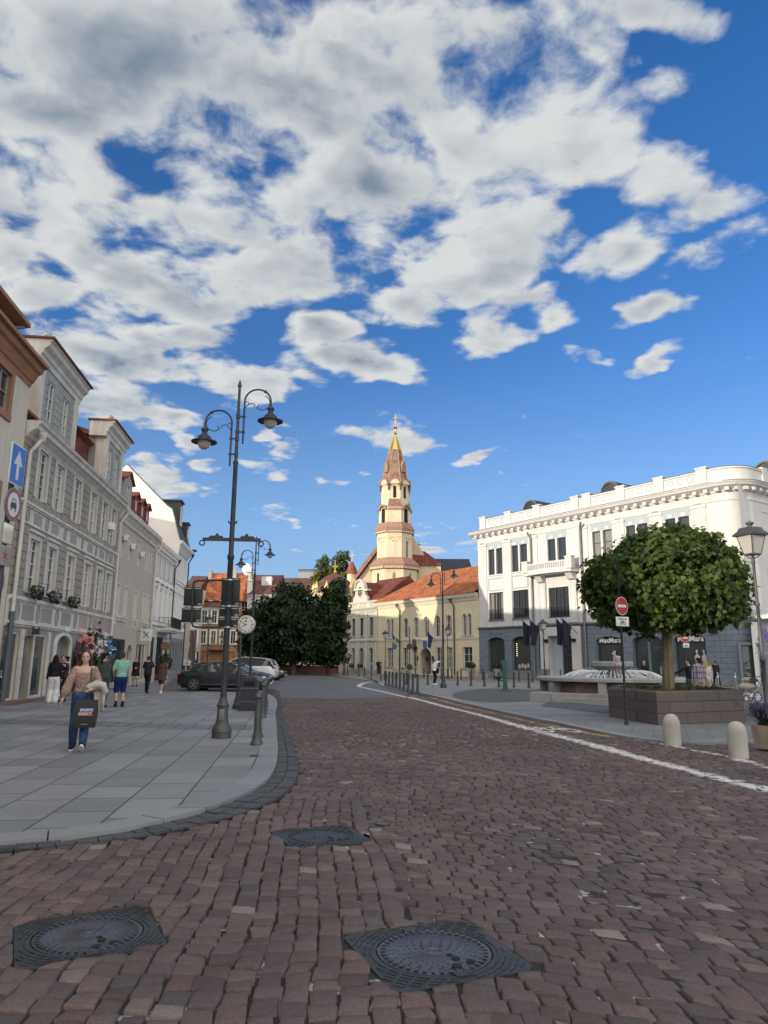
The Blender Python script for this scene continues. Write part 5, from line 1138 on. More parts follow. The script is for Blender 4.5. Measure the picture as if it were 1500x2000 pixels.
    # nave gable facing the square, with brick cornice and striped arch
    mb = MB(); g = [(-7.2, 0), (8., 0), (8., 14.), (1.5, 25.0), (-.4, 23.2), (-7.2, 13.8)]; mb.prism(g, 3.9, 6.); mb.prism([(-6.8, 0), (7.6, 0), (7.6, 13.), (1., 22.5), (-6.8, 13.)], 6., 30.); nv = mb.build('nave', M_['ch_wall'], b, smooth=False)
    mb = MB(); mb.bar((-7.6, 4.6, 13.6), (.2, 4.6, 24.6), 2.6, .55, up=(0, -1, 0)) if False else mb.add([(-7.7, 3.2, 13.5), (.1, 3.2, 24.2), (.1, 6.2, 24.2), (-7.7, 6.2, 13.5), (-7.9, 3.2, 14.2), (-.1, 3.2, 24.9), (-.1, 6.2, 24.9), (-7.9, 6.2, 14.2)], [(0, 1, 5, 4), (0, 3, 2, 1), (4, 5, 6, 7), (3, 7, 6, 2), (0, 4, 7, 3)]); mb.build('raking_cornice', M_['ch_brick'], nv, smooth=False)
    mb = MB()
    for k in range(9):
        a0_, a1_ = PI*(1-(k+.1)/18), PI*(1-(k+.9)/18); q4 = [(2.6+7.4*math.cos(a0_), 8.6+7.4*math.sin(a0_)), (2.6+8.3*math.cos(a0_), 8.6+8.3*math.sin(a0_)), (2.6+8.3*math.cos(a1_), 8.6+8.3*math.sin(a1_)), (2.6+7.4*math.cos(a1_), 8.6+7.4*math.sin(a1_))]; mb.prism(q4, 3.78, 3.95)
    mb.build('striped_arch', M_['ch_brick'], nv, smooth=False)
    mb = MB(); mb.add([(-7., 6, 13.), (8., 6, 13.), (8., 30, 13.), (-7., 30, 13.), (1., 6, 22.7), (1., 30, 22.7)], [(0, 4, 5, 3), (1, 2, 5, 4)]); mb.build('nave_roof', M_['tiles_dark'], nv, smooth=False)
    tr = Vector((-7.35, 3.8, 0)); mb = MB(); mb.lathe([(.9, 0), (.9, 13.6), (.75, 13.7), (1.1, 14.2), (1.1, 14.9), (.8, 15.1), (.8, 16.)], 8, tr); t2 = mb.build('turret', M_['ch_pale'], b); mb = MB(); mb.lathe([(1.15, 16.0), (.95, 16.4), (.3, 17.8), (.1, 18.1)], 10, tr); mb.build('turret_roof', M_['tiles_red'], t2); mb = MB(); mb.box(tr.x-.06, tr.x+.06, 3.75, 3.85, 18., 19.9); mb.box(tr.x-.4, tr.x+.4, 3.75, 3.85, 19.1, 19.25); mb.build('turret_cross', M_['ch_pale'], t2, smooth=False)
    # low wing to the right of the tower
    mb = MB(); mb.box(2.9, 7.6, 1.5, 9, 0, 17.2); w = mb.build('wing', M_['ch_wall'], b, smooth=False); mb = MB(); mb.add([(2.5, 1.1, 17.1), (8.0, 1.1, 17.1), (8.0, 9.4, 17.1), (2.5, 9.4, 17.1), (3.2, 5, 20.2), (5., 5, 20.)], [(0, 1, 5, 4), (1, 2, 5), (2, 3, 4, 5), (3, 0, 4)]); mb.build('wing_roof', M_['tiles_dark'], w, smooth=False)
    mb = MB(); mb.box(3.9, 4., 4.95, 5.05, 20., 21.8); mb.box(3.6, 4.3, 4.95, 5.05, 21.1, 21.22); mb.build('wing_cross', M_['dark_metal'], w, smooth=False)
church()
def chapel():
    c = at(650, 1300, 105); b = thing('chapel', 'small round chapel with red dome and gilded finials half hidden by dark trees', 'chapel', (c.x, c.y, 0))
    mb = MB(); mb.lathe([(3.0, 0), (3.0, 10.6), (3.15, 10.8), (3.15, 11.2)], 16); w = mb.build('wall', M_['ch_wall'], b)
    mb = MB(); mb.lathe([(3.2, 11.1), (2.95, 11.9), (2.3, 12.9), (1.3, 13.7), (.4, 14.1), (.2, 14.2)], 24); d = mb.build('dome', M_['tiles_brown'], b); mb = MB(); mb.box(-.06, .06, -.06, .06, 14.1, 15.9); mb.box(-.4, .4, -.06, .06, 15.1, 15.24); mb.lathe([(.1, 14.), (.25, 14.3), (.1, 14.6)], 8); mb.build('cross', M_['gold'], d, smooth=False)
    for i in range(10):
        a = TAU*i/10; mb = MB(); mb.lathe([(.28, 10.6), (.28, 11.7), (.34, 11.75), (.34, 11.9)], 8, (3.05*math.cos(a), 3.05*math.sin(a), 0)); p = mb.build('pinnacle', M_['ch_pale'], b); mb = MB(); mb.lathe([(.36, 11.9), (.32, 12.1), (.08, 12.6), (.03, 12.8)], 8, (3.05*math.cos(a), 3.05*math.sin(a), 0)); mb.build('pinnacle_tip', M_['gold'], p)
chapel()
# ------------------------------------------------------------------ houses closing the street
mk('orange_wall', (.34, .18, .09), .82, .12, .8, streak=.2); mk('far_white', (.56, .57, .56), .8, .1, streak=.15); mk('far_grey', (.33, .34, .35), .8, .1, streak=.2); mk('far_brown', (.15, .11, .095), .8, .15)
def far_house(name, label, px0, px1, Y, ze, rows, cols, wallm, roofm, zr, roofd=7., ww=1., wh=1.9, base=None, trim='trim_white', turn=0.):
    a, c = at(px0, 1300, Y), at(px1, 1300, Y); w = (c-a).length; b = thing(name, label, 'building', (a.x, a.y, 0), turn)
    wc = [w*(i+.5)/cols for i in range(cols)]; ops = [(x_, z, ww, wh, 0) for x_ in wc for z in rows]
    mb = MB(); fwall(mb, 0, w, 0, ze, ops, .18); shell(mb, 0, w, 0, 9., 0, ze); mb.build('wall', M_[wallm], b, smooth=False)
    for x_ in wc:
        for z in rows: window(b, x_, z, ww, wh, hbars=(.6,), sur=(.18, .05, trim), sill=(.1, .12, .2, trim))
    mb = MB(); cornice(mb, -.1, w+.1, [(.05, ze-.35), (.1, ze-.3), (.3, ze-.08), (.4, ze)]); mb.build('cornice', M_[trim], b, smooth=False)
    mb = MB(); gable_roof(mb, 0, w, -.4, ze, roofd/2, zr, roofd, .1, .05); mb.build('roof', M_[roofm], b, smooth=False)
    if base: mb = MB(); fwall(mb, .02, w-.02, 0, 3.3, [(w*.25, .2, 1.4, 2.6, 0), (w*.55, .1, 1.3, 2.7, 0), (w*.82, .3, 1.3, 2.4, 0)], .1, -.06); mb.build('ground_floor', M_[base], b, smooth=False); [window(b, w*f, z, ww2, h2, dep=.02, vbars=(), hbars=(), frame='dark_frame', glass='glass_dark', name='shop_window') for f, z, ww2, h2 in ((.25, .2, 1.4, 2.6), (.55, .1, 1.3, 2.7), (.82, .3, 1.3, 2.4))]
    return b
oh = far_house('orange_house', 'orange house with white framed windows and red tiled roof closing the street', 384, 462, 108, 9.2, (3.9, 6.9), 4, 'orange_wall', 'tiles_brown', 11.9, 6., .75, 1.9, 'orange_wall')
mb = MB(); mb.prismx([(.4, 10.3), (4., 14.9), (9., 11.)], .3, 6.2); mb.build('upper_roof', M_['tiles_orange'], oh, smooth=False)
for s in (1.4, 3.1, 4.8): mb = MB(); mb.obox((s, -.0+.7, 10.5), (.6, .9, .08), Matrix.Rotation(R(40), 3, 'X')); mb.build('skylight', M_['white_paint'], oh, smooth=False)
chimney(oh, .4, 3.5, 13., 15.2, .5, .5); chimney(oh, 4.2, 3.5, 14., 15.6, .6, .5, 'far_grey')
mb = MB(); mb.box(1.6, 4.4, -1.0, 0, 3.0, 3.15); bl = mb.build('balcony', M_['far_brown'], oh, smooth=False); mb = MB(); [mb.bar((1.65+.23*k, -.97, 3.15), (1.65+.23*k, -.97, 3.9), .03, .03) for k in range(13)]; mb.bar((1.6, -.97, 3.9), (4.4, -.97, 3.9), .05, .05); mb.build('railing', M_['black_paint'], bl, smooth=False)
wh = far_house('white_palace', 'white decorated house with a corner turret behind the clock', 462, 540, 112, 11.6, (4.2, 8.2), 4, 'far_white', 'tiles_brown', 15., 8., .9, 2.3, 'far_grey')
mb = MB(); mb.lathe([(.9, 11.5), (.9, 13.6), (1.1, 13.7), (.7, 14.), (.7, 15.), (.95, 15.1), (.8, 15.9), (.2, 16.5)], 8, (.9, .4, 0)); mb.build('turret', M_['trim_white'], wh)
mb = MB(); mb.prismx([(1.5, 12.), (1.5, 14.6), (4.5, 14.6)], 3., 4.6); mb.build('dormer', M_['far_white'], wh, smooth=False)
mb = MB(); mb.box(.2, 4.2, -1.1, 0, 3.5, 3.7); bl = mb.build('balcony', M_['trim_white'], wh, smooth=False); mb = MB(); [mb.bar((.25+.24*k, -1.07, 3.7), (.25+.24*k, -1.07, 4.7), .03, .03) for k in range(17)]; mb.bar((.2, -1.07, 4.7), (4.2, -1.07, 4.7), .05, .05); mb.build('railing', M_['black_paint'], bl, smooth=False); mb = MB(); [mb.ell((.3+.2*k, -1.1, 4.85), (.16, .12, .14), 6, 5) for k in range(20)]; mb.build('flower_box', mk('red_flowers', (.3, .02, .025), .8), bl)
lh = far_house('grey_house', 'pale grey house with a flower balcony beside the orange house', 352, 383, 106, 11.8, (3.9, 7.), 3, 'far_white', 'tiles_brown', 14., 7., .55, 1.9, 'far_grey')
far_house('long_house', 'long house with brown roof rising above the dark trees', 540, 640, 128, 13.2, (8.5,), 5, 'far_grey', 'tiles_brown', 16.4, 9., 1., 2., None, 'far_grey')
far_house('flat_block', 'grey flat topped block behind the trees and the red chapel dome', 577, 625, 150, 20.2, (16.,), 3, 'far_grey', 'lead', 20.6, 8., 1., 1.6, None, 'far_grey')
far_house('back_house', 'grey house with red roof peeping over the orange tiles', 855, 925, 125, 17.2, (13.,), 3, 'far_grey', 'lead', 19.8, 9., 1., 1.6, None, 'far_grey')
# ------------------------------------------------------------------ trees, planter, fountain
def leafmat(name, c1, c2, trans=.25):
    m, nt, b = newmat(name); q = NT(nt)
    at_ = q.n('ShaderNodeAttribute', attribute_name='leaf').outputs['Fac']
    q.link(q.mix(at_, c4(c1), c4(c2)), b.inputs['Base Color']); b.inputs['Roughness'].default_value = .55; b.inputs['Specular IOR Level'].default_value = .25
    tr = q.n('ShaderNodeBsdfTranslucent', inp={'Color': q.mix(at_, (c1[0]*1.6, c1[1]*1.6, c1[2], 1), (c2[0]*1.8, c2[1]*1.6, c2[2], 1))})
    ms = q.n('ShaderNodeMixShader', inp={0: trans, 1: b.outputs[0], 2: tr.outputs[0]}); q.link(ms.outputs[0], nt.nodes['Material Output'].inputs[0]); return m
LEAFSHAPES = {'maple': [(0, 0), (.22, .05), (.5, .02), (.36, .26), (.56, .5), (.28, .52), (.2, .72), (0, 1.), (-.2, .72), (-.28, .52), (-.56, .5), (-.36, .26), (-.5, .02), (-.22, .05)],
              'oval': [(0, 0), (.3, .25), (.34, .6), (0, 1.), (-.34, .6), (-.3, .25)]}
def leaves(name, P, Nrm, size, shape, m, parent, droop=.5, var=.3, tone=None):
    """one crown mesh from many leaf polygons: P points, Nrm outward directions"""
    L = np.array(LEAFSHAPES[shape], np.float32); k = len(L); n = len(P)
    up = Nrm+rng.normal(0, .55, (n, 3)); up[:, 2] += .35; up /= np.linalg.norm(up, axis=1)[:, None]+1e-6      # leaf face direction
    tip = Nrm*.6+rng.normal(0, .6, (n, 3)); tip[:, 2] -= droop*1.6
    tip -= up*(tip*up).sum(1)[:, None]; tip /= np.linalg.norm(tip, axis=1)[:, None]+1e-6
    sd = np.cross(up, tip); s = size*(1+rng.uniform(-var, var, n))[:, None, None]
    V = P[:, None, :]+s*(sd[:, None, :]*L[None, :, :1]+tip[:, None, :]*L[None, :, 1:2]); V = V+up[:, None, :]*s*(-.25*np.abs(L[None, :, :1])+.0)
    me = bpy.data.meshes.new(name); me.vertices.add(n*k); me.vertices.foreach_set('co', V.astype(np.float32).ravel())
    me.loops.add(n*k); me.loops.foreach_set('vertex_index', np.arange(n*k, dtype=np.int32)); me.polygons.add(n); me.polygons.foreach_set('loop_start', np.arange(0, n*k, k, dtype=np.int32))
    t = np.clip(rng.normal(.45, .25, n) if tone is None else tone+rng.normal(0, .18, n), 0, 1).repeat(k).astype(np.float32)
    a = me.attributes.new('leaf', 'FLOAT', 'POINT'); a.data.foreach_set('value', t); me.update(calc_edges=True); me.materials.append(m)
    return link(name, me, parent)
def clumps(centre, rad, nclump, csize, nleaf, shell=.72, flat=None):
    """leaf places gathered in clumps through an ellipsoid; returns places, directions, tone"""
    c = np.array(centre); r = np.array(rad); P = []; D = []; T = []
    for i in range(nclump):
        d = rng.normal(0, 1, 3); d /= np.linalg.norm(d)
        f = shell+(1-shell)*rng.uniform(-.9, 1.)
        p = c+d*r*f
        if flat is not None and p[2] < flat: p[2] = flat+rng.uniform(0, .25)
        cs = csize*rng.uniform(.6, 1.35); k = int(nleaf*rng.uniform(.6, 1.4)); q_ = rng.normal(0, 1, (k, 3)); q_ /= np.linalg.norm(q_, axis=1)[:, None]; q_ *= rng.uniform(.25, 1., (k, 1))**.5*cs*np.array([1, 1, .7])
        dd = q_/cs*.7+d*.8; P.append(p+q_); D.append(dd/np.linalg.norm(dd, axis=1)[:, None]); T.append(np.full(k, np.clip(rng.normal(.45, .2), 0, 1)))
    return np.concatenate(P), np.concatenate(D), np.concatenate(T)
def limb(mb, p0, p1, r0, r1, k=6, wob=.06):
    p0, p1 = Vector(p0), Vector(p1); L = (p1-p0).length; pts = [p0.lerp(p1, i/k)+Vector((random.gauss(0, 1), random.gauss(0, 1), 0))*wob*L*.3*(0 < i < k)+Vector((0, 0, .05*L*math.sin(PI*i/k))) for i in range(k+1)]
    mb.tube(pts, [r0+(r1-r0)*i/k for i in range(k+1)], 10)
def barkmat(name, col):
    m, nt, b = newmat(name); q = NT(nt); tc = q.n('ShaderNodeTexCoord').outputs['Object']; st = q.n('ShaderNodeMapping', inp={'Vector': tc, 'Scale': (14, 14, 1.6)}).outputs[0]; n1 = q.noise(st, 1., 6, .65)
    f = q.mr(n1, .35, .65, .45, 1.35); q.link(q.vm('MULTIPLY', tuple(col), q.n('ShaderNodeCombineXYZ', inp={0: f, 1: f, 2: f}).outputs[0]), b.inputs['Base Color']); b.inputs['Roughness'].default_value = .9
    q.link(q.n('ShaderNodeBump', inp={'Strength': 1., 'Distance': .03, 'Height': n1}).outputs[0], b.inputs['Normal']); return m
M_['bark'] = barkmat('maple bark', (.2, .16, .105)); M_['bark_dark'] = barkmat('dark bark', (.08, .065, .05))
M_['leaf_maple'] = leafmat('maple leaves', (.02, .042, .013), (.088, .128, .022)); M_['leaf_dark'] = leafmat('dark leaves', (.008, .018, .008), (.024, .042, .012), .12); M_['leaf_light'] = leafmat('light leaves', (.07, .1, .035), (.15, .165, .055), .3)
M_['leaf_shrub'] = leafmat('shrub leaves', (.02, .04, .014), (.05, .075, .02), .15); M_['grass'] = leafmat('grass blades', (.05, .075, .02), (.12, .13, .04), .3)
def planter_tree():
    # stone planter, a six sided wall of brown porphyry blocks
    a, c_, e = gp(1190, 1403), gp(1286, 1420), gp(1457, 1412)
    pts = [Vector((a.x, a.y)), Vector((c_.x, c_.y)), Vector((e.x, e.y)), Vector((e.x+.45, e.y+1.4)), Vector((e.x-.6, e.y+3.6)), Vector((a.x+1.2, a.y+2.6))]
    cen = sum(pts, Vector((0, 0)))/6; loc = (cen.x, cen.y, .045); H_ = .86
    def ins(d): return [cen+(p-cen)*(1-d/(p-cen).length) for p in pts]
    t = thing('planter', 'six sided brown stone planter holding the round crowned maple', 'planter', loc)
    M_['porphyry'] = blockmat('brown porphyry', (.105, .085, .08), 1.15, .29, .55, .012, .18)
    mb = MB(); o = [p-cen for p in pts]; i1 = [p-cen for p in ins(.06)]; i2 = [p-cen for p in ins(.32)]
    def rg(P, z): return [(p.x, p.y, z) for p in P]
    mb.loft([rg(o, -.1), rg(o, H_-.16), rg(o, H_-.05), rg(i1, H_), rg(i2, H_), rg(i2, H_-.2)], cap=False); mb.build('wall', M_['porphyry'], t, ang=25)
    mb = MB(); mb.poly(rg(i2, H_-.09)); so_ = mb.build('soil', groundmat('soil', (.05, .045, .03), .3), t, smooth=False)
    k = 5200; P = []                                        # grass and low ground cover in the planter
    while len(P) < k:
        x, y = rng.uniform(-2.6, 2.6), rng.uniform(-2.6, 2.6)
        if inside([(p.x, p.y) for p in i2], np.array([x]), np.array([y]))[0]: P.append((x, y, H_-.1+.05*math.sin(x*5+y*3)))
    P = np.array(P); N_ = np.tile(np.array([[0, 0, 1.]]), (k, 1)); g = leaves('ground_cover', P, N_, .11, 'oval', M_['grass'], t, droop=-.8, var=.5); tag(g, kind='stuff')
    tr = thing('maple_tree', 'round crowned maple on a slender trunk standing in the brown stone planter', 'tree', (8.2, 21.1, .8))
    mb = MB(); limb(mb, (0, 0, -.1), (.05, 0, 1.85), .185, .15, 8, .02)
    for i in range(11):
        an = TAU*i/11+.3; h = random.uniform(.25, 1.)
        limb(mb, (.05, 0, 1.65+random.uniform(0, .15)), (2.0*math.cos(an)*random.uniform(.6, 1.), 1.9*math.sin(an)*random.uniform(.6, 1.), 2.+h*2.2), .075, .015)
    mb.build('trunk', M_['bark'], tr)
    P, D, T = [], [], []
    for c, r, n_, cs in (((0, 0, 3.15), (2.42, 2.25, 1.42), 560, .36), ((.35, 0, 3.9), (1.75, 1.7, .95), 270, .33), ((-1.25, 0, 2.9), (1.25, 1.4, 1.05), 170, .32), ((1.35, 0, 3.2), (1.3, 1.4, 1.15), 200, .32), ((0, 0, 2.55), (2.1, 2.0, .75), 230, .31), ((1.75, -.2, 2.5), (.75, .9, .7), 40, .3)):
        p, d, tt = clumps(c, r, n_, cs, 27, .82, 1.8); P.append(p); D.append(d); T.append(tt)
    P = np.concatenate(P)*np.array([.91, .93, 1.])+np.array([.02, 0, 0]); D = np.concatenate(D); T = np.concatenate(T); leaves('crown', P, D, .138, 'maple', M_['leaf_maple'], tr, droop=.55, tone=T)
planter_tree()
def big_tree(name, label, x, y, h, crowns, lm, ls, base=2.0, leafn=26, tr=.3, group=None):
    t = thing(name, label, 'tree', (x, y, 0), 0, group); mb = MB(); top = max(c[0][2]+c[1][2]*.6 for c in crowns)
    limb(mb, (0, 0, -.05), (.3, .1, top*.8), tr, tr*.25, 10, .03)
    for c in crowns:
        for k in range(3): limb(mb, (.1, 0, base*random.uniform(.8, 1.6)), (c[0][0]+random.uniform(-1, 1)*c[1][0]*.5, c[0][1], c[0][2]+random.uniform(-.3, .4)*c[1][2]), tr*.4, .03)
    mb.build('trunk', M_['bark_dark'], t); P, D, T = [], [], []
    for c, r, n_, cs in crowns:
        p, d, tt = clumps(c, r, n_, cs, leafn, .7); P.append(p); D.append(d); T.append(tt)
    P, D, T = np.concatenate(P), np.concatenate(D), np.concatenate(T); ok = P[:, 2] > .9; leaves('crown', P[ok], D[ok], ls, 'oval', M_[lm], t, droop=.3, tone=T[ok]); return t
G_ = 'dark trees at the end of the street'
big_tree('linden_tree', 'broad dark tree nearest the clock, left of the churchyard trees', -12.9, 82, 10, [((0, 0, 5.6), (3.0, 2.6, 3.1), 260, .62), ((-1.0, -.5, 4.0), (2.6, 2.2, 2.4), 130, .6), ((1.2, .3, 7.2), (2., 2., 2.0), 90, .55), ((2., -.6, 3.2), (2.2, 1.8, 1.9), 90, .55), ((0, .5, 2.4), (2.8, 2.2, 1.5), 90, .55)], 'leaf_dark', .34, 2.4, group=G_)
big_tree('linden_tree', 'tallest dark tree in the middle of the churchyard clump', -9.7, 80, 11, [((0, 0, 6.6), (3.0, 2.6, 3.4), 280, .62), ((.6, -.6, 4.1), (2.8, 2.2, 2.6), 160, .6), ((-.9, 0, 8.6), (1.8, 1.8, 1.7), 80, .5), ((0, .6, 2.5), (2.9, 2., 1.5), 90, .55)], 'leaf_dark', .34, 2.2, group=G_)
big_tree('linden_tree', 'dark tree beside the narrow grey house with drooping lower branches', -6.1, 82, 10, [((0, 0, 6.0), (2.3, 2.2, 3.3), 230, .6), ((0, -.6, 3.7), (2.2, 2., 2.5), 160, .58), ((.5, 0, 8.4), (1.6, 1.6, 1.9), 80, .5), ((.9, .3, 9.9), (.9, .9, .9), 24, .4), ((0, .4, 2.4), (2.2, 2., 1.5), 70, .55)], 'leaf_dark', .34, 2.2, group=G_)
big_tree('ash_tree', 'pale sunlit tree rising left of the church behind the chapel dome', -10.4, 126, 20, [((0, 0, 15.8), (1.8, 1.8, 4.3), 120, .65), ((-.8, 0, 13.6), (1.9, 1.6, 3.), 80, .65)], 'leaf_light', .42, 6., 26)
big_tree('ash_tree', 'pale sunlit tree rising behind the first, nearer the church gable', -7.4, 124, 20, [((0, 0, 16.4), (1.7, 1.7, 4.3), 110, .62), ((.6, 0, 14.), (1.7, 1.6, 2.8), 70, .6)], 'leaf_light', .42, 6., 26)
# churchyard wall and fence under the trees
def yard_wall():
    a, c = gp(505, 1322), gp(682, 1318); a = Vector((-14.5, 85.5, 0)); c = Vector((-5.3, 88., 0)); d = (c-a); t = thing('churchyard_wall', 'low red brick wall with dark railings under the churchyard trees', 'wall', a, math.atan2(d.y, d.x)); L = d.length
    M_['brick_red'] = blockmat('red brick', (.2, .075, .06), .28, .09, .6, .008, .2)
    mb = MB(); mb.box(0, L*.55, -.2, .2, 0, 1.05); mb.box(L*.55, L, -.2, .2, 0, 1.0); mb.box(0, L, -.26, .26, 1.05, 1.12); mb.build('brickwork', M_['brick_red'], t, smooth=False)
    mb = MB(); [mb.bar((L*k/60, 0, 1.12), (L*k/60, 0, 2.5), .03, .03) for k in range(61)]; mb.bar((0, 0, 2.4), (L, 0, 2.4), .04, .04); mb.build('railing', M_['black_paint'], t, smooth=False)
yard_wall()
def fountain():
    C_ = Vector((13.1, 41.9, .045)); t = thing('fountain', 'round stone fountain with red granite basin, raised bowl and arching jets', 'fountain', C_); N = 12
    M_['granite_rough'] = groundmat('grey granite', (.24, .245, .235), .2, 2., 40., .3, .7); M_['granite_basin'] = groundmat('red granite', (.15, .09, .075), .25, 2., 40., .2, .5)
    mb = MB(); mb.lathe([(3.75, 0), (3.7, .5), (3.55, .5), (3.5, .25), (0, .22)], N, ph=.2); mb.build('basin', M_['granite_basin'], t, smooth=False)
    mb = MB(); mb.lathe([(4.15, .56), (4.25, .6), (4.25, .74), (4.15, .8), (3.3, .8), (3.2, .74), (3.2, .56), (4.15, .56)], 24, ph=.2); mb.build('rim', M_['granite_rough'], t)
    for i in range(8):
        a = TAU*i/8+.35; mb = MB(); mb.obox((3.8*math.cos(a), 3.8*math.sin(a), .28), (.62, .42, .56), Matrix.Rotation(a, 3, 'Z')); mb.build('rim_support', M_['granite_rough'], t, smooth=False)
    mb = MB(); mb.lathe([(.7, .2), (.6, .9), (.75, 1.15), (1.05, 1.32), (1.16, 1.4), (1.18, 1.6), (1.12, 1.66), (1.0, 1.66), (.9, 1.55), (0, 1.5)], 32); mb.build('bowl', M_['granite_rough'], t)
    m, nt, b = newmat('fountain pool'); b.inputs['Base Color'].default_value = (.03, .045, .045, 1); b.inputs['Roughness'].default_value = .06; q = NT(nt); q.link(q.n('ShaderNodeBump', inp={'Strength': .6, 'Distance': .05, 'Height': q.noise(q.n('ShaderNodeTexCoord').outputs['Object'], 5., 4, .6)}).outputs[0], b.inputs['Normal'])
    mb = MB(); mb.lathe([(3.4, .45), (0, .46)], 24); mb.build('pool_water', m, t)
    m, nt, b = newmat('white water'); b.inputs['Base Color'].default_value = (.85, .88, .9, 1); b.inputs['Roughness'].default_value = .25; b.inputs['Transmission Weight'].default_value = .35; b.inputs['IOR'].default_value = 1.2
    mb = MB()                                              # jets: broken streams of drops thrown outwards
    for ringi, (n_, r1, h, v) in enumerate(((72, 3.05, .6, 0), (44, 2.1, .5, 1))):
        for i in range(n_):
            a = TAU*(i+.5*ringi)/n_+random.uniform(-.02, .02); r0 = .95; R1 = r1*random.uniform(.93, 1.06); z0 = (1.02, .8)[v]; z1 = .47; top = random.uniform(.85, 1.1)*h
            pts = []
            for k in range(13):
                s = k/12; pts.append(Vector(((r0+(R1-r0)*s)*math.cos(a), (r0+(R1-r0)*s)*math.sin(a), z0+top*1.5*s-(top*1.5+z0-z1)*s*s)))
            cut = random.randint(8, 11); mb.tube(pts[:cut+1], [.012+.009*j/cut for j in range(cut+1)], 5)
            for j in range(cut, 12):
                for _ in range(3): p = pts[j].lerp(pts[j+1], random.random()); mb.ell(p+Vector((random.gauss(0, .02), random.gauss(0, .02), random.gauss(0, .03))), (.012, .012, random.uniform(.02, .05)), 5, 4)
    for _ in range(500):                                   # spray and foam
        a = random.uniform(0, TAU); r = random.gauss(1.25, .3); mb.ell((r*math.cos(a), r*math.sin(a), random.uniform(.5, 1.32)), random.uniform(.008, .022), 4, 3)
    for _ in range(500):
        a = random.uniform(0, TAU); r = random.gauss(2.75, .2); mb.ell((r*math.cos(a), r*math.sin(a), random.uniform(.46, .56)), random.uniform(.015, .04), 4, 3)
    w = mb.build('water_jets', m, t); tag(w, kind='stuff')
    # steps in front of the fountain
    s = thing('stone_steps', 'two grey granite steps with an end block in front of the fountain', 'steps', (6.3, 29.8, .045), R(-21)); mb = MB()
    mb.box(.45, 4.8, .1, .55, 0, .17); mb.box(.5, 4.8, .55, 1.1, 0, .33); mb.build('step', M_['granite_rough'], s, smooth=False); mb = MB(); mb.bbox(-.35, .43, 0, .7, 0, .38, .015); mb.build('end_block', M_['granite_rough'], s, smooth=False)
fountain()
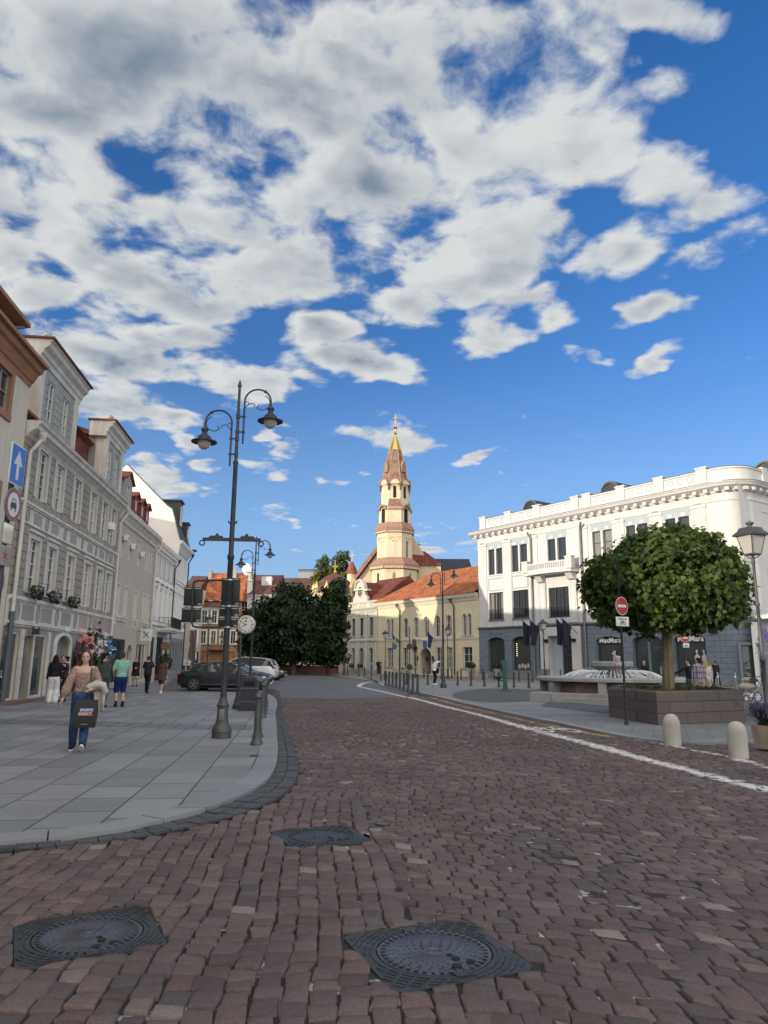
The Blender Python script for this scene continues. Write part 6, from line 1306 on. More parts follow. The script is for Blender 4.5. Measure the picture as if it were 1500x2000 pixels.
# ------------------------------------------------------------------ street furniture
IRON = mk('cast_iron', (.045, .05, .055), .48, .3, 5., .15, 70, metal=.35)
M_['iron_warm'] = mat('worn grey iron', (.075, .078, .08), .5, .3, 4., .2, 60, metal=.35)
m, nt, b_ = newmat('opal globe'); b_.inputs['Base Color'].default_value = (.42, .41, .38, 1); b_.inputs['Roughness'].default_value = .25; b_.inputs['Coat Weight'].default_value = .4; M_['globe'] = m
def scroll(mb, pts, r): mb.tube(smooth2([Vector(p) for p in pts], 5) if False else pts, r, 6)
def double_lamp(name, label, loc, rz=0., big=False, group=None):
    t = thing(name, label, 'street lamp', loc, rz, group); g = 'iron_warm' if big else 'cast_iron'
    mb = MB(); mb.lathe([(.2, 0), (.2, .13), (.21, .135), (.2, .17), (.195, .2), (.15, .27), (.125, .36), (.115, .45), (.11, .62), (.13, .63), (.13, .66), (.11, .68), (.1, .72), (.078, .78), (.08, .80), (.07, .81)], 20); bs = mb.build('base', M_[g], t)
    if big: mb = MB(); mb.bbox(-.055, .055, -.135, -.10, .36, .58, .008); mb.build('hatch', M_['zinc'], bs)
    mb = MB(); mb.lathe([(.068, .8), (.06, 3.68), (.075, 3.7), (.075, 3.78), (.055, 3.8), (.05, 5.8), (.058, 5.82), (.058, 5.88), (.036, 5.9), (.03, 7.62), (.045, 7.63), (.045, 7.67), (.03, 7.7), (.028, 7.73), (.012, 7.78), (0, 7.79)], 14); mb.build('pole', M_['cast_iron'], t)
    for sg, dz in ((1, .0), (-1, -.52)):
        xv, xl, zc = sg*.13, sg*.72, 7.28+dz; r = abs(xl-xv)/2; cx = (xv+xl)/2
        mb = MB(); path = [(xv, 0, 6.36+dz), (xv, 0, zc)]+[(cx-sg*r*math.cos(PI*k/14), 0, zc+r*math.sin(PI*k/14)) for k in range(1, 15)]+[(xl, 0, zc-.14)]; mb.tube(path, .021, 8)
        for z in (6.56, 6.92): mb.tube([(0, 0, z+dz), (xv+sg*.04, 0, z+dz)], .018, 6); mb.lathe([(.045, -.05), (.045, .05)], 10, (0, 0, z+dz)); mb.lathe([(.03, -.03), (.03, .03)], 8, (xv, 0, z+dz))
        mb.lathe([(.012, 6.28), (.022, 6.31), (.012, 6.36)], 8, (xv, 0, dz)); mb.ell((cx+sg*r*.55, 0, zc+r*.83), .035, 8, 6)
        a_ = mb.build('arm', M_['cast_iron'], t)
        mb = MB(); c2 = Vector((cx+sg*.1, 0, zc-.02)); mb.tube([c2+Vector((sg*.17*math.cos(t_)*1., 0, .17*math.sin(t_))) for t_ in np.linspace(1.25, -2.4, 16)]+[c2+Vector((-sg*.1, 0, -.09)), c2+Vector((-sg*.08, 0, -.05))], .011, 6)
        mb.tube([(xv, 0, zc-.2), (xv+sg*.05, 0, zc-.1), (xv+sg*.13, 0, zc-.04), (xv+sg*.2, 0, zc-.05), (xv+sg*.24, 0, zc-.09), (xv+sg*.21, 0, zc-.11)], .01, 6); mb.tube([(xv+sg*.1, 0, zc-.06), (xv+sg*.07, 0, zc), (xv+sg*.03, 0, zc), (xv+sg*.03, 0, zc-.03)], .009, 6); mb.build('scroll', M_['cast_iron'], a_)
        z0 = zc-.50; mb = MB(); mb.lathe([(.02, .40), (.06, .375), (.085, .33), (.06, .29), (.06, .235), (.13, .175), (.15, .15), (.15, .115), (.17, .105), (.285, .055), (.285, .04), (.16, .065)], 24, (xl, 0, z0)); sh = mb.build('lamp_shade', M_['cast_iron'], t)
        mb = MB(); mb.lathe([(.15, .08), (.147, .0), (.11, -.075), (.05, -.12), (0, -.13)], 20, (xl, 0, z0)); mb.build('globe', M_['globe'], sh)
    return t
def big_lamp():
    B = gp(432, 1446); t = double_lamp('street_lamp', 'tallest nearest cast iron street lamp with two hooked arms and sign backs', (B.x, B.y, .045), R(3), True)
    mb = MB(); mb.bar((-.62, 0, 4.12), (.62, 0, 4.12), .05, .07)
    for sg in (-1, 1):
        mb.prism([(sg*.18, 4.16), (sg*.5, 4.16), (sg*.46, 4.2), (sg*.36, 4.2), (sg*.34, 4.25), (sg*.3, 4.25), (sg*.27, 4.2), (sg*.2, 4.2)], -.015, .015)
        for k in range(12): a0, a1 = TAU*k/12, TAU*(k+1)/12; mb.tube([(sg*.63+.055*math.cos(a0), 0, 4.04+.055*math.sin(a0)), (sg*.63+.055*math.cos(a1), 0, 4.04+.055*math.sin(a1))], .014, 6, False)
    mb.build('banner_bar', M_['cast_iron'], t)
    for sg in (-1, 1): mb = MB(); mb.prism([(sg*.04, 4.44), (sg*.1, 4.5), (sg*.1, 4.55), (sg*.05, 4.5)], -.012, .012); mb.build('fin', M_['cast_iron'], t)
    return t, B
BL, BLB = big_lamp()
def sign_backs():
    Y = BLB.y+.12; mk('sign_back', (.012, .014, .017), .45, .2, 4.); mk('sticker', (.3, .3, .3), .6); mk('steel', (.42, .42, .42), .35, .15, 5., metal=.8)
    def plate(px0, px1, py0, py1, lab, y=Y):
        a, c = at(px0, py1, y), at(px1, py0, y); w, h = c.x-a.x, c.z-a.z; t = thing('sign_plate', lab, 'sign', ((a.x+c.x)/2, y, (a.z+c.z)/2), R(2), 'sign plates seen from behind')
        mb = MB(); mb.bbox(-w/2, w/2, -.006, .006, -h/2, h/2, .004); p = mb.build('plate', M_['sign_back'], t)
        mb = MB(); mb.box(w/2-.09, w/2-.02, -.009, -.0062, -h/2+.02, -h/2+.05); mb.build('sticker', M_['sticker'], t, smooth=False)
        mb = MB(); mb.bar((-w*.42, -.02, -h/2-.015), (w*.42, -.02, -h/2-.015), .02, .025); mb.bar((-w*.42, -.02, h/2-.03), (w*.42, -.02, h/2-.03), .02, .02); mb.build('clamp', M_['steel'], t, smooth=False)
    plate(358, 397, 1147, 1183, 'upper black sign back on the pipe loop left of the near lamp'); plate(354, 393, 1187, 1215, 'lower black sign back on the pipe loop left of the near lamp')
    plate(431, 470, 1129, 1182, 'large top black sign back strapped behind the near lamp pole'); plate(428, 467, 1186, 1204, 'middle black sign back strapped behind the near lamp pole'); plate(426, 465, 1207, 1225, 'lowest black sign back strapped behind the near lamp pole')
    y = Y-.1; P = [at(436, 1133, y), at(386, 1134, y), at(379, 1137, y), at(377, 1145, y), at(374, 1215, y), at(377, 1223, y), at(384, 1225, y), at(433, 1225, y)]
    t = thing('sign_bracket', 'black pipe loop holding two sign backs on the near lamp', 'bracket', P[0]); mb = MB(); mb.tube([p-P[0] for p in P], .022, 8); mb.build('pipe', M_['black_paint'], t); mb = MB(); [mb.lathe([(.078, -.015), (.078, .015)], 14, Vector((BLB.x, BLB.y, z))-P[0]) for z in (at(440, 1133, y).z, at(440, 1225, y).z, at(440, 1184, y).z)]; mb.build('strap', M_['steel'], t)
sign_backs()
G2 = 'cast iron lamps with two hooked arms'
BL['group'] = G2
l3 = double_lamp('street_lamp', 'two armed cast iron lamp behind the round clock and parked cars', (*at(487.5, 1350, 36.3).xy, .045), R(4), False, G2)
l2 = dup(l3, None, (*at(866, 1341, 45.).xy, .045), R(-8)); l2['label'] = 'two armed cast iron lamp standing in front of the yellow house'
# lantern posts
m, nt, b_ = newmat('lantern glass'); b_.inputs['Base Color'].default_value = (.42, .41, .37, 1); b_.inputs['Roughness'].default_value = .3; M_['lantern_glass'] = m
def lantern_post(label, loc, s=1., rz=0., group='four sided lantern posts', grey='cast_iron'):
    t = thing('lantern_post', label, 'street lamp', loc, rz, group); t.scale = (s, s, s)
    mb = MB(); mb.lathe([(.14, 0), (.14, .12), (.1, .16), (.085, .3), (.075, .62), (.09, .64), (.09, .7), (.05, .76), (.042, 1.6), (.055, 1.62), (.055, 1.68), (.04, 1.7), (.032, 2.7), (.045, 2.72), (.045, 2.77), (.03, 2.8), (.026, 3.55), (.04, 3.58), (.03, 3.66), (.022, 3.72)], 14); mb.build('post', M_[grey], t)
    def sq(r, z): return [(r, -r, z), (r, r, z), (-r, r, z), (-r, -r, z)]
    mb = MB()
    for sx, sy in ((1, 1), (1, -1), (-1, 1), (-1, -1)): mb.tube([(.0, 0, 3.66), (sx*.06, sy*.06, 3.70), (sx*.11, sy*.11, 3.76), (sx*.185, sy*.185, 4.14)], .011, 6)
    mb.loft([sq(.115, 3.74), sq(.115, 3.77)]); mb.loft([sq(.195, 4.12), sq(.24, 4.13), (sq(.245, 4.16)), sq(.17, 4.24), sq(.15, 4.3), sq(.05, 4.32)]); mb.lathe([(.05, 4.31), (.045, 4.36), (.08, 4.38), (.075, 4.41), (.03, 4.43), (0, 4.45)], 12); h = mb.build('lantern', M_[grey], t)
    mb = MB(); mb.loft([sq(.108, 3.77), sq(.182, 4.12)]); mb.build('lantern_glass', M_['lantern_glass'], h, smooth=False); return t
lp0 = lantern_post('grey near lantern post at the right edge behind the lavender tub', (*gp(1507, 1466).xy, .045), 1., R(20), grey='iron_warm')
lp1 = lantern_post('black lantern post in front of the white house entrance flags', (*gp(1065, 1344).xy, .045), .98, R(10))
for px, py, top, lab in ((752, 1329, 1232, 'black lantern post at the left end of the yellow house'), (875, 1327, 1224, 'black lantern post just right of the two armed lamp at the yellow house'), (672, 1320, 1242, 'dark lantern post between the churchyard trees and narrow grey house'), (596, 1318, 1270, 'thin dark lantern post under the churchyard trees'), (403, 1322, 1202, 'lantern post in front of the orange house windows'), (429, 1318, 1240, 'smaller looking lantern post right of the other at the orange house')):
    g = gp(px, py); g.z = .045; hz = at(px, top, g.y).z; l = dup(lp1, None, g, R(random.uniform(0, 60))); s_ = hz/4.45; l.scale = (s_, s_, s_); l['label'] = lab
# bollards
def bollard(label, loc, group, near_=False):
    t = thing('bollard', label, 'bollard', loc, random.uniform(0, .5), group)
    mb = MB(); mb.lathe([(.115, 0), (.115, .05), (.1, .07), (.09, .1), (.068, .2), (.06, .5), (.055, .8), (.065, .805), (.065, .83), (.05, .835), (.05, .85)], 16); mb.build('post', M_['iron_warm' if near_ else 'cast_iron'], t)
    mb = MB(); mb.lathe([(.05, .845), (.072, .86), (.078, .885), (.07, .92), (.045, .945), (.0, .95)], 16); mb.build('cap', M_['iron_warm' if near_ else 'cast_iron'], t); return t
def brow(pts, lab, group, near_=False, labs=None):
    p0 = None
    for i, (x, y) in enumerate(pts):
        g = gp(x, y, .045); g.z = .045
        if p0 is None: p0 = b = bollard(lab, g, group, near_)
        else: b = dup(p0, None, g, random.uniform(0, TAU))
        b['label'] = labs[i] if labs and i in labs else lab
brow([(501, 1455), (503.5, 1441), (512, 1403), (514, 1396), (516, 1390), (517.5, 1382), (518.5, 1375)], 'grey cast iron bollard in the line behind the nearest two along the left kerb', 'bollards along the left kerb', True, {0: 'nearest grey cast iron bollard at the left kerb beside the lamp', 1: 'second grey bollard, half hidden just behind the nearest one'})
def c8(x, y): return (660+x/5.172, 1060+y/5.172)
def c2(x, y): return (910+x/5, 1120+y/5)
brow([c8(*p) for p in ((485, 1450), (517, 1458), (553, 1465), (590, 1473), (627, 1480), (667, 1490), (712, 1497), (757, 1505), (805, 1518))], 'black bollard in the close row of nine at the traffic island tip', 'close row of nine bollards')
brow([c8(*p) for p in ((97, 1345), (210, 1350), (268, 1352), (783, 1367), (868, 1368), (1045, 1375), (1150, 1375), (1245, 1382), (1352, 1385))]+[c2(*p) for p in ((163, 1042), (277, 1045), (520, 1055), (650, 1060), (787, 1062), (925, 1050))], 'small black bollard along the pavement in front of the yellow and white houses', 'bollards along the house pavement')
brow([c8(*p) for p in ((693, 1435), (908, 1437), (1210, 1442), (1345, 1447), (1480, 1452))]+[c2(*p) for p in ((182, 1102), (322, 1110), (470, 1115), (615, 1122), (775, 1125))], 'black bollard on the square side of the cobbled lane', 'bollards on the square side of the lane')
def thin_posts():
    for i, (p, h, lab) in enumerate(((c8(337, 1395), 1.5, 'thin dark post with a pale cap near the narrow grey house'), (c8(433, 1412), 1.45, 'thin dark post standing left of the nine bollards'))):
        g = gp(*p); t = thing('thin_post', lab, 'post', (g.x, g.y, .0)); mb = MB(); mb.lathe([(.05, 0), (.05, h), (0, h+.02)], 10); mb.build('post', M_['cast_iron'], t); mb = MB(); mb.lathe([(.055, h-.2), (.055, h-.02)], 10); mb.build('band', M_['stone_grey'], t)
    for px, py, lab in ((1207+2.0/.213*0+180/4.6875*.0+1.0*0+ (1180+1210/4.6875-1207), 1150+925/4.6875, 'slim grey steel post standing before the corner shop door'), (1180+1050/4.6875, 1150+925/4.6875, 'slim grey steel post behind the man in black')):
        g = gp(px, py, .045); t = thing('steel_post', lab, 'post', g); mb = MB(); mb.lathe([(.05, 0), (.05, 1.05), (.04, 1.07), (0, 1.08)], 10); mb.build('post', M_['zinc'], t); mb = MB(); mb.lathe([(.053, .75), (.053, .85)], 10); mb.build('band', M_['trim_white'], t)
thin_posts()
def stone_domes():
    mk('pale_granite', (.40, .385, .35), .75, .2, 3., .3, 90); m = M_['pale_granite']; q = NT(m.node_tree)
    for px, py, s, lab in ((1314, 1456, 1., 'pale granite dome bollard in front of the planter corner'), (1443, 1479, 1., 'pale granite dome bollard nearest the right edge')):
        g = gp(px, py, -.0); t = tag(None or MB().build('x', m), None) if False else None
        mb = MB(); r = .168*s; mb.lathe([(r, -.05), (r, .40), (r*.985, .44), (r*.93, .49), (r*.8, .545), (r*.6, .585), (r*.35, .61), (0, .618)], 32)
        o = mb.build('stone_bollard', m, None, g); tag(o, lab, 'bollard', 'pale granite dome bollards')
stone_domes()
def bin_clock():
    g = gp(486, 1388, .045); t = thing('litter_bin', 'dark blue grey litter bin with rounded top and two bands', 'litter bin', (g.x, g.y, .045), R(3)); mk('bin_paint', (.022, .028, .038), .4, .2, 4., coat=.2)
    mb = MB(); w = .27; mb.prism([(-w, .06), (w, .06), (w*.98, .93), (w*.85, 1.0), (w*.6, 1.03), (-w*.6, 1.03), (-w*.85, 1.0), (-w*.98, .93)], -.24, .24); bd = mb.build('body', M_['bin_paint'], t, ang=25)
    mb = MB(); mb.box(-w-.02, w+.02, -.26, .26, 0, .06); mb.build('plinth', M_['bin_paint'], t, smooth=False); mb = MB(); mb.bbox(-.17, .17, -.246, -.2, .76, .92, .02); mb.build('opening', M_['black_void'], t)
    for z in (.28, .69): mb = MB(); mb.box(-w-.006, w+.006, -.247, .247, z, z+.018); mb.build('band', M_['zinc'], t, smooth=False)
    # clock on its post
    c = at(481, 1220, 24.2); g = Vector((c.x-.17, 24.2, .045)); t = thing('street_clock', 'round white street clock with Roman numerals on a dark post', 'clock', g)
    mb = MB(); mb.lathe([(.16, 0), (.16, .12), (.12, .16), (.1, .3), (.07, .4), (.05, .6), (.045, 2.5)], 14); mb.build('post', M_['cast_iron'], t)
    z0 = c.z-.045; r = .285; RX = Matrix.Rotation(R(90), 3, 'X'); mb = MB(); mb.lathe([(r, -.09), (r+.02, -.085), (r+.02, .085), (r, .09)], 36, (.17, 0, z0), RX); mb.bar((0, 0, z0-.3), (.17, 0, z0-.2), .06, .06); cs = mb.build('case', M_['steel'], t); mb = MB(); mb.lathe([(r-.012, .091), (0, .0915)], 36, (.17, 0, z0), RX); mb.lathe([(r-.012, -.091), (0, -.0915)], 36, (.17, 0, z0), RX)
    f = mb.build('dial', mk('dial', (.62, .63, .58), .5, .04), t)
    for i, s in enumerate(('XII', 'I', 'II', 'III', 'IV', 'V', 'VI', 'VII', 'VIII', 'IX', 'X', 'XI')):
        a = TAU*i/12; o = link('numeral', text_mesh(s, .085, M_['black_paint'], .001, bold=.002), f, (.17+.215*math.sin(a), -.094, z0+.215*math.cos(a))); o.rotation_euler = (0, a, 0)
    for ang, L, w in ((360*(50/60), .2, .016), (360*(7.83/12), .14, .022)):
        a = R(ang); mb = MB(); mb.bar((.17-.04*math.sin(a), -.1, z0-.04*math.cos(a)), (.17+L*math.sin(a), -.1, z0+L*math.cos(a)), w, .004, up=(0, 1, 0)); mb.build('hand', M_['black_paint'], f, smooth=False)
    mb = MB(); mb.box(.145, .195, -.098, -.093, z0+.08, z0+.14); mb.build('emblem', M_['black_paint'], f, smooth=False)
bin_clock()
# ---- signs
def disc(mb, r, y, c=(0, 0), n=32): mb.poly([(c[0]+r*math.cos(TAU*i/n), y, c[1]+r*math.sin(TAU*i/n)) for i in range(n)])
def round_plate(parent, z, r, rings, name='plate', y=0., rz=0., x=0.):
    mb = MB(); RX = Matrix.Rotation(R(90), 3, 'X'); mb.lathe([(r, -.01), (r, .01)], 32, (0, 0, 0), RX); p = mb.build(name, M_['zinc'], parent, (x, y, z), rz)
    for i, (rr, mm) in enumerate(rings): mb = MB(); disc(mb, rr, -.0115-.001*i); mb.build('face', M_[mm], p, smooth=False)
    return p
mk('sign_red', (.33, .018, .025), .35, .05); mk('sign_white', (.6, .6, .58), .35, .05); mk('sign_blue', (.03, .13, .46), .35, .05); mk('sign_black', (.015, .015, .018), .4)
def bike_icon(mb, s, y, lw=.012):
    def sg(a, c): mb.bar((a[0]*s, y, a[1]*s), (c[0]*s, y, c[1]*s), lw, .002, up=(0, 1, 0))
    for cx in (-.55, .55):
        for k in range(14): t0, t1 = TAU*k/14, TAU*(k+1)/14; sg((cx+.38*math.cos(t0), .38*math.sin(t0)), (cx+.38*math.cos(t1), .38*math.sin(t1)))
    for a, c in (((-.55, 0), (-.3, .5)), ((-.3, .5), (.35, .5)), ((.35, .5), (0, 0)), ((0, 0), (-.3, .5)), ((0, 0), (-.55, 0)), ((.55, 0), (.3, .7)), ((.3, .7), (.5, .72)), ((-.33, .58), (-.33, .62)), ((-.45, .62), (-.2, .62))): sg(a, c)
def no_entry():
    g = gp(1224, 1416, .045); t = thing('road_sign', 'red no entry sign with bicycle plate on a tall post before the planter', 'road sign', g)
    mb = MB(); mb.lathe([(.055, 0), (.05, .1), (.032, .12), (.03, 4.28), (.045, 4.3), (.045, 4.34), (.02, 4.36), (.02, 4.4), (0, 4.41)], 12); mb.build('post', M_['dark_metal'], t)
    p = round_plate(t, 3.07, .245, [(.24, 'sign_white'), (.226, 'sign_red')], y=-.05, rz=R(32), x=.03); mb = MB(); mb.box(-.165, .165, -.016, -.0138, -.035, .035); mb.build('bar', M_['sign_white'], p, smooth=False)
    mb = MB(); mb.bbox(-.21, .21, -.008, .008, -.125, .125, .004); q_ = mb.build('supplementary_plate', M_['sign_white'], t, (.03, -.05, 2.66), R(22)); link('lettering', text_mesh('Išskyrus', .085, M_['sign_black'], .001, bold=.001), q_, (0, -.0105, .07)); mb = MB(); bike_icon(mb, .105, -.0105); mb.build('bicycle_icon', M_['sign_black'], q_, (0, 0, -.05), smooth=False)
no_entry()
def left_signs():
    Y = 11.4; b = at(-8, 1420, Y); t = thing('road_sign', 'black post with blue arrow sign, car prohibition sign and plates at left edge', 'road sign', (at(4, 1100, Y).x, Y, .045)); px = 0
    mb = MB(); mb.lathe([(.1, 0), (.08, .4), (.045, .45), (.042, 4.62), (.06, 4.64), (.06, 4.7), (.075, 4.72), (.05, 4.82), (.03, 4.86), (.05, 4.9), (.03, 4.97), (0, 4.99)], 14); mb.build('post', M_['black_paint'], t); rz = R(93)
    def zz(py): return at(25, py, Y).z-.045
    mb = MB(); h = zz(873)-zz(950); mb.bbox(-.26, .26, -.01, .01, -h/2, h/2, .006); p = mb.build('arrow_plate', M_['sign_white'], t, (.1, -.07, (zz(873)+zz(950))/2), rz)
    mb = MB(); mb.box(-.24, .24, -.0125, -.0101, -h/2+.02, h/2-.02); mb.build('face', M_['sign_blue'], p, smooth=False); mb = MB(); mb.prism([(-.045, -.24), (.045, -.24), (.045, .0), (.15, .0), (0, .25), (-.15, .0), (-.045, .0)], -.015, -.013); mb.build('arrow', M_['sign_white'], p, smooth=False)
    p = round_plate(t, (zz(955)+zz(1020))/2, (zz(955)-zz(1020))/2, [(.245, 'sign_red'), (.2, 'sign_white')], y=-.07, rz=rz, x=.1)
    mb = MB()
    mb.prism([(-.1, -.06), (.1, -.06), (.1, .01), (.075, .02), (-.075, .02), (-.1, .01)], -.0165, -.0145); mb.prism([(-.085, -.11), (-.055, -.11), (-.055, -.06), (-.085, -.06)], -.0165, -.0145); mb.prism([(.055, -.11), (.085, -.11), (.085, -.06), (.055, -.06)], -.0165, -.0145); ring(mb, [(-.075, .02), (.075, .02), (.055, .1), (-.055, .1)], .014, -.0165, -.0145); mb.build('car_symbol', M_['sign_black'], p, smooth=False)
    for (y0, y1), nm in (((1023, 1064), 'picture'), ((1067, 1106), 'asterisk')):
        h = zz(y0)-zz(y1); mb = MB(); mb.bbox(-.2, .2, -.008, .008, -h/2, h/2, .004); p = mb.build('supplementary_plate', M_['panel_grey'], t, (.06, -.06, (zz(y0)+zz(y1))/2), rz)
        if nm == 'asterisk':
            mb = MB(); [mb.bar((-.1*math.cos(a), -.0095, -.1*math.sin(a)), (.1*math.cos(a), -.0095, .1*math.sin(a)), .025, .002, up=(0, 1, 0)) for a in (R(90), R(30), R(150))]; mb.build('asterisk', M_['sign_red'], p, smooth=False)
        else: mb = MB(); mb.box(-.17, .17, -.0105, -.0085, -h/2+.02, h/2-.02); mb.build('reflector', mk('mirror plate', (.6, .62, .64), .08, .05, metal=1.), p, smooth=False)
    round_plate(t, zz(1135), .24, [(.235, 'sign_red'), (.195, 'sign_blue')], y=-.06, rz=rz, x=-.02)
left_signs()
def other_signs():
    g = gp(799.6, 1329); t = thing('road_sign', 'tall thin post with two dark round sign backs by the bicycle', 'road sign', g); mb = MB(); H_ = at(799.6, 1224, g.y).z; mb.lathe([(.045, 0), (.04, H_), (0, H_+.02)], 10); mb.build('post', M_['cast_iron'], t)
    for py in (1262.6, 1303): z = at(799, py, g.y).z; mb = MB(); mb.lathe([(.26, -.01), (.26, .01)], 24, (0, -.06, z), Matrix.Rotation(R(90), 3, 'X')); mb.build('plate', M_['sign_back'], t)
    g = gp(1340, 1356, .045); g = Vector((*at(1341, 1300, 33).xy, .045)); t = thing('road_sign', 'small far no entry sign on a thin post behind the maple trunk', 'road sign', g); mb = MB(); mb.lathe([(.03, 0), (.03, 3.2), (0, 3.22)], 8); mb.build('post', M_['dark_metal'], t)
    z = at(1342, 1248, 33).z; p = round_plate(t, z, .2, [(.196, 'sign_white'), (.185, 'sign_red')], y=-.04); mb = MB(); mb.box(-.13, .13, -.016, -.0138, -.03, .03); mb.build('bar', M_['sign_white'], p, smooth=False); mb = MB(); mb.bbox(-.14, .14, -.008, .008, -.1, .1, .004); q_ = mb.build('supplementary_plate', M_['sign_white'], t, (.03, -.04, z-.33)); mb = MB(); bike_icon(mb, .07, -.0105, .01); mb.build('bicycle_icon', M_['sign_black'], q_, (0, 0, -.03), smooth=False)
    c = at(1494, 1243, 38); t = thing('road_sign', 'round blue and red no stopping sign beside pale pipe frame at right edge', 'road sign', (c.x+.15, 38, .045)); mb = MB(); mb.lathe([(.03, 0), (.03, c.z+.5)], 8); mb.tube([(0, 0, c.z-.9), (-.7, 0, c.z-.9)], .025, 6); mb.build('post', M_['steel'], t)
    p = round_plate(t, c.z-.045, .3, [(.296, 'sign_red'), (.24, 'sign_blue')], y=-.05, x=-.15); mb = MB(); [mb.bar((-.23*math.cos(a), -.0155, -.23*math.sin(a)), (.23*math.cos(a), -.0155, .23*math.sin(a)), .05, .002, up=(0, 1, 0)) for a in (R(45), R(135))]; mb.build('cross_bar', M_['sign_red'], p, smooth=False)
other_signs()
def pump():
    g = gp(987, 1350, .045); t = thing('drinking_fountain', 'dark green cast iron drinking fountain post with side basin', 'drinking fountain', g); mk('pump_green', (.012, .075, .06), .4, .2, 4.)
    mb = MB(); mb.bbox(-.28, .28, -.28, .28, 0, .07, .01); mb.build('base', M_['pump_green'], t); mb = MB(); mb.prism([(-.13, .07), (.13, .07), (.1, .5), (.1, 1.3), (.15, 1.4), (.15, 1.58), (.05, 1.66), (-.2, 1.66), (-.22, 1.56), (-.12, 1.4), (-.1, .5)], -.1, .1); mb.build('post', M_['pump_green'], t, smooth=False)
    mb = MB(); mb.lathe([(.05, .55), (.07, .6), (.2, .72), (.24, .8), (.22, .8), (.1, .7), (0, .69)], 18, (-.38, 0, 0)); mb.bar((-.38, 0, .62), (-.08, 0, .55), .06, .06); mb.build('bowl', M_['pump_green'], t); mb = MB(); mb.tube([(-.08, 0, 1.0), (-.2, 0, 1.05), (-.28, 0, 1.0)], .025, 8); mb.build('spout', M_['zinc'], t)
pump()
def pots():
    def ball_shrub(label, g, s=1., pot='stone_grey', r=.3):
        t = thing('potted_shrub', label, 'potted shrub', g, 0, 'clipped round shrubs in pots'); t.scale = (s, s, s)
        mb = MB(); mb.lathe([(.2, 0), (.26, .4), (.3, .62), (.31, .66), (.27, .66), (.26, .6), (0, .58)], 14); mb.build('pot', M_[pot], t); mb = MB(); mb.tube([(0, 0, .58), (0, 0, .75)], .03, 6); mb.build('stem', M_['bark_dark'], t)
        d = rng.normal(0, 1, (420, 3)); d /= np.linalg.norm(d, axis=1)[:, None]; leaves('foliage', np.array([0, 0, .9])+d*r*rng.uniform(.75, 1., (420, 1))*np.array([1.1, 1.1, .9]), d, .085, 'oval', M_['leaf_shrub'], t); return t
    p = ball_shrub('round clipped shrub in a tall pot at the left end of the white house', (*RF(-.15, -1.1).xy, .05), 1.35)
    for q_, lab, s in ((RF(3.85, -1.3), 'round clipped shrub in a pot between the white house shop arches', 1.35), (RF(-24.1, -.9), 'round clipped shrub left of the narrow grey house door', 1.05), (RF(-22., -.9), 'round clipped shrub right of the narrow grey house door', 1.05)):
        c = dup(p, None, (q_.x, q_.y, .05)); c['label'] = lab; c.scale = (s, s, s)
    g = gp(1508, 1462, .045); t = thing('flower_tub', 'pale wooden tub of purple lavender at the right edge', 'flower tub', (g.x, g.y, .045), R(15)); mk('tub_wood', (.4, .33, .24), .7, .2, 3., streak=.3)
    mb = MB(); mb.loft([[(-.2, -.2, 0), (.2, -.2, 0), (.2, .2, 0), (-.2, .2, 0)], [(-.24, -.24, .42), (.24, -.24, .42), (.24, .24, .42), (-.24, .24, .42)]]); mb.build('tub', M_['tub_wood'], t, smooth=False)
    mb = MB(); P = []
    for i in range(260):
        a = random.uniform(0, TAU); l = random.uniform(.25, .55); tilt = random.uniform(.05, .75); b0 = Vector((random.uniform(-.15, .15), random.uniform(-.15, .15), .4)); tip = b0+Vector((math.cos(a)*l*tilt, math.sin(a)*l*tilt, l*.8)); mb.tube([b0, b0.lerp(tip, .5)+Vector((0, 0, .03)), tip], .004, 4); P.append(tip)
    mb.build('stems', M_['leaf_shrub'], t); mb = MB(); [mb.ell(p+Vector((0, 0, k*.022-.05)), (.011, .011, .014), 5, 4) for p in P for k in range(4)]; mb.build('blossom', mk('lavender', (.09, .065, .15), .8, .3, 9.), t)
    g = gp(1487, 1442, .045); t = thing('umbrella_stand', 'small dark umbrella stand beside the lavender tub', 'umbrella stand', g); mb = MB(); mb.bbox(-.13, .13, -.1, .1, 0, .07, .01); mb.build('plate', M_['black_paint'], t); mb = MB(); mb.lathe([(.04, .07), (.04, .3), (.03, .31)], 12); mb.build('socket', M_['black_paint'], t)
    t = thing('parasol', 'white square parasol whose edge reaches in at the right', 'parasol', (12.35, 20.4, .045), R(20)); mb = MB(); mb.lathe([(.03, 0), (.03, 3.45)], 10); mb.build('pole', M_['zinc'], t); mb = MB(); k = 1.75; mb.add([(-k, -k, 2.9), (k, -k, 2.9), (k, k, 2.9), (-k, k, 2.9), (0, 0, 3.5), (-k, -k, 2.82), (k, -k, 2.82), (k, k, 2.82), (-k, k, 2.82), (0, 0, 3.47)], [(0, 1, 4), (1, 2, 4), (2, 3, 4), (3, 0, 4), (5, 6, 9), (6, 7, 9), (7, 8, 9), (8, 5, 9), (0, 1, 6, 5), (1, 2, 7, 6), (2, 3, 8, 7), (3, 0, 5, 8)]); mb.build('canopy', mk('parasol_cloth', (.7, .7, .68), .8, .05), t, smooth=False); mb = MB(); [mb.bar((0, 0, 3.44), (sx*k, sy*k, 2.86), .02, .02) for sx in (-1, 1) for sy in (-1, 1)]; mb.build('ribs', M_['zinc'], t)
pots()
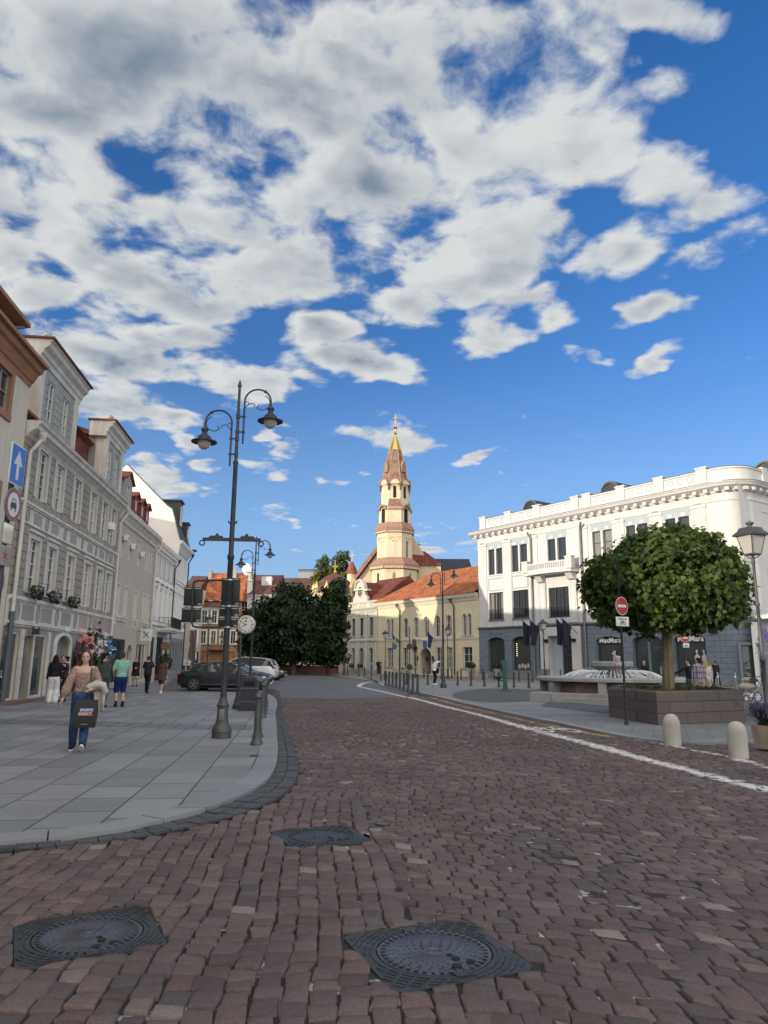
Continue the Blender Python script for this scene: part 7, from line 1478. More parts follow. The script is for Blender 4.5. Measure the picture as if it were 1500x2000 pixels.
def flagpole(label, base, out, mats, L=2.0, rise=1.25, fl=2.3, fw=1.5, cross=None):
    """pole leaning out of a front with hanging cloth; base in world space, out = direction out of the wall"""
    t = thing('flag', label, 'flag', base); o = Vector(out); tip = o*L+Vector((0, 0, rise)); mb = MB(); mb.tube([(0, 0, 0), tip], .03, 8); mb.ell(tip, .05, 8, 6); mb.build('pole', M_['dark_metal'], t)
    nx, nz = 14, 16; mb = MB(); vs = []
    d = tip.normalized(); side = Vector((-o.y, o.x, 0))
    for j in range(nz+1):
        for i in range(nx+1):
            s = i/nx; f = j/nz; p = tip*(1-s*.62*(1-.45*f))+Vector((0, 0, -f*fl*(1-.12*s))); p = p+side*(.10*math.sin(s*15+f*2)*(.35+f*.65))+o*(-.02*f); vs.append(p)
    fs = [(j*(nx+1)+i, j*(nx+1)+i+1, (j+1)*(nx+1)+i+1, (j+1)*(nx+1)+i) for j in range(nz) for i in range(nx)]
    mb.v = [tuple(v) for v in vs]; mb.f = fs; mb.m = [0]*len(fs)
    if cross: mb.m = [1 if (abs((k//nx)/nz-.38) < .09 or abs((k % nx)/nx-.5) < .11) else 0 for k in range(len(fs))]
    mb.build('cloth', [M_[x] for x in mats], t, ang=70); return t
mk('flag_navy', (.012, .014, .035), .8, .1); mk('flag_blue', (.01, .03, .13), .75, .1); mk('flag_sw', (.02, .12, .3), .75, .08); mk('flag_yellow', (.55, .42, .05), .75, .08)
OUT = (-GD.y*-1*-1, 0, 0)
on = Vector((GD.y, -GD.x, 0))
on = Vector((-math.cos(R(35)), -math.sin(R(35)), 0))
for s, lab in ((8.55, 'dark navy flag, leftmost of four at the white house entrance'), (9.5, 'dark navy flag, second from left of four beside the lantern post'), (12.75, 'dark navy flag, third from left of four, right of the entrance'), (13.45, 'dark navy flag, rightmost of four at the white house entrance')):
    f = flagpole(lab, RF(s, -.25, 4.3), on, ['flag_navy']); f['group'] = 'navy flags at the white house entrance'
flagpole('blue and yellow cross flag on the yellow house front', RF(-13.6, -.1, 3.6), on, ['flag_sw', 'flag_yellow'], 1.7, 1.2, 1.7, cross=True)
flagpole('plain dark blue flag right of the yellow house gateway', RF(-7.2, -.1, 3.9), on, ['flag_blue'], 1.3, 1.0, 1.7)
def bicycle(label, g, rz, col='zinc'):
    t = thing('bicycle', label, 'bicycle', g, rz)
    def wheel(x):
        mb = MB(); r = .33; mb.tube([(x+r*math.cos(TAU*k/24), 0, r+r*math.sin(TAU*k/24)) for k in range(25)], .02, 6, False); w = mb.build('wheel', M_['black_paint'], t); mb = MB(); [mb.tube([(x, 0, r), (x+r*math.cos(TAU*k/12), 0, r+r*math.sin(TAU*k/12))], .003, 3) for k in range(12)]; mb.build('spokes', M_['zinc'], w)
    wheel(-.52); wheel(.52); mb = MB()
    for a, c in (((-.52, .33), (-.1, .3)), ((-.1, .3), (.4, .78)), ((-.2, .8), (.38, .82)), ((-.1, .3), (-.22, .9)), ((-.52, .33), (-.2, .8)), ((.52, .33), (.36, .92)), ((.36, .92), (.34, .98))): mb.tube([(a[0], 0, a[1]), (c[0], 0, c[1])], .017, 6)
    mb.build('frame', M_[col], t); mb = MB(); mb.ell((-.23, 0, .93), (.13, .07, .035), 10, 6); mb.build('saddle', M_['black_paint'], t); mb = MB(); mb.tube([(.25, -.26, 1.), (.36, -.2, 1.02), (.34, 0, .98), (.36, .2, 1.02), (.25, .26, 1.)], .014, 6); mb.build('handlebar', M_['black_paint'], t); mb = MB(); mb.tube([(-.1, -.1, .3), (-.1, .1, .3)], .012, 6); mb.lathe([(.09, -.01), (.09, .01)], 12, (-.1, .05, .3), Matrix.Rotation(R(90), 3, 'X')); mb.build('crank', M_['zinc'], t)
bicycle('pale bicycle parked behind the nine bollards', gp(776, 1331), R(8)); bicycle('second bicycle leaning farther back beside the first', gp(791, 1328), R(35))
def stroller():
    g = gp(1466, 1370, .045); t = thing('stroller', 'beige pushchair with black frame and spoked wheels by the planter', 'pushchair', g, R(15)); mk('beige_cloth', (.3, .25, .21), .85, .2, 6.)
    for x, r, yy in ((-.42, .14, 0), (.18, .2, 0)):
        for y in (-.25, .25):
            mb = MB(); mb.tube([(x+r*math.cos(TAU*k/20), y, r+r*math.sin(TAU*k/20)) for k in range(21)], .025, 6, False); w = mb.build('wheel', M_['black_paint'], t); mb = MB(); [mb.tube([(x, y, r), (x+r*math.cos(TAU*k/8), y, r+r*math.sin(TAU*k/8))], .01, 4) for k in range(8)]; mb.build('rim', M_['trim_white'], w)
    mb = MB()
    for y in (-.24, .24):
        for a, c in (((-.42, .14), (.1, .55)), ((.18, .2), (-.2, .5)), ((.1, .55), (.55, 1.0)), ((-.2, .5), (.2, .62)), ((-.42, .14), (.18, .2))): mb.tube([(a[0], y, a[1]), (c[0], y, c[1])], .016, 6)
    mb.tube([(.55, -.24, 1.), (.62, -.2, 1.04), (.62, .2, 1.04), (.55, .24, 1.)], .018, 6); mb.build('frame', M_['black_paint'], t)
    mb = MB(); mb.ell((-.15, 0, .62), (.42, .2, .17), 16, 10); mb.build('seat', M_['beige_cloth'], t); mb = MB(); k = 10; mb.loft([[(.05+.33*math.cos(R(20+i*14))*1., -.21*math.sin(PI*(j+.0)/8)*0+(-.22+.055*j), .72+.3*math.sin(R(20+i*14))) for j in range(9)] for i in range(k)], closed=False); mb.build('hood', M_['beige_cloth'], t); mb = MB(); mb.bbox(-.2, .15, -.2, .2, .2, .36, .03); mb.build('basket', M_['trim_white'], t)
stroller()
# ---- things on the left fronts
def left_details():
    for c, lab in ((1.5, 'flower box under the first middle window of the banded house'), (3.5, 'flower box under the second middle window of the banded house'), (5.95, 'flower box under the third middle window of the banded house')):
        p = LF(c-.1, -.34, 3.86); t = thing('flower_box', lab, 'flower box', p, FROT, 'flower boxes on iron brackets'); mb = MB()
        for sx in (-.3, .3): mb.ell((sx, 0, .02), (.14, .12, .15), 10, 8)
        mb.bar((-.5, 0, .06), (.5, 0, .06), .02, .02); mb.bar((-.4, .34, .06), (-.4, -.1, .06), .02, .02); mb.bar((.4, .34, .06), (.4, -.1, .06), .02, .02); mb.build('pot', M_['black_paint'], t)
        d = rng.normal(0, 1, (220, 3)); d /= np.linalg.norm(d, axis=1)[:, None]; leaves('foliage', np.array([0, 0, .24])+d*np.array([.46, .2, .17]), d, .09, 'oval', M_['leaf_shrub'], t)
        mb = MB(); [mb.ell((random.gauss(0, .22), random.gauss(-.05, .1), .26+random.gauss(0, .09)), (.04, .04, .03), 6, 4) for _ in range(48)]; mb.build('blossom', mk('pale_blossom', (.55, .5, .52), .8, .2, 9.) if 'pale_blossom' not in M_ else M_['pale_blossom'], t)
    for s, z in ((14.95, 8.15), (16.85, 7.95), (19.5, 7.85)):
        t = thing('air_conditioner', {14.95: 'white ventilation box beside the first top window of the plain house', 16.85: 'white ventilation box at the second top window of the plain house', 19.5: 'white ventilation box at the third top window of the plain house'}[s], 'air conditioner', LF(s, 0, z), FROT, 'white boxes on the plain house front'); mb = MB(); mb.bbox(-.17, .17, -.3, -.04, .02, .34, .015); mb.build('case', M_['trim_white'], t); mb = MB(); mb.lathe([(.12, 0), (.12, .012), (0, .014)], 16, (0, -.3, .18), Matrix.Rotation(R(90), 3, 'X')); mb.build('grille', M_['zinc'], t)
    t = thing('air_conditioner', 'white ventilation box between the last top windows of the banded house', 'air conditioner', LF(11.6, 0, 8.2), FROT, 'white boxes on the plain house front'); mb = MB(); mb.bbox(-.2, .2, -.3, -.04, 0, .38, .015); mb.build('case', M_['trim_white'], t)
    t = thing('hanging_sign', 'square white sign with a green curled letter, jutting from the plain house', 'shop sign', LF(20.2, 0, 2.72), FROT); mb = MB(); mb.bbox(-.03, .03, -.95, -.25, 0, .72, .01); mb.build('panel', M_['sign_white'], t); mb = MB(); mb.bar((0, -.25, .6), (0, 0, .6), .03, .03); mb.build('bracket', M_['dark_metal'], t); mk('sign_green', (.02, .12, .09), .5)
    l_ = link('lettering', text_mesh('X', .55, M_['sign_green'], .004), t, (-.036, -.6, .36), R(-90)); l_ = link('lettering', text_mesh('Y', .3, M_['sign_green'], .004), t, (-.036, -.45, .5), R(-90))
    t = thing('hanging_sign', 'round golden sign hanging from a bracket under the balcony', 'shop sign', LF(25.6, 0, 2.5), FROT); mb = MB(); mb.lathe([(.3, -.03), (.3, .03)], 24, (0, -.85, 0), Matrix.Rotation(R(90), 3, 'Y')); mb.build('panel', mk('sign_gold', (.16, .1, .03), .5), t); mb = MB(); mb.bar((0, 0, .5), (0, -1.2, .5), .03, .03); mb.bar((0, -.85, .5), (0, -.85, .37), .02, .02); mb.build('bracket', M_['dark_metal'], t); link('lettering', text_mesh('cafe', .22, M_['dark_frame'], .004), t, (-.036, -.85, 0), R(-90)) if False else None
    t = thing('hanging_plant', 'dark green hanging plant below the ornate house balcony', 'hanging plant', LF(27., -.7, 1.45), FROT); d = rng.normal(0, 1, (500, 3)); d /= np.linalg.norm(d, axis=1)[:, None]; leaves('foliage', d*np.array([.5, .4, .55]), d, .14, 'oval', M_['leaf_shrub'], t); mb = MB(); mb.lathe([(.2, -1.45), (.28, -.6), (.26, -.55), (0, -.55)], 12); mb.tube([(0, 0, -.6), (0, 0, 0)], .05, 6); mb.build('pot', M_['stone_grey'], t)
    t = thing('banner', 'brown banner hanging from the pale house at the street end', 'banner', at(372, 1255, 96)); mb = MB(); mb.loft([[(x, .08*math.sin(x*9+z), z) for x in np.linspace(-.1, .75, 8)] for z in np.linspace(-2.6, 1.6, 9)], closed=False); mb.build('cloth', M_['far_brown'], t); mb = MB(); mb.bar((-1.6, 0, 1.7), (.8, 0, 1.7), .06, .06); mb.build('pole', M_['dark_metal'], t)
    t = thing('shrub', 'round green shrub beside the pale houses at the street end', 'shrub', gp(360, 1312)); d = rng.normal(0, 1, (900, 3)); d /= np.linalg.norm(d, axis=1)[:, None]; leaves('foliage', np.array([0, 0, 1.5])+d*np.array([1.4, 1., 1.5])*rng.uniform(.6, 1, (900, 1)), d, .3, 'oval', M_['leaf_shrub'], t); mb = MB(); limb(mb, (0, 0, 0), (0, 0, 1.2), .06, .04); mb.build('stem', M_['bark_dark'], t)
left_details()
def flower_arch():
    s0 = 10.9; t = thing('flower_arch', 'doorway dressed with giant coral, white, purple and blue paper flowers', 'flower display', LF(s0, -.25, 0), FROT); rnd = random.Random(3)
    A_, D_ = FA, FD
    def loc(px, py):                                       # place on the front seen at a spot of the photograph
        d = ray(px, py); P0 = LF(0, -.3); n = Vector((-FD.y*-1, -FD.x*1, 0)); n = Vector((FD.y, -FD.x, 0)); tt = (P0-cam.location).dot(n)/d.dot(n); p = cam.location+d*tt; v = p-LF(s0, -.25, 0); return Vector((v.x*FD.x+v.y*FD.y, -v.x*FD.y*1+v.y*FD.x, v.z))
    def petalflower(c, r, n, mat_, tilt=.35, face=Vector((-.75, -.6, .1))):
        mb = MB(); f = face.normalized(); u = f.cross(Vector((0, 0, 1))).normalized(); w = u.cross(f)
        for k in range(n):
            a = TAU*k/n+.3; dd = u*math.cos(a)+w*math.sin(a); nn = f.cross(dd); rows = []
            for i in range(6):
                s = i/5; wd = r*.3*math.sin(PI*(.12+.8*s))*(1.1-.2*s); p = c+dd*r*s+f*(r*tilt*math.sin(s*2.2)-r*.25*s*s); rows.append([p-nn*wd, p-nn*wd*.5+f*r*.05, p+f*r*.02, p+nn*wd*.5+f*r*.05, p+nn*wd])
            mb.loft(rows, closed=False)
        fl = mb.build('flower', M_[mat_], t, ang=80); mb = MB(); mb.tube([c+f*.02, c+f*r*.55], [r*.07, r*.03], 6); mb.build('stamen', M_['flag_yellow'] if mat_ != 'coral' else M_['sign_red'], fl)
    mk('coral', (.42, .15, .15), .7, .15, 4.); mk('pinkp', (.6, .03, .22), .7, .15, 4.); mk('purplep', (.07, .045, .065), .8, .3, 4.); mk('bluep', (.12, .24, .42), .7, .25, 6.); mk('whitep', (.6, .58, .58), .8, .15, 5.); mk('pinkpale', (.6, .33, .36), .8, .2, 5.)
    petalflower(loc(167, 1257), .5, 6, 'coral'); petalflower(loc(172, 1275), .34, 5, 'pinkpale', .2); petalflower(loc(176, 1310), .38, 5, 'pinkp'); petalflower(loc(182, 1318), .28, 5, 'pinkp', .2); petalflower(loc(160, 1285), .34, 6, 'purplep'); petalflower(loc(155, 1275), .3, 6, 'purplep'); petalflower(loc(190, 1268), .35, 6, 'pinkpale'); petalflower(loc(188, 1279), .3, 6, 'whitep'); petalflower(loc(187, 1291), .32, 6, 'whitep'); petalflower(loc(186, 1302), .26, 6, 'whitep')
    mb = MB(); mb.ell(loc(189, 1253), .27, 16, 12); mb.build('paper_globe', M_['whitep'], t)
    def spray_(name, cs, n, sp, size, mm, shape='oval', droop=.2):
        P = np.array([loc(*cs[i % len(cs)])+Vector((rnd.gauss(0, sp), rnd.gauss(0, sp*.5), rnd.gauss(0, sp))) for i in range(n)]); N_ = rng.normal(0, 1, (n, 3)); N_[:, 1] -= .6; N_ /= np.linalg.norm(N_, axis=1)[:, None]; leaves(name, P, N_, size, shape, M_[mm], t, droop=droop)
    spray_('blue_feathers', [(208, 1257), (210, 1264), (211, 1272), (209, 1280), (203, 1258)], 260, .16, .3, 'bluep', droop=.8); spray_('white_spray', [(200, 1262), (197, 1256), (203, 1268), (180, 1262)], 160, .25, .2, 'whitep'); spray_('greenery', [(185, 1283), (186, 1294), (184, 1306), (182, 1316), (180, 1250), (190, 1246), (196, 1278)], 420, .22, .2, 'leaf_shrub'); spray_('purple_foliage', [(158, 1280), (162, 1290), (156, 1295), (160, 1270)], 220, .25, .26, 'purplep', droop=.5)
    t2 = thing('flower_tub', 'dark tub with pale foliage standing beside the flower doorway', 'flower tub', LF(13.8, -.7, .045)); mb = MB(); mb.lathe([(.2, 0), (.26, .5), (.25, .5), (0, .45)], 12); mb.build('tub', M_['grey_base'], t2); d = rng.normal(0, 1, (160, 3)); d /= np.linalg.norm(d, axis=1)[:, None]; leaves('foliage', np.array([0, 0, .85])+d*np.array([.4, .4, .35]), d, .16, 'oval', M_['leaf_shrub'], t2)
flower_arch()
# ------------------------------------------------------------------ cars
def carpaint(name, col, rough=.22):
    m, nt, b = newmat(name); b.inputs['Base Color'].default_value = c4(col); b.inputs['Roughness'].default_value = rough+.15; b.inputs['Coat Weight'].default_value = 1.; b.inputs['Coat Roughness'].default_value = .04; b.inputs['Metallic'].default_value = .15; q = NT(nt)
    q.link(q.mr(q.noise(q.n('ShaderNodeTexCoord').outputs['Object'], 5., 5, .7), .4, .7, .03, .12), b.inputs['Coat Roughness']); return m
mk('tyre', (.018, .018, .019), .85, .2, 9.); mk('alloy', (.4, .41, .42), .3, .1, metal=.9); mk('chrome', (.6, .61, .62), .15, .05, metal=1.); mk('tail_red', (.38, .012, .015), .2, .1, coat=1.); mk('head_glass', (.55, .57, .58), .12, .15, 14., coat=1.); M_['car_glass'] = glassmat('car glass', (.035, .042, .04), 0., .004)
def car(label, loc, rz, paint, kind='sedan', tailcol='tail_red'):
    """length along x, front at +x"""
    t = thing('parked_car', label, 'car', loc, rz, 'cars parked along the pavement'); suv = kind == 'suv'; wag = kind != 'sedan'
    L = 4.75; dz = .22 if suv else 0.; W_ = .91
    X = [-2.38, -2.33, -2.2, -1.9, -1.5, -.9, 0., .9, 1.25, 1.7, 2.1, 2.28, 2.36]
    ZT = [.72, .88, .96, 1.0, .99, .965, .945, .925, .92, .86, .76, .66, .5] if not wag else [.8, .95, .99, .99, .98, .96, .945, .93, .925, .87, .77, .68, .5]
    ZB = [.42, .34, .26, .21, .2, .2, .2, .2, .2, .21, .24, .3, .38]; WW = [.66, .76, .83, .88, .9, .91, .91, .91, .9, .87, .8, .68, .5]
    def rg(i):
        x, zt, zb, w = X[i], ZT[i]+dz, ZB[i]+dz*.5, WW[i]; zm = zb+(zt-zb)*.5; half = [(w*.86, zb), (w*.97, zb+.07), (w, zb+(zt-zb)*.3), (w*1.005, zm+.02), (w*.985, zt-.12), (w*.955, zt-.045), (w*.88, zt-.005), (w*.45, zt+.012)]
        return [(x, -a, z) for a, z in half]+[(x, a, z) for a, z in half[::-1]]
    mb = MB(); mb.loft([rg(i) for i in range(len(X))]); bd = mb.build('body', paint, t, ang=28)
    if not wag: gx = [(-1.72, .985, .80), (-1.15, 1.27, .69), (-.6, 1.395, .62), (-.1, 1.43, .60), (.35, 1.405, .60), (.75, 1.26, .66), (1.32, .935, .80)]
    else: gx = [(-2.25, .99, .80), (-2.0, 1.3, .70), (-1.6, 1.41, .64), (-.6, 1.46, .61), (.2, 1.44, .61), (.62, 1.3, .66), (1.3, .93, .80)]
    hs = 1.12 if suv else 1.
    rings = []; roofr = []
    for x, z, wt in gx:
        zz_ = .95+(z-.95)*hs+dz; wb = .835; f = (z-.93)/.5; w = wb+(wt-wb)*max(0, min(1, f)); zl = .9+dz
        rings.append([(x, -wb, zl), (x, -w, zz_-.03), (x, -w*.9, zz_), (x, w*.9, zz_), (x, w, zz_-.03), (x, wb, zl)]); roofr.append((x, w, zz_))
    mb = MB(); mb.loft(rings); gl = mb.build('windows', M_['car_glass'], t, ang=30)
    mb = MB(); k = [r for r in roofr if r[2] > 1.25+dz]; mb.loft([[(x, -w-.006, z-.05), (x, -w*.92, z+.008), (x, 0, z+.022), (x, w*.92, z+.008), (x, w+.006, z-.05)] for x, w, z in k], closed=False); mb.build('roof', paint, t)
    for sg in (-1, 1):                                     # pillars and window trim
        mb = MB()
        for (a, c) in ((0, 1), (len(roofr)-2, len(roofr)-1)):
            x0, w0, z0 = roofr[a]; x1, w1, z1 = roofr[c]; 
        for idx in range(len(roofr)-1):
            x0, w0, z0 = roofr[idx]; x1, w1, z1 = roofr[idx+1]; mb.bar((x0, sg*(w0+.004), z0-.015), (x1, sg*(w1+.004), z1-.015), .03, .06, up=(0, sg, .3))
        mb.build('pillar', paint, t)
        mb = MB(); mb.bar((-.12, sg*.845, .93+dz), (-.16, sg*.628, 1.38*hs-.12*(hs-1)+dz), .09, .02, up=(0, 1, .3)); mb.bar((-1.25, sg*.845, .95+dz), (-1.05, sg*.7, 1.27+dz), .06, .02, up=(0, 1, .3)); mb.build('door_post', M_['black_paint'], gl)
        mb = MB(); mb.tube([(gx[0][0]+.1, sg*.862, .965+dz), (-.5, sg*.88, .945+dz), (1.2, sg*.87, .918+dz)], .011, 6); mb.tube([(-1.3, sg*.922, .33+dz), (1.2, sg*.922, .32+dz)], .012, 6); mb.build('trim_strip', M_['chrome'], t)
        for xd in (-.13,): mb = MB(); mb.tube([(xd, sg*.918, .36+dz), (xd, sg*.92, .6+dz), (xd-.01, sg*.9, .86+dz)], .004, 4); mb.tube([(.98, sg*.917, .36+dz), (1.0, sg*.916, .6+dz), (.92, sg*.9, .86+dz)], .004, 4); mb.tube([(-1.18, sg*.917, .5+dz), (-1.05, sg*.918, .7+dz), (-1.08, sg*.9, .88+dz)], .004, 4); mb.build('door_gap', M_['black_void'], bd)
        for xd in (-.38, -1.22): mb = MB(); mb.bbox(xd, xd+.2, sg*.925-.012, sg*.925+.012, .78+dz, .805+dz, .005); mb.build('door_handle', paint, bd)
        mb = MB(); mb.ell((.78, sg*1.0, .99+dz), (.07, .1, .065), 10, 8); mb.bar((.8, sg*.9, .95+dz), (.79, sg*.98, .97+dz), .04, .03); mb.build('mirror', paint, t)
        mb = MB(); mb.ell((2.12, sg*.66, .66+dz), (.17, .13, .075), 12, 8, Matrix.Rotation(-sg*R(28), 3, 'Z') @ Matrix.Rotation(R(16), 3, 'Y')); mb.build('headlight', M_['head_glass'], t)
        mb = MB(); mb.ell((-2.25, sg*.72, .84+dz), (.13, .13, .075) if not suv else (.16, .16, .09), 12, 8, Matrix.Rotation(sg*R(25), 3, 'Z')); mb.build('taillight', M_[tailcol], t)
        for x in (-1.42, 1.42):
            r = .335+(.03 if suv else 0); RX = Matrix.Rotation(R(90), 3, 'X')
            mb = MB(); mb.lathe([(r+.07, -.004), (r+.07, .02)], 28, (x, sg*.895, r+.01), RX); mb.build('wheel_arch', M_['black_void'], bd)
            mb = MB(); mb.lathe([(r*.66, -.1), (r*.94, -.11), (r, -.08), (r, .08), (r*.94, .11), (r*.66, .1)], 28, (x, sg*.83, r), RX); wt_ = mb.build('wheel', M_['tyre'], t)
            mb = MB(); c = Vector((x, sg*.925, r)); mb.lathe([(r*.68, -.02), (r*.68, .015), (r*.6, .015), (r*.58, -.02)], 28, c, RX)
            for k in range(5):
                a = TAU*k/5+.3
                for off in (-.1, .1): mb.bar(c+Vector((.04*math.cos(a+off*3), sg*.012, .04*math.sin(a+off*3))), c+Vector((r*.62*math.cos(a+off), sg*.01, r*.62*math.sin(a+off))), .03, .03, up=(0, 1, 0))
            mb.lathe([(.06, -.02), (.06, .02), (0, .025)], 12, c, RX); mb.build('rim', M_['alloy'], wt_)
    mb = MB(); mb.bbox(2.28, 2.37, -.38, .38, .46+dz, .62+dz, .02); mb.build('grille', M_['black_void'], t); mb = MB(); mb.bbox(2.33, 2.385, -.27, .27, .34+dz, .44+dz, .006); mb.bbox(-2.42, -2.36, -.27, .27, .56+dz, .66+dz, .006); mb.build('number_plate', M_['sign_white'], t)
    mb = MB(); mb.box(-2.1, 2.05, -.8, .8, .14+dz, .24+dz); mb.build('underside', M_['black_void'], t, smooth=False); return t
PB, PW, PR = carpaint('dark navy paint', (.012, .015, .024)), carpaint('white paint', (.62, .64, .66)), carpaint('dark graphite paint', (.02, .022, .026))
PS = carpaint('silver roof paint', (.14, .15, .17))
z_ = .05
car('nearest dark navy saloon parked side on behind the lamp and bin', (-8.15, 38.35, z_), R(-2.), PB)
car('dark estate parked just beyond the navy saloon, its red light showing at left', (-8.7, 42.4, z_), R(-3), PS, 'wagon')
car('third car in the row, a dark estate mostly hidden behind two others', (-9.6, 46., z_), R(-3), PR, 'wagon')
car('white tall car with red tail light at right, nosing the pavement', (-9.65, 50.8, z_), R(177), PW, 'suv')
car('small black car at the far end of the row, front facing the road', (-10.2, 60., z_), R(-4), PR, 'wagon')
# ------------------------------------------------------------------ people
def clothmat(name, col, kind=None):
    m, nt, b = newmat(name); q = NT(nt); tc = q.n('ShaderNodeTexCoord').outputs['Object']; n1 = q.mr(q.noise(tc, 9, 5, .6), .3, .7, .78, 1.18); c = q.vm('MULTIPLY', tuple(col), q.n('ShaderNodeCombineXYZ', inp={0: n1, 1: n1, 2: n1}).outputs[0])
    if kind == 'print': c = q.mix(q.mr(q.noise(tc, 75, 3, .6), .5, .56), c, (.42, .3, .25, 1)); c = q.mix(q.mr(q.noise(q.vm('ADD', tc, (3., 1., 2.)), 60, 2, .5), .6, .64), c, (.05, .04, .045, 1))
    if kind == 'plaid':
        sp = q.n('ShaderNodeSeparateXYZ', inp={0: tc}); lines = [q.math('GREATER_THAN', q.math('FRACT', q.math('MULTIPLY', sp.outputs[i], k)), .78) for i, k in ((0, 8.), (2, 5.))]
        c = q.mix(q.math('MULTIPLY', q.math('MAXIMUM', *lines), .85), c, (.03, .03, .06, 1)); c = q.mix(q.math('MULTIPLY', q.math('GREATER_THAN', q.math('FRACT', q.math('MULTIPLY', sp.outputs[0], 11.)), .8), .5), c, (.5, .45, .45, 1))
    if kind == 'denim': c = q.mix(q.mr(q.noise(tc, 3.5, 4, .6), .5, .65), c, (col[0]*2.2, col[1]*2.2, col[2]*2., 1))
    if kind == 'floral': c = q.mix(q.mr(q.noise(tc, 16, 2, .5), .52, .58), c, (.55, .5, .55, 1)); c = q.mix(q.mr(q.noise(q.vm('ADD', tc, (5., 0, 0)), 14, 2, .5), .6, .65), c, (.12, .1, .2, 1))
    q.link(c, b.inputs['Base Color']); b.inputs['Roughness'].default_value = .85; b.inputs['Specular IOR Level'].default_value = .2
    q.link(q.n('ShaderNodeBump', inp={'Strength': .6, 'Distance': .02, 'Height': q.noise(tc, 14, 4, .6, .8)}).outputs[0], b.inputs['Normal']); return m
SK = {}
def skin(col):
    if col not in SK:
        m, nt, b = newmat('skin'); b.inputs['Base Color'].default_value = c4(col); b.inputs['Roughness'].default_value = .5; b.inputs['Subsurface Weight'].default_value = .08; b.inputs['Subsurface Radius'].default_value = (.02, .008, .004); SK[col] = m
    return SK[col]
def fuse(mb, name, m, parent, vox, smooth=4):
    """melt overlapping shapes into one continuous surface"""
    me = mb.me(name, m); o = bpy.data.objects.new('tmp', me); COL.objects.link(o)
    md = o.modifiers.new('r', 'REMESH'); md.mode = 'VOXEL'; md.voxel_size = vox; md.use_smooth_shade = True
    ms = o.modifiers.new('s', 'SMOOTH'); ms.factor = .5; ms.iterations = smooth
    bpy.context.view_layer.update(); me2 = bpy.data.meshes.new_from_object(o.evaluated_get(bpy.context.evaluated_depsgraph_get()))
    bpy.data.objects.remove(o); bpy.data.meshes.remove(me); me2.name = name; me2.materials.clear(); me2.materials.append(m); me2.shade_smooth(); return link(name, me2, parent)
def cap(mb, pts, rad, n=10):
    mb.tube(pts, rad, n); 
    for p, r in zip(pts, rad): mb.ell(p, r, n, 6)
def ik(a, c, l1, l2, bend):
    a, c = Vector(a), Vector(c); d = c-a; L = min(d.length, (l1+l2)*.999); d.normalize(); c = a+d*L; x = (l1*l1-l2*l2+L*L)/(2*L); h = math.sqrt(max(0, l1*l1-x*x)); b = Vector(bend); b = (b-d*b.dot(d)).normalized(); return a+d*x+b*h, c
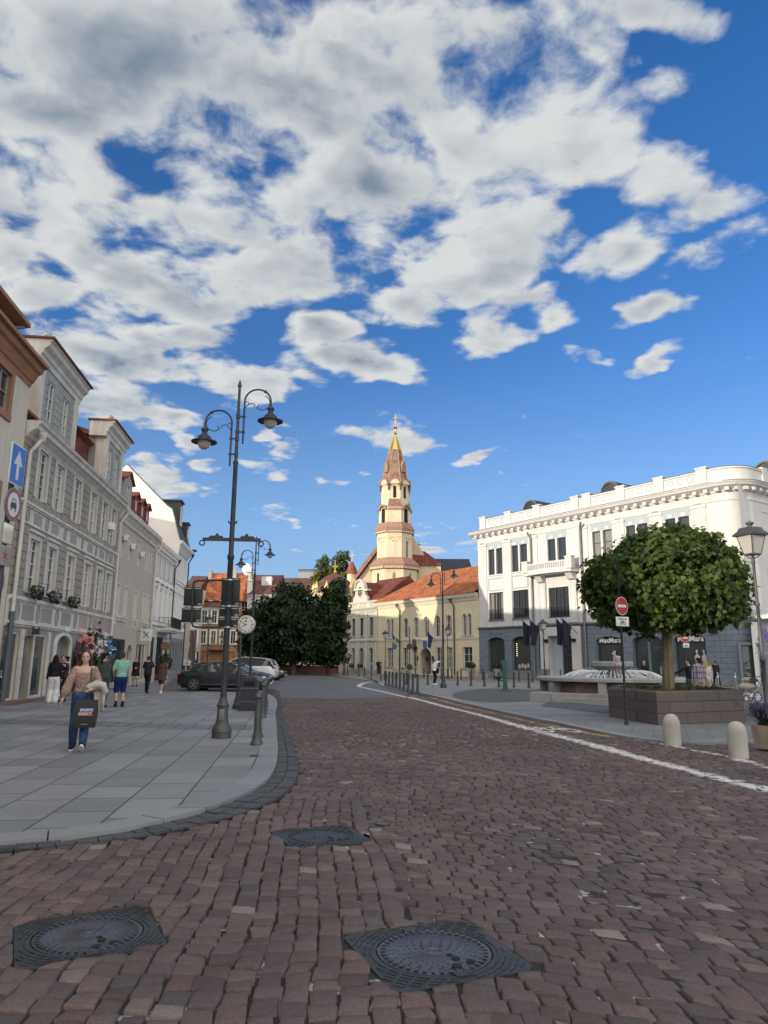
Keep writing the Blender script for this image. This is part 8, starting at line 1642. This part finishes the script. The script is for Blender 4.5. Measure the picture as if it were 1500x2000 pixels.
def person(label, loc, rz=0., H=1.72, sk=(.46, .29, .22), hair=('short', (.03, .02, .015)), top=('shirt', (.3, .3, .3), None), bot=('trousers', (.03, .03, .04), None), shoes=(.02, .02, .02),
           LH=None, RH=None, LF_=None, RF_=None, lean=(0, 0), turn=0., nod=0., hero=False, fem=False, group=None, sleeves='long', neck=None, face=True, socks=None):
    """faces -y. LH/RH: hand targets, LF_/RF_: foot targets (person's own left is +x when facing the viewer)"""
    t = thing('person', label, 'person', loc, rz, group); k = H/1.72; t.scale = (k, k, k); vox = .0085 if hero else .0125
    lx, ly = lean
    def sp(z): f = max(0., (z-.92)/.6); return Vector((lx*f, ly*f, z))
    sw = .165 if fem else .19; hw = .085
    Sh = {1: sp(1.415)+Vector((sw, 0, 0)), -1: sp(1.415)-Vector((sw, 0, 0))}
    hands = {1: Vector(LH or (.25, -.04, .80)), -1: Vector(RH or (-.25, -.04, .80))}; feet = {1: Vector(LF_ or (.1, -.02, .0)), -1: Vector(RF_ or (-.1, .02, 0.))}
    El, Wr, Kn, An = {}, {}, {}, {}
    for s in (1, -1):
        El[s], Wr[s] = ik(Sh[s], hands[s], .29, .255, (s*.45, .8, -.25)); An[s] = feet[s]+Vector((0, .03, .085)); Kn[s], An[s] = ik(Vector((s*hw, 0, .90)), An[s], .42, .42, (s*.05, -1, 0))
    hc = sp(1.60)+Vector((0, -.012, 0)); Rh = Matrix.Rotation(turn, 3, 'Z') @ Matrix.Rotation(nod, 3, 'X')
    def hd(x, y, z): return hc+Rh @ Vector((x, y, z))
    def torso(mb, inf, z0, z1, fit=1.):
        rows = [(.86, .165, .115), (.95, .168 if fem else .16, .112), (1.08, .128 if fem else .148, .095), (1.2, .145 if fem else .162, .108), (1.3, .158 if fem else .178, .112), (1.38, .165 if fem else .19, .098), (1.43, .12 if fem else .14, .08), (1.46, .07, .062)]
        rings = []
        zs = sorted({z0, z1, *[r[0] for r in rows if z0 < r[0] < z1]})
        for z in zs:
            rx = np.interp(z, [r[0] for r in rows], [r[1] for r in rows]); ry = np.interp(z, [r[0] for r in rows], [r[2] for r in rows]); c = sp(z); rings.append([(c.x+(rx+inf)*math.cos(TAU*j/18), c.y+(ry+inf)*math.sin(TAU*j/18), z) for j in range(18)])
        mb.loft(rings)
    def leg(mb, s, inf, upto=1., flare=0.):
        P = [Vector((s*hw, 0, .90)), Vector((s*hw, 0, .82)), Vector((s*hw, 0, .9)).lerp(Kn[s], .55), Kn[s], Kn[s].lerp(An[s], .35), An[s]]; r = [.085, .09, .072, .056, .056, .038]
        n = {1.: 6, .5: 4, .42: 3}.get(upto, 6); P, r = P[:n], r[:n]; cap(mb, P, [x+inf+(flare*(i/5) if i > 1 else 0) for i, x in enumerate(r)], 12)
    def arm(mb, s, inf, upto=1., puff=0.):
        P = [Sh[s]-Vector((s*.03, 0, .01)), Sh[s].lerp(El[s], .5), El[s], El[s].lerp(Wr[s], .5), Wr[s]]; r = [.056, .046, .039, .036, .026]
        if upto < 1: P, r = P[:2]+[Sh[s].lerp(El[s], .72)], r[:2]+[.045]
        cap(mb, P, [x+inf+puff*(.3, .6, .8, 1., .3)[i] for i, x in enumerate(r)], 10)
    # body
    B = MB(); torso(B, 0, .86, 1.46); cap(B, [sp(1.43), sp(1.53)+Vector((0, -.008, 0))], [.058, .05])
    B.ell(hc+Rh @ Vector((0, .008, .028)), (.073, .092, .095), 18, 12, Rh); B.ell(hd(0, -.03, -.035), (.056, .058, .075), 16, 10, Rh); B.ell(hd(0, -.045, -.085), (.026, .03, .026), 10, 8, Rh)
    B.ell(hd(0, -.095, -.018), (.012, .02, .016), 8, 6, Rh); cap(B, [hd(0, -.082, .018), hd(0, -.1, -.015)], [.009, .012], 8); B.ell(hd(.0, -.082, -.052), (.022, .012, .008), 8, 6, Rh)
    for s in (1, -1): B.ell(hd(s*.075, .01, -.005), (.012, .022, .032), 8, 6, Rh); B.ell(hd(s*.036, -.062, -.028), (.024, .022, .022), 8, 6, Rh); leg(B, s, 0); arm(B, s, 0)
    for s in (1, -1):                                        # hands: palm, four curled fingers of unequal length, thumb at the side
        d = (Wr[s]-El[s]).normalized(); side = Vector((0, -1, 0)) if abs(d.z) > .6 else Vector((0, -.2, 1)); side = (side-d*side.dot(d)).normalized(); nrm = d.cross(side)*s
        if nrm.x*s > 0 and abs(d.z) > .6: nrm = -nrm
        cap(B, [Wr[s], Wr[s]+d*.045, Wr[s]+d*.08], [.025, .03, .026], 8); cap(B, [Wr[s]+d*.05+side*.014, Wr[s]+d*.078+side*.02], [.02, .017], 8); cap(B, [Wr[s]+d*.05-side*.014, Wr[s]+d*.075-side*.022], [.02, .016], 8)
        for i, (o, L) in enumerate(((.028, .066), (.0095, .076), (-.0095, .071), (-.027, .055))):
            p = Wr[s]+d*.085+side*o; q1 = p+d*L*.5+nrm*.006; q2 = q1+d*L*.3+nrm*L*.28; q3 = q2+d*L*.12+nrm*L*.3; cap(B, [p, q1, q2, q3], [.0098, .0092, .0085, .0075], 7)
        p = Wr[s]+d*.03+side*.03; cap(B, [p, p+d*.03+side*.022+nrm*.008, p+d*.062+side*.024+nrm*.022], [.013, .0115, .009], 7)
    # feet
    for s in (1, -1): cap(B, [An[s], An[s]+Vector((0, -.03, -.04))], [.038, .035])
    b = fuse(B, 'body', skin(sk), t, vox, 3)
    if face:
        for s in (1, -1):
            mb = MB(); mb.ell(hd(s*.031, -.083, .004), (.0125, .006, .006), 10, 6, Rh); mb.build('eye', M_['eye_white'], b); mb = MB(); mb.ell(hd(s*.031, -.0885, .004), (.0068, .004, .0072), 8, 6, Rh); mb.build('iris', M_['eye_dark'], b); mb = MB(); cap(mb, [hd(s*.014, -.092, .023), hd(s*.032, -.09, .028), hd(s*.05, -.078, .022)], [.0035, .004, .003], 6); mb.build('eyebrow', M_['brow'], b)
        mb = MB(); mb.ell(hd(0, -.093, -.051), (.021, .006, .0055), 10, 6, Rh); mb.build('lips', M_['lips'], b)
    # clothes
    tk, tc_, tkind = top; tm = clothmat('cloth', tc_, tkind); T = MB(); lo = {'crop': 1.0, 'coat': .78, 'long': .80}.get(tk, .93)
    if tk == 'coat':
        c0 = sp(.92); T.loft([[(sp(z).x+r_*1.25*math.cos(TAU*j/18), sp(z).y+r_*.95*math.sin(TAU*j/18), z) for j in range(18)] for z, r_ in ((.62, .2), (.8, .185), (.95, .165), (1.1, .15))]); torso(T, .028, .95, 1.45)
    else: torso(T, .016 if tk == 'crop' else .026, lo, 1.345 if neck == 'square' else 1.455)
    if neck == 'square':
        for s in (1, -1): cap(T, [Sh[s]+Vector((-s*.01, -.0, -.03)), Sh[s]+Vector((s*.0, -.0, -.06))], [.066, .066], 10)
    for s in (1, -1):
        if sleeves == 'long': arm(T, s, .014)
        elif sleeves == 'puff': 
            P = [Sh[s]+Vector((0, 0, -.02)), Sh[s].lerp(El[s], .5), El[s], El[s].lerp(Wr[s], .55), El[s].lerp(Wr[s], .88)]; cap(T, P, [.06, .07, .078, .085, .04], 12)
        elif sleeves == 'short': arm(T, s, .018, .5)
    fuse(T, {'coat': 'coat', 'crop': 'blouse'}.get(tk, 'shirt'), tm, t, vox*1.0, 4)
    bk, bc, bkind = bot; bm_ = clothmat('cloth', bc, bkind); Bt = MB()
    if bk == 'skirt': Bt.loft([[(r_*1.15*math.cos(TAU*j/18), r_*.9*math.sin(TAU*j/18), z) for j in range(18)] for z, r_ in ((.52, .23), (.75, .19), (.95, .15), (1.02, .135))])
    else:
        torso(Bt, .018, .84, 1.02)
        for s in (1, -1): leg(Bt, s, {'wide': .03, 'jeans': .012, 'shorts': .03, 'slim': .008}.get(bk, .018), .5 if bk == 'shorts' else 1., .05 if bk == 'wide' else (.014 if bk == 'jeans' else 0.))
    fuse(Bt, {'shorts': 'shorts', 'skirt': 'skirt'}.get(bk, 'trousers'), bm_, t, vox*1.0, 4)
    sm = clothmat('shoe leather', shoes)
    for s in (1, -1):
        f = feet[s]; mb = MB(); tilt = -R(28) if (hero and s == 1) else 0.; M3 = Matrix.Rotation(tilt, 3, 'X'); c = f+Vector((0, 0, .005))
        mb.ell(c+M3 @ Vector((0, -.09, .045)), (.047, .11, .042), 12, 8, M3); mb.ell(c+M3 @ Vector((0, .03, .055)), (.042, .06, .055), 12, 8, M3); mb.ell(c+M3 @ Vector((0, .03, .09)), (.045, .05, .035), 10, 6, M3); sh = fuse(mb, 'shoe', sm, t, .009, 3)
        if hero or sum(shoes) > 1: mb = MB(); o = [(.042*math.cos(a)*(1 if math.sin(a) < 0 else .85), -.045+.155*math.sin(a)) for a in np.linspace(0, TAU, 22)[:-1]]; mb.loft([[tuple(c+M3 @ Vector((x, y, z))) for x, y in o] for z in (-.004, .022)]); mb.build('sole', M_['trim_white'], sh, smooth=False)
        if socks and s: mb = MB(); cap(mb, [An[s]+Vector((0, 0, -.02)), An[s].lerp(Kn[s], .22)], [.045, .046]); fuse(mb, 'sock', clothmat('sock', socks), t, .009, 2)
    hk, hcx = hair; hm = clothmat('hair', hcx); Hh = MB()
    if hk != 'bald':
        Hh.ell(hd(0, .022, .045), (.083, .093, .088), 16, 12, Rh); Hh.ell(hd(0, .06, .0), (.076, .055, .085), 12, 8, Rh)
        if hk in ('long', 'wavy'):
            for s in (1, -1): cap(Hh, [hd(s*.07, .01, .04), hd(s*.083, .02, -.04), hd(s*.09, .04, -.14), hd(s*.085, .05, -.22)], [.026, .03, .036, .022], 8)
            cap(Hh, [hd(0, .07, .02), hd(0, .085, -.1), hd(0, .085, -.24)], [.07, .075, .05], 10)
            if hk == 'wavy': cap(Hh, [hd(-.08, .03, -.05), hd(-.13, .05, -.13), hd(-.15, .06, -.2)], [.03, .045, .025], 8)
        if hk == 'tail': cap(Hh, [hd(0, .1, .04), hd(0, .125, -.05), hd(0, .13, -.2), hd(0, .12, -.3)], [.03, .034, .03, .012], 8)
        if hk == 'bun': Hh.ell(hd(0, .1, .07), (.045, .045, .045), 10, 8)
        fuse(Hh, 'hair', hm, t, .009, 2)
    return t, dict(Sh=Sh, El=El, Wr=Wr, hd=hd, k=k, An=An, Kn=Kn)
mk('eye_white', (.27, .21, .18), .6); mk('eye_dark', (.02, .015, .012), .3); mk('brow', (.05, .03, .02), .8); mk('lips', (.36, .12, .11), .5)
def walker():
    g = gp(152, 1466, .048); yaw = math.atan2(-g.x, g.y)
    t, J = person('woman walking toward the viewer in patterned puff sleeved blouse and ripped blue jeans', (g.x, g.y, .048), R(15), 1.70, (.50, .32, .25), ('wavy', (.07, .04, .025)), ('crop', (.25, .165, .13), 'print'), ('jeans', (.028, .05, .11), 'denim'), (.018, .022, .03),
        LH=(.17, -.23, 1.06), RH=(-.32, -.12, .86), LF_=(.10, -.28, .035), RF_=(-.12, .12, .0), hero=True, fem=True, sleeves='puff', neck='square')
    kn = J['Kn'][1]; mb = MB(); [mb.tube([kn+Vector((random.uniform(-.05, -.02), -.078, .05+i*.012)), kn+Vector((0, -.088, .05+i*.012+random.uniform(-.01, .01))), kn+Vector((random.uniform(.02, .05), -.078, .05+i*.012))], .006, 5) for i in range(5)]; mb.build('knee_rip', M_['trim_white'], t)
    mb = MB(); s_ = J['Sh'][1]; cap(mb, [s_+Vector((-.05, .02, .04)), s_+Vector((-.045, -.085, -.02)), s_+Vector((-.035, -.11, -.15)), s_+Vector((-.02, -.115, -.3))], [.011]*4, 6); mb.build('bag_strap', M_['black_paint'], t)
    # shopping bag and jacket, carried but things of their own
    W = t.matrix_basis; M4 = Matrix.Translation(t.location) @ Matrix.Rotation(R(15), 4, 'Z') @ Matrix.Diagonal((J['k'],)*3+(1,)); h = M4 @ (J['Wr'][1]+Vector((-.01, -.06, -.07)))
    b = thing('shopping_bag', 'black shopping bag with white, blue and red lettering carried by the walking woman', 'bag', (h.x-.01, h.y-.11, h.z-.10), R(11)); mk('bag_black', (.012, .013, .016), .45, .2, 5., .3, 12)
    mb = MB(); mb.loft([[(-.185, -.05, -.46), (.165, -.05, -.46), (.165, .05, -.46), (-.185, .05, -.46)], [(-.20, -.062, -.25), (.19, -.062, -.25), (.19, .062, -.25), (-.20, .062, -.25)], [(-.155, -.03, 0), (.185, -.03, 0), (.185, .03, 0), (-.155, .03, 0)]]); mb.build('body', M_['bag_black'], b, ang=60)
    mb = MB(); [mb.tube([(-.04, y, -.02), (-.02, y, .1), (.05, 0, .15), (.1, y, .09), (.1, y, -.02)], .009, 6) for y in (-.03, .03)]; mb.build('handle', M_['bag_black'], b)
    p = MB(); p.box(-.085, .125, -.068, -.0662, -.198, -.142); p.build('logo_panel', M_['sign_blue'], b, smooth=False); p = MB(); p.box(-.105, .125, -.068, -.0662, -.262, -.206); p.build('logo_panel', M_['sign_red'], b, smooth=False)
    for s, z, x in (('SPORTS', -.17, .022), ('DIRECT.', -.234, .01)): o = link('lettering', text_mesh(s, .062, M_['sign_white'], .0008, bold=.0014), b, (x, -.0695, z))
    o = link('lettering', text_mesh('sportsdirect', .022, M_['sign_white'], .0005), b, (-.0, -.064, -.40))
    j = thing('jacket', 'cream jacket draped over the walking woman\'s forearm', 'jacket', M4 @ J['El'][1].lerp(J['Wr'][1], .55), R(15)); mb = MB(); cap(mb, [Vector((-.10, -.1, .0)), Vector((.02, -.03, .05)), Vector((.12, .03, .02)), Vector((.17, .05, -.08))], [.05, .07, .075, .055], 10); mb.loft([[(x, .03+.035*math.sin(x*38+z*5)+.02, z) for x in np.linspace(-.04-.05*z, .19+.04*z, 12)]+[(x, .07+.035*math.sin(x*38+z*5), z) for x in np.linspace(.19+.04*z, -.04-.05*z, 12)] for z in (.04, -.1, -.25, -.36, -.42)]); fuse(mb, 'cloth', clothmat('cream cloth', (.42, .39, .35)), j, .012, 4)
walker()
BK = math.pi                                                 # seen from behind
def P_(px, py): g = gp(px, py, .048); return (g.x, g.y, .048)
person('woman in black jumper and white wide trousers seen from behind at the arched doorway', P_(101, 1373), BK+.3, 1.68, hair=('long', (.012, .01, .01)), top=('shirt', (.012, .013, .017), None), bot=('wide', (.62, .61, .6), None), shoes=(.55, .55, .55), fem=True, face=False)
person('dark clothed person half hidden behind the woman in white trousers', P_(115, 1371), .6, 1.66, hair=('short', (.012, .01, .01)), top=('shirt', (.02, .02, .024), None), bot=('slim', (.015, .015, .018), None), fem=True, LH=(.05, -.3, 1.3))
person('person in charcoal shirt facing sideways in the group at the arched doorway', P_(122, 1371), -1.2, 1.64, hair=('bun', (.012, .01, .01)), top=('shirt', (.035, .033, .037), None), bot=('slim', (.015, .015, .018), None), fem=True, sleeves='short', LH=(.05, -.3, 1.25), RH=(-.05, -.3, 1.25))
person('man in grey green shirt photographing the flower doorway with raised arms', P_(196, 1382), BK-.25, 1.76, hair=('tail', (.015, .01, .01)), top=('shirt', (.05, .065, .06), None), bot=('trousers', (.03, .036, .045), None), LH=(.06, -.27, 1.55), RH=(-.1, -.25, 1.56), face=False)
person('man in mint green shirt and blue shorts standing with his back turned', P_(232, 1381), BK+.5, 1.80, (.45, .28, .2), ('short', (.08, .045, .025)), ('shirt', (.22, .42, .34), None), ('shorts', (.012, .028, .11), None), (.015, .015, .018), sleeves='short', face=False, socks=(.015, .015, .02), LH=(.2, -.15, .95))
person('woman in dark coat and pale shorts walking toward the viewer by the plain house', P_(263, 1341), .3, 1.66, hair=('short', (.03, .02, .018)), top=('coat', (.018, .017, .02), None), bot=('shorts', (.35, .33, .3), None), LH=(.06, -.25, 1.08), RH=(-.05, -.25, 1.1), fem=True)
person('person in dark waistcoat and pale shirt walking away beside the brown jacket woman', P_(286, 1354), BK, 1.7, hair=('short', (.05, .03, .02)), top=('shirt', (.02, .022, .03), None), bot=('slim', (.012, .012, .016), None), LF_=(.09, -.2, .02), RF_=(-.09, .2, .0), RH=(-.33, .1, .9), face=False, sleeves='short')
person('woman in brown jacket and bare legs walking away along the left pavement', P_(313, 1354), BK, 1.66, hair=('long', (.03, .016, .012)), top=('coat', (.085, .045, .035), None), bot=('shorts', (.085, .05, .04), None), shoes=(.6, .6, .6), fem=True, face=False, LF_=(.06, -.12, .0), RF_=(-.06, .12, 0))
person('man in pale blue shirt far along the left pavement', P_(357, 1318), .2, 1.75, hair=('short', (.05, .04, .03)), top=('shirt', (.42, .47, .52), None), bot=('trousers', (.03, .035, .05), None), sleeves='short')
person('person in white top far along the left pavement behind the pale blue shirt', P_(367, 1317.5), .1, 1.7, hair=('short', (.05, .04, .03)), top=('shirt', (.5, .48, .46), None), bot=('trousers', (.05, .05, .055), None), sleeves='short')
person('person in dark top in the pair before the churchyard wall', P_(568.5, 1318), 1.2, 1.68, hair=('short', (.3, .27, .22)), top=('shirt', (.025, .025, .03), None), bot=('trousers', (.06, .06, .065), None))
person('person in blue top in the pair before the churchyard wall', P_(574, 1317.5), -.4, 1.76, hair=('short', (.2, .17, .13)), top=('shirt', (.05, .1, .17), None), bot=('trousers', (.13, .13, .13), None), LF_=(.1, -.15, .0))
person('crouching looking child by the pair at the churchyard wall', P_(583, 1317), .5, 1.15, hair=('short', (.2, .15, .1)), top=('shirt', (.1, .1, .11), None), bot=('shorts', (.1, .09, .09), None))
person('man in black T-shirt and shorts at the corner of the yellow house', P_(740, 1326.5), .1, 1.76, hair=('short', (.15, .1, .07)), top=('shirt', (.015, .015, .017), None), bot=('shorts', (.03, .03, .035), None), sleeves='short', shoes=(.2, .2, .2))
t, J = person('woman in white blouse and dark trousers photographing with raised arms near the yellow house', P_(848.5, 1337.5), 2.1, 1.74, hair=('tail', (.09, .05, .03)), top=('shirt', (.66, .66, .66), None), bot=('slim', (.012, .014, .03), None), shoes=(.6, .6, .6), LH=(.06, -.34, 1.52), RH=(-.1, -.32, 1.55), fem=True)
def shoulder_bag(g, lab, col, z=.95, s=1.):
    b = thing('shoulder_bag', lab, 'bag', g); mb = MB(); mb.ell((0, 0, 0), (.13*s, .07*s, .17*s), 12, 8); mb.build('body', clothmat('bag', col), b); mb = MB(); mb.tube([(-.08*s, 0, .14*s), (-.1*s, 0, .4*s), (-.06*s, 0, .46*s), (0, 0, .4*s), (.06*s, 0, .14*s)], .012, 6); mb.build('strap', M_['black_paint'], b)
g = P_(848.5, 1337.5); shoulder_bag((g[0]+.2, g[1]-.12, .98), 'black shoulder bag of the woman in the white blouse', (.012, .012, .014))
ph = thing('phone', 'dark phone held up by the woman in the white blouse', 'phone', (g[0]-.36, g[1]+.02, 1.70), R(60)); mb = MB(); mb.bbox(-.04, .04, -.006, .006, 0, .16, .004); mb.build('case', M_['black_paint'], ph); mb = MB(); mb.box(-.035, .035, -.008, -.0062, .01, .15); mb.build('screen', M_['glass_dark'], ph, smooth=False)
# group at the fountain
Yp = 30.
def Q_(px, Y, z=.048): a = at(px, 1300, Y); return (a.x, Y, z)
person('man in navy jumper and grey shorts pointing left beside the maple trunk', Q_(1345, 30.2), BK+.75, 1.76, hair=('short', (.02, .015, .012)), top=('shirt', (.012, .015, .03), None), bot=('shorts', (.06, .065, .075), None), LH=(.40, -.42, 1.12), RH=(-.22, -.08, .9), turn=.5)
person('man in purple plaid shirt and beige trousers seen from behind', Q_(1364, 29.2), BK, 1.80, hair=('short', (.015, .012, .01)), top=('long', (.24, .19, .25), 'plaid'), bot=('wide', (.28, .25, .2), None), turn=.5, face=False, shoes=(.3, .28, .25))
person('blonde woman in pale top partly hidden behind the plaid shirt man', Q_(1377, 31.), BK-.3, 1.70, hair=('long', (.32, .24, .14)), top=('shirt', (.45, .4, .4), None), bot=('wide', (.3, .28, .26), None), fem=True, face=False)
person('woman in pink jumper and black leggings walking away near the corner shop', P_(1387, 1343), BK-.2, 1.68, hair=('bun', (.3, .2, .1)), top=('shirt', (.42, .3, .29), None), bot=('slim', (.012, .012, .014), None), shoes=(.6, .6, .6), fem=True, face=False, LF_=(.1, -.2, 0), RF_=(-.08, .2, 0))
g = P_(1387, 1343); shoulder_bag((g[0]-.12, g[1]-.24, 1.12), 'black backpack worn by the woman in the pink jumper', (.012, .012, .013), s=1.2)
person('man in black jacket and trousers walking away beside the pink jumper woman', P_(1401, 1342), BK+.15, 1.80, hair=('short', (.1, .06, .04)), top=('shirt', (.018, .02, .022), None), bot=('trousers', (.012, .014, .02), None), shoes=(.55, .55, .55), face=False, LF_=(.13, -.2, 0), RF_=(-.1, .2, 0))
person('child in floral jacket standing on the fountain rim with one arm raised', Q_(1207, 38.3, .87), BK-.2, 1.30, hair=('short', (.015, .012, .012)), top=('long', (.28, .2, .27), 'floral'), bot=('trousers', (.2, .2, .23), None), RH=(.2, -.2, 1.0), LH=(.18, -.25, 1.72), face=False, fem=True)
person('person in black top behind the fountain bowl at right', Q_(1258, 47.), .1, 1.72, hair=('short', (.25, .18, .11)), top=('shirt', (.012, .012, .014), None), bot=('trousers', (.03, .03, .035), None))
person('person in pale blue top mostly hidden behind the maple trunk', Q_(1293, 48.), 1.3, 1.62, hair=('short', (.1, .07, .05)), top=('shirt', (.3, .37, .42), None), bot=('trousers', (.03, .03, .035), None))
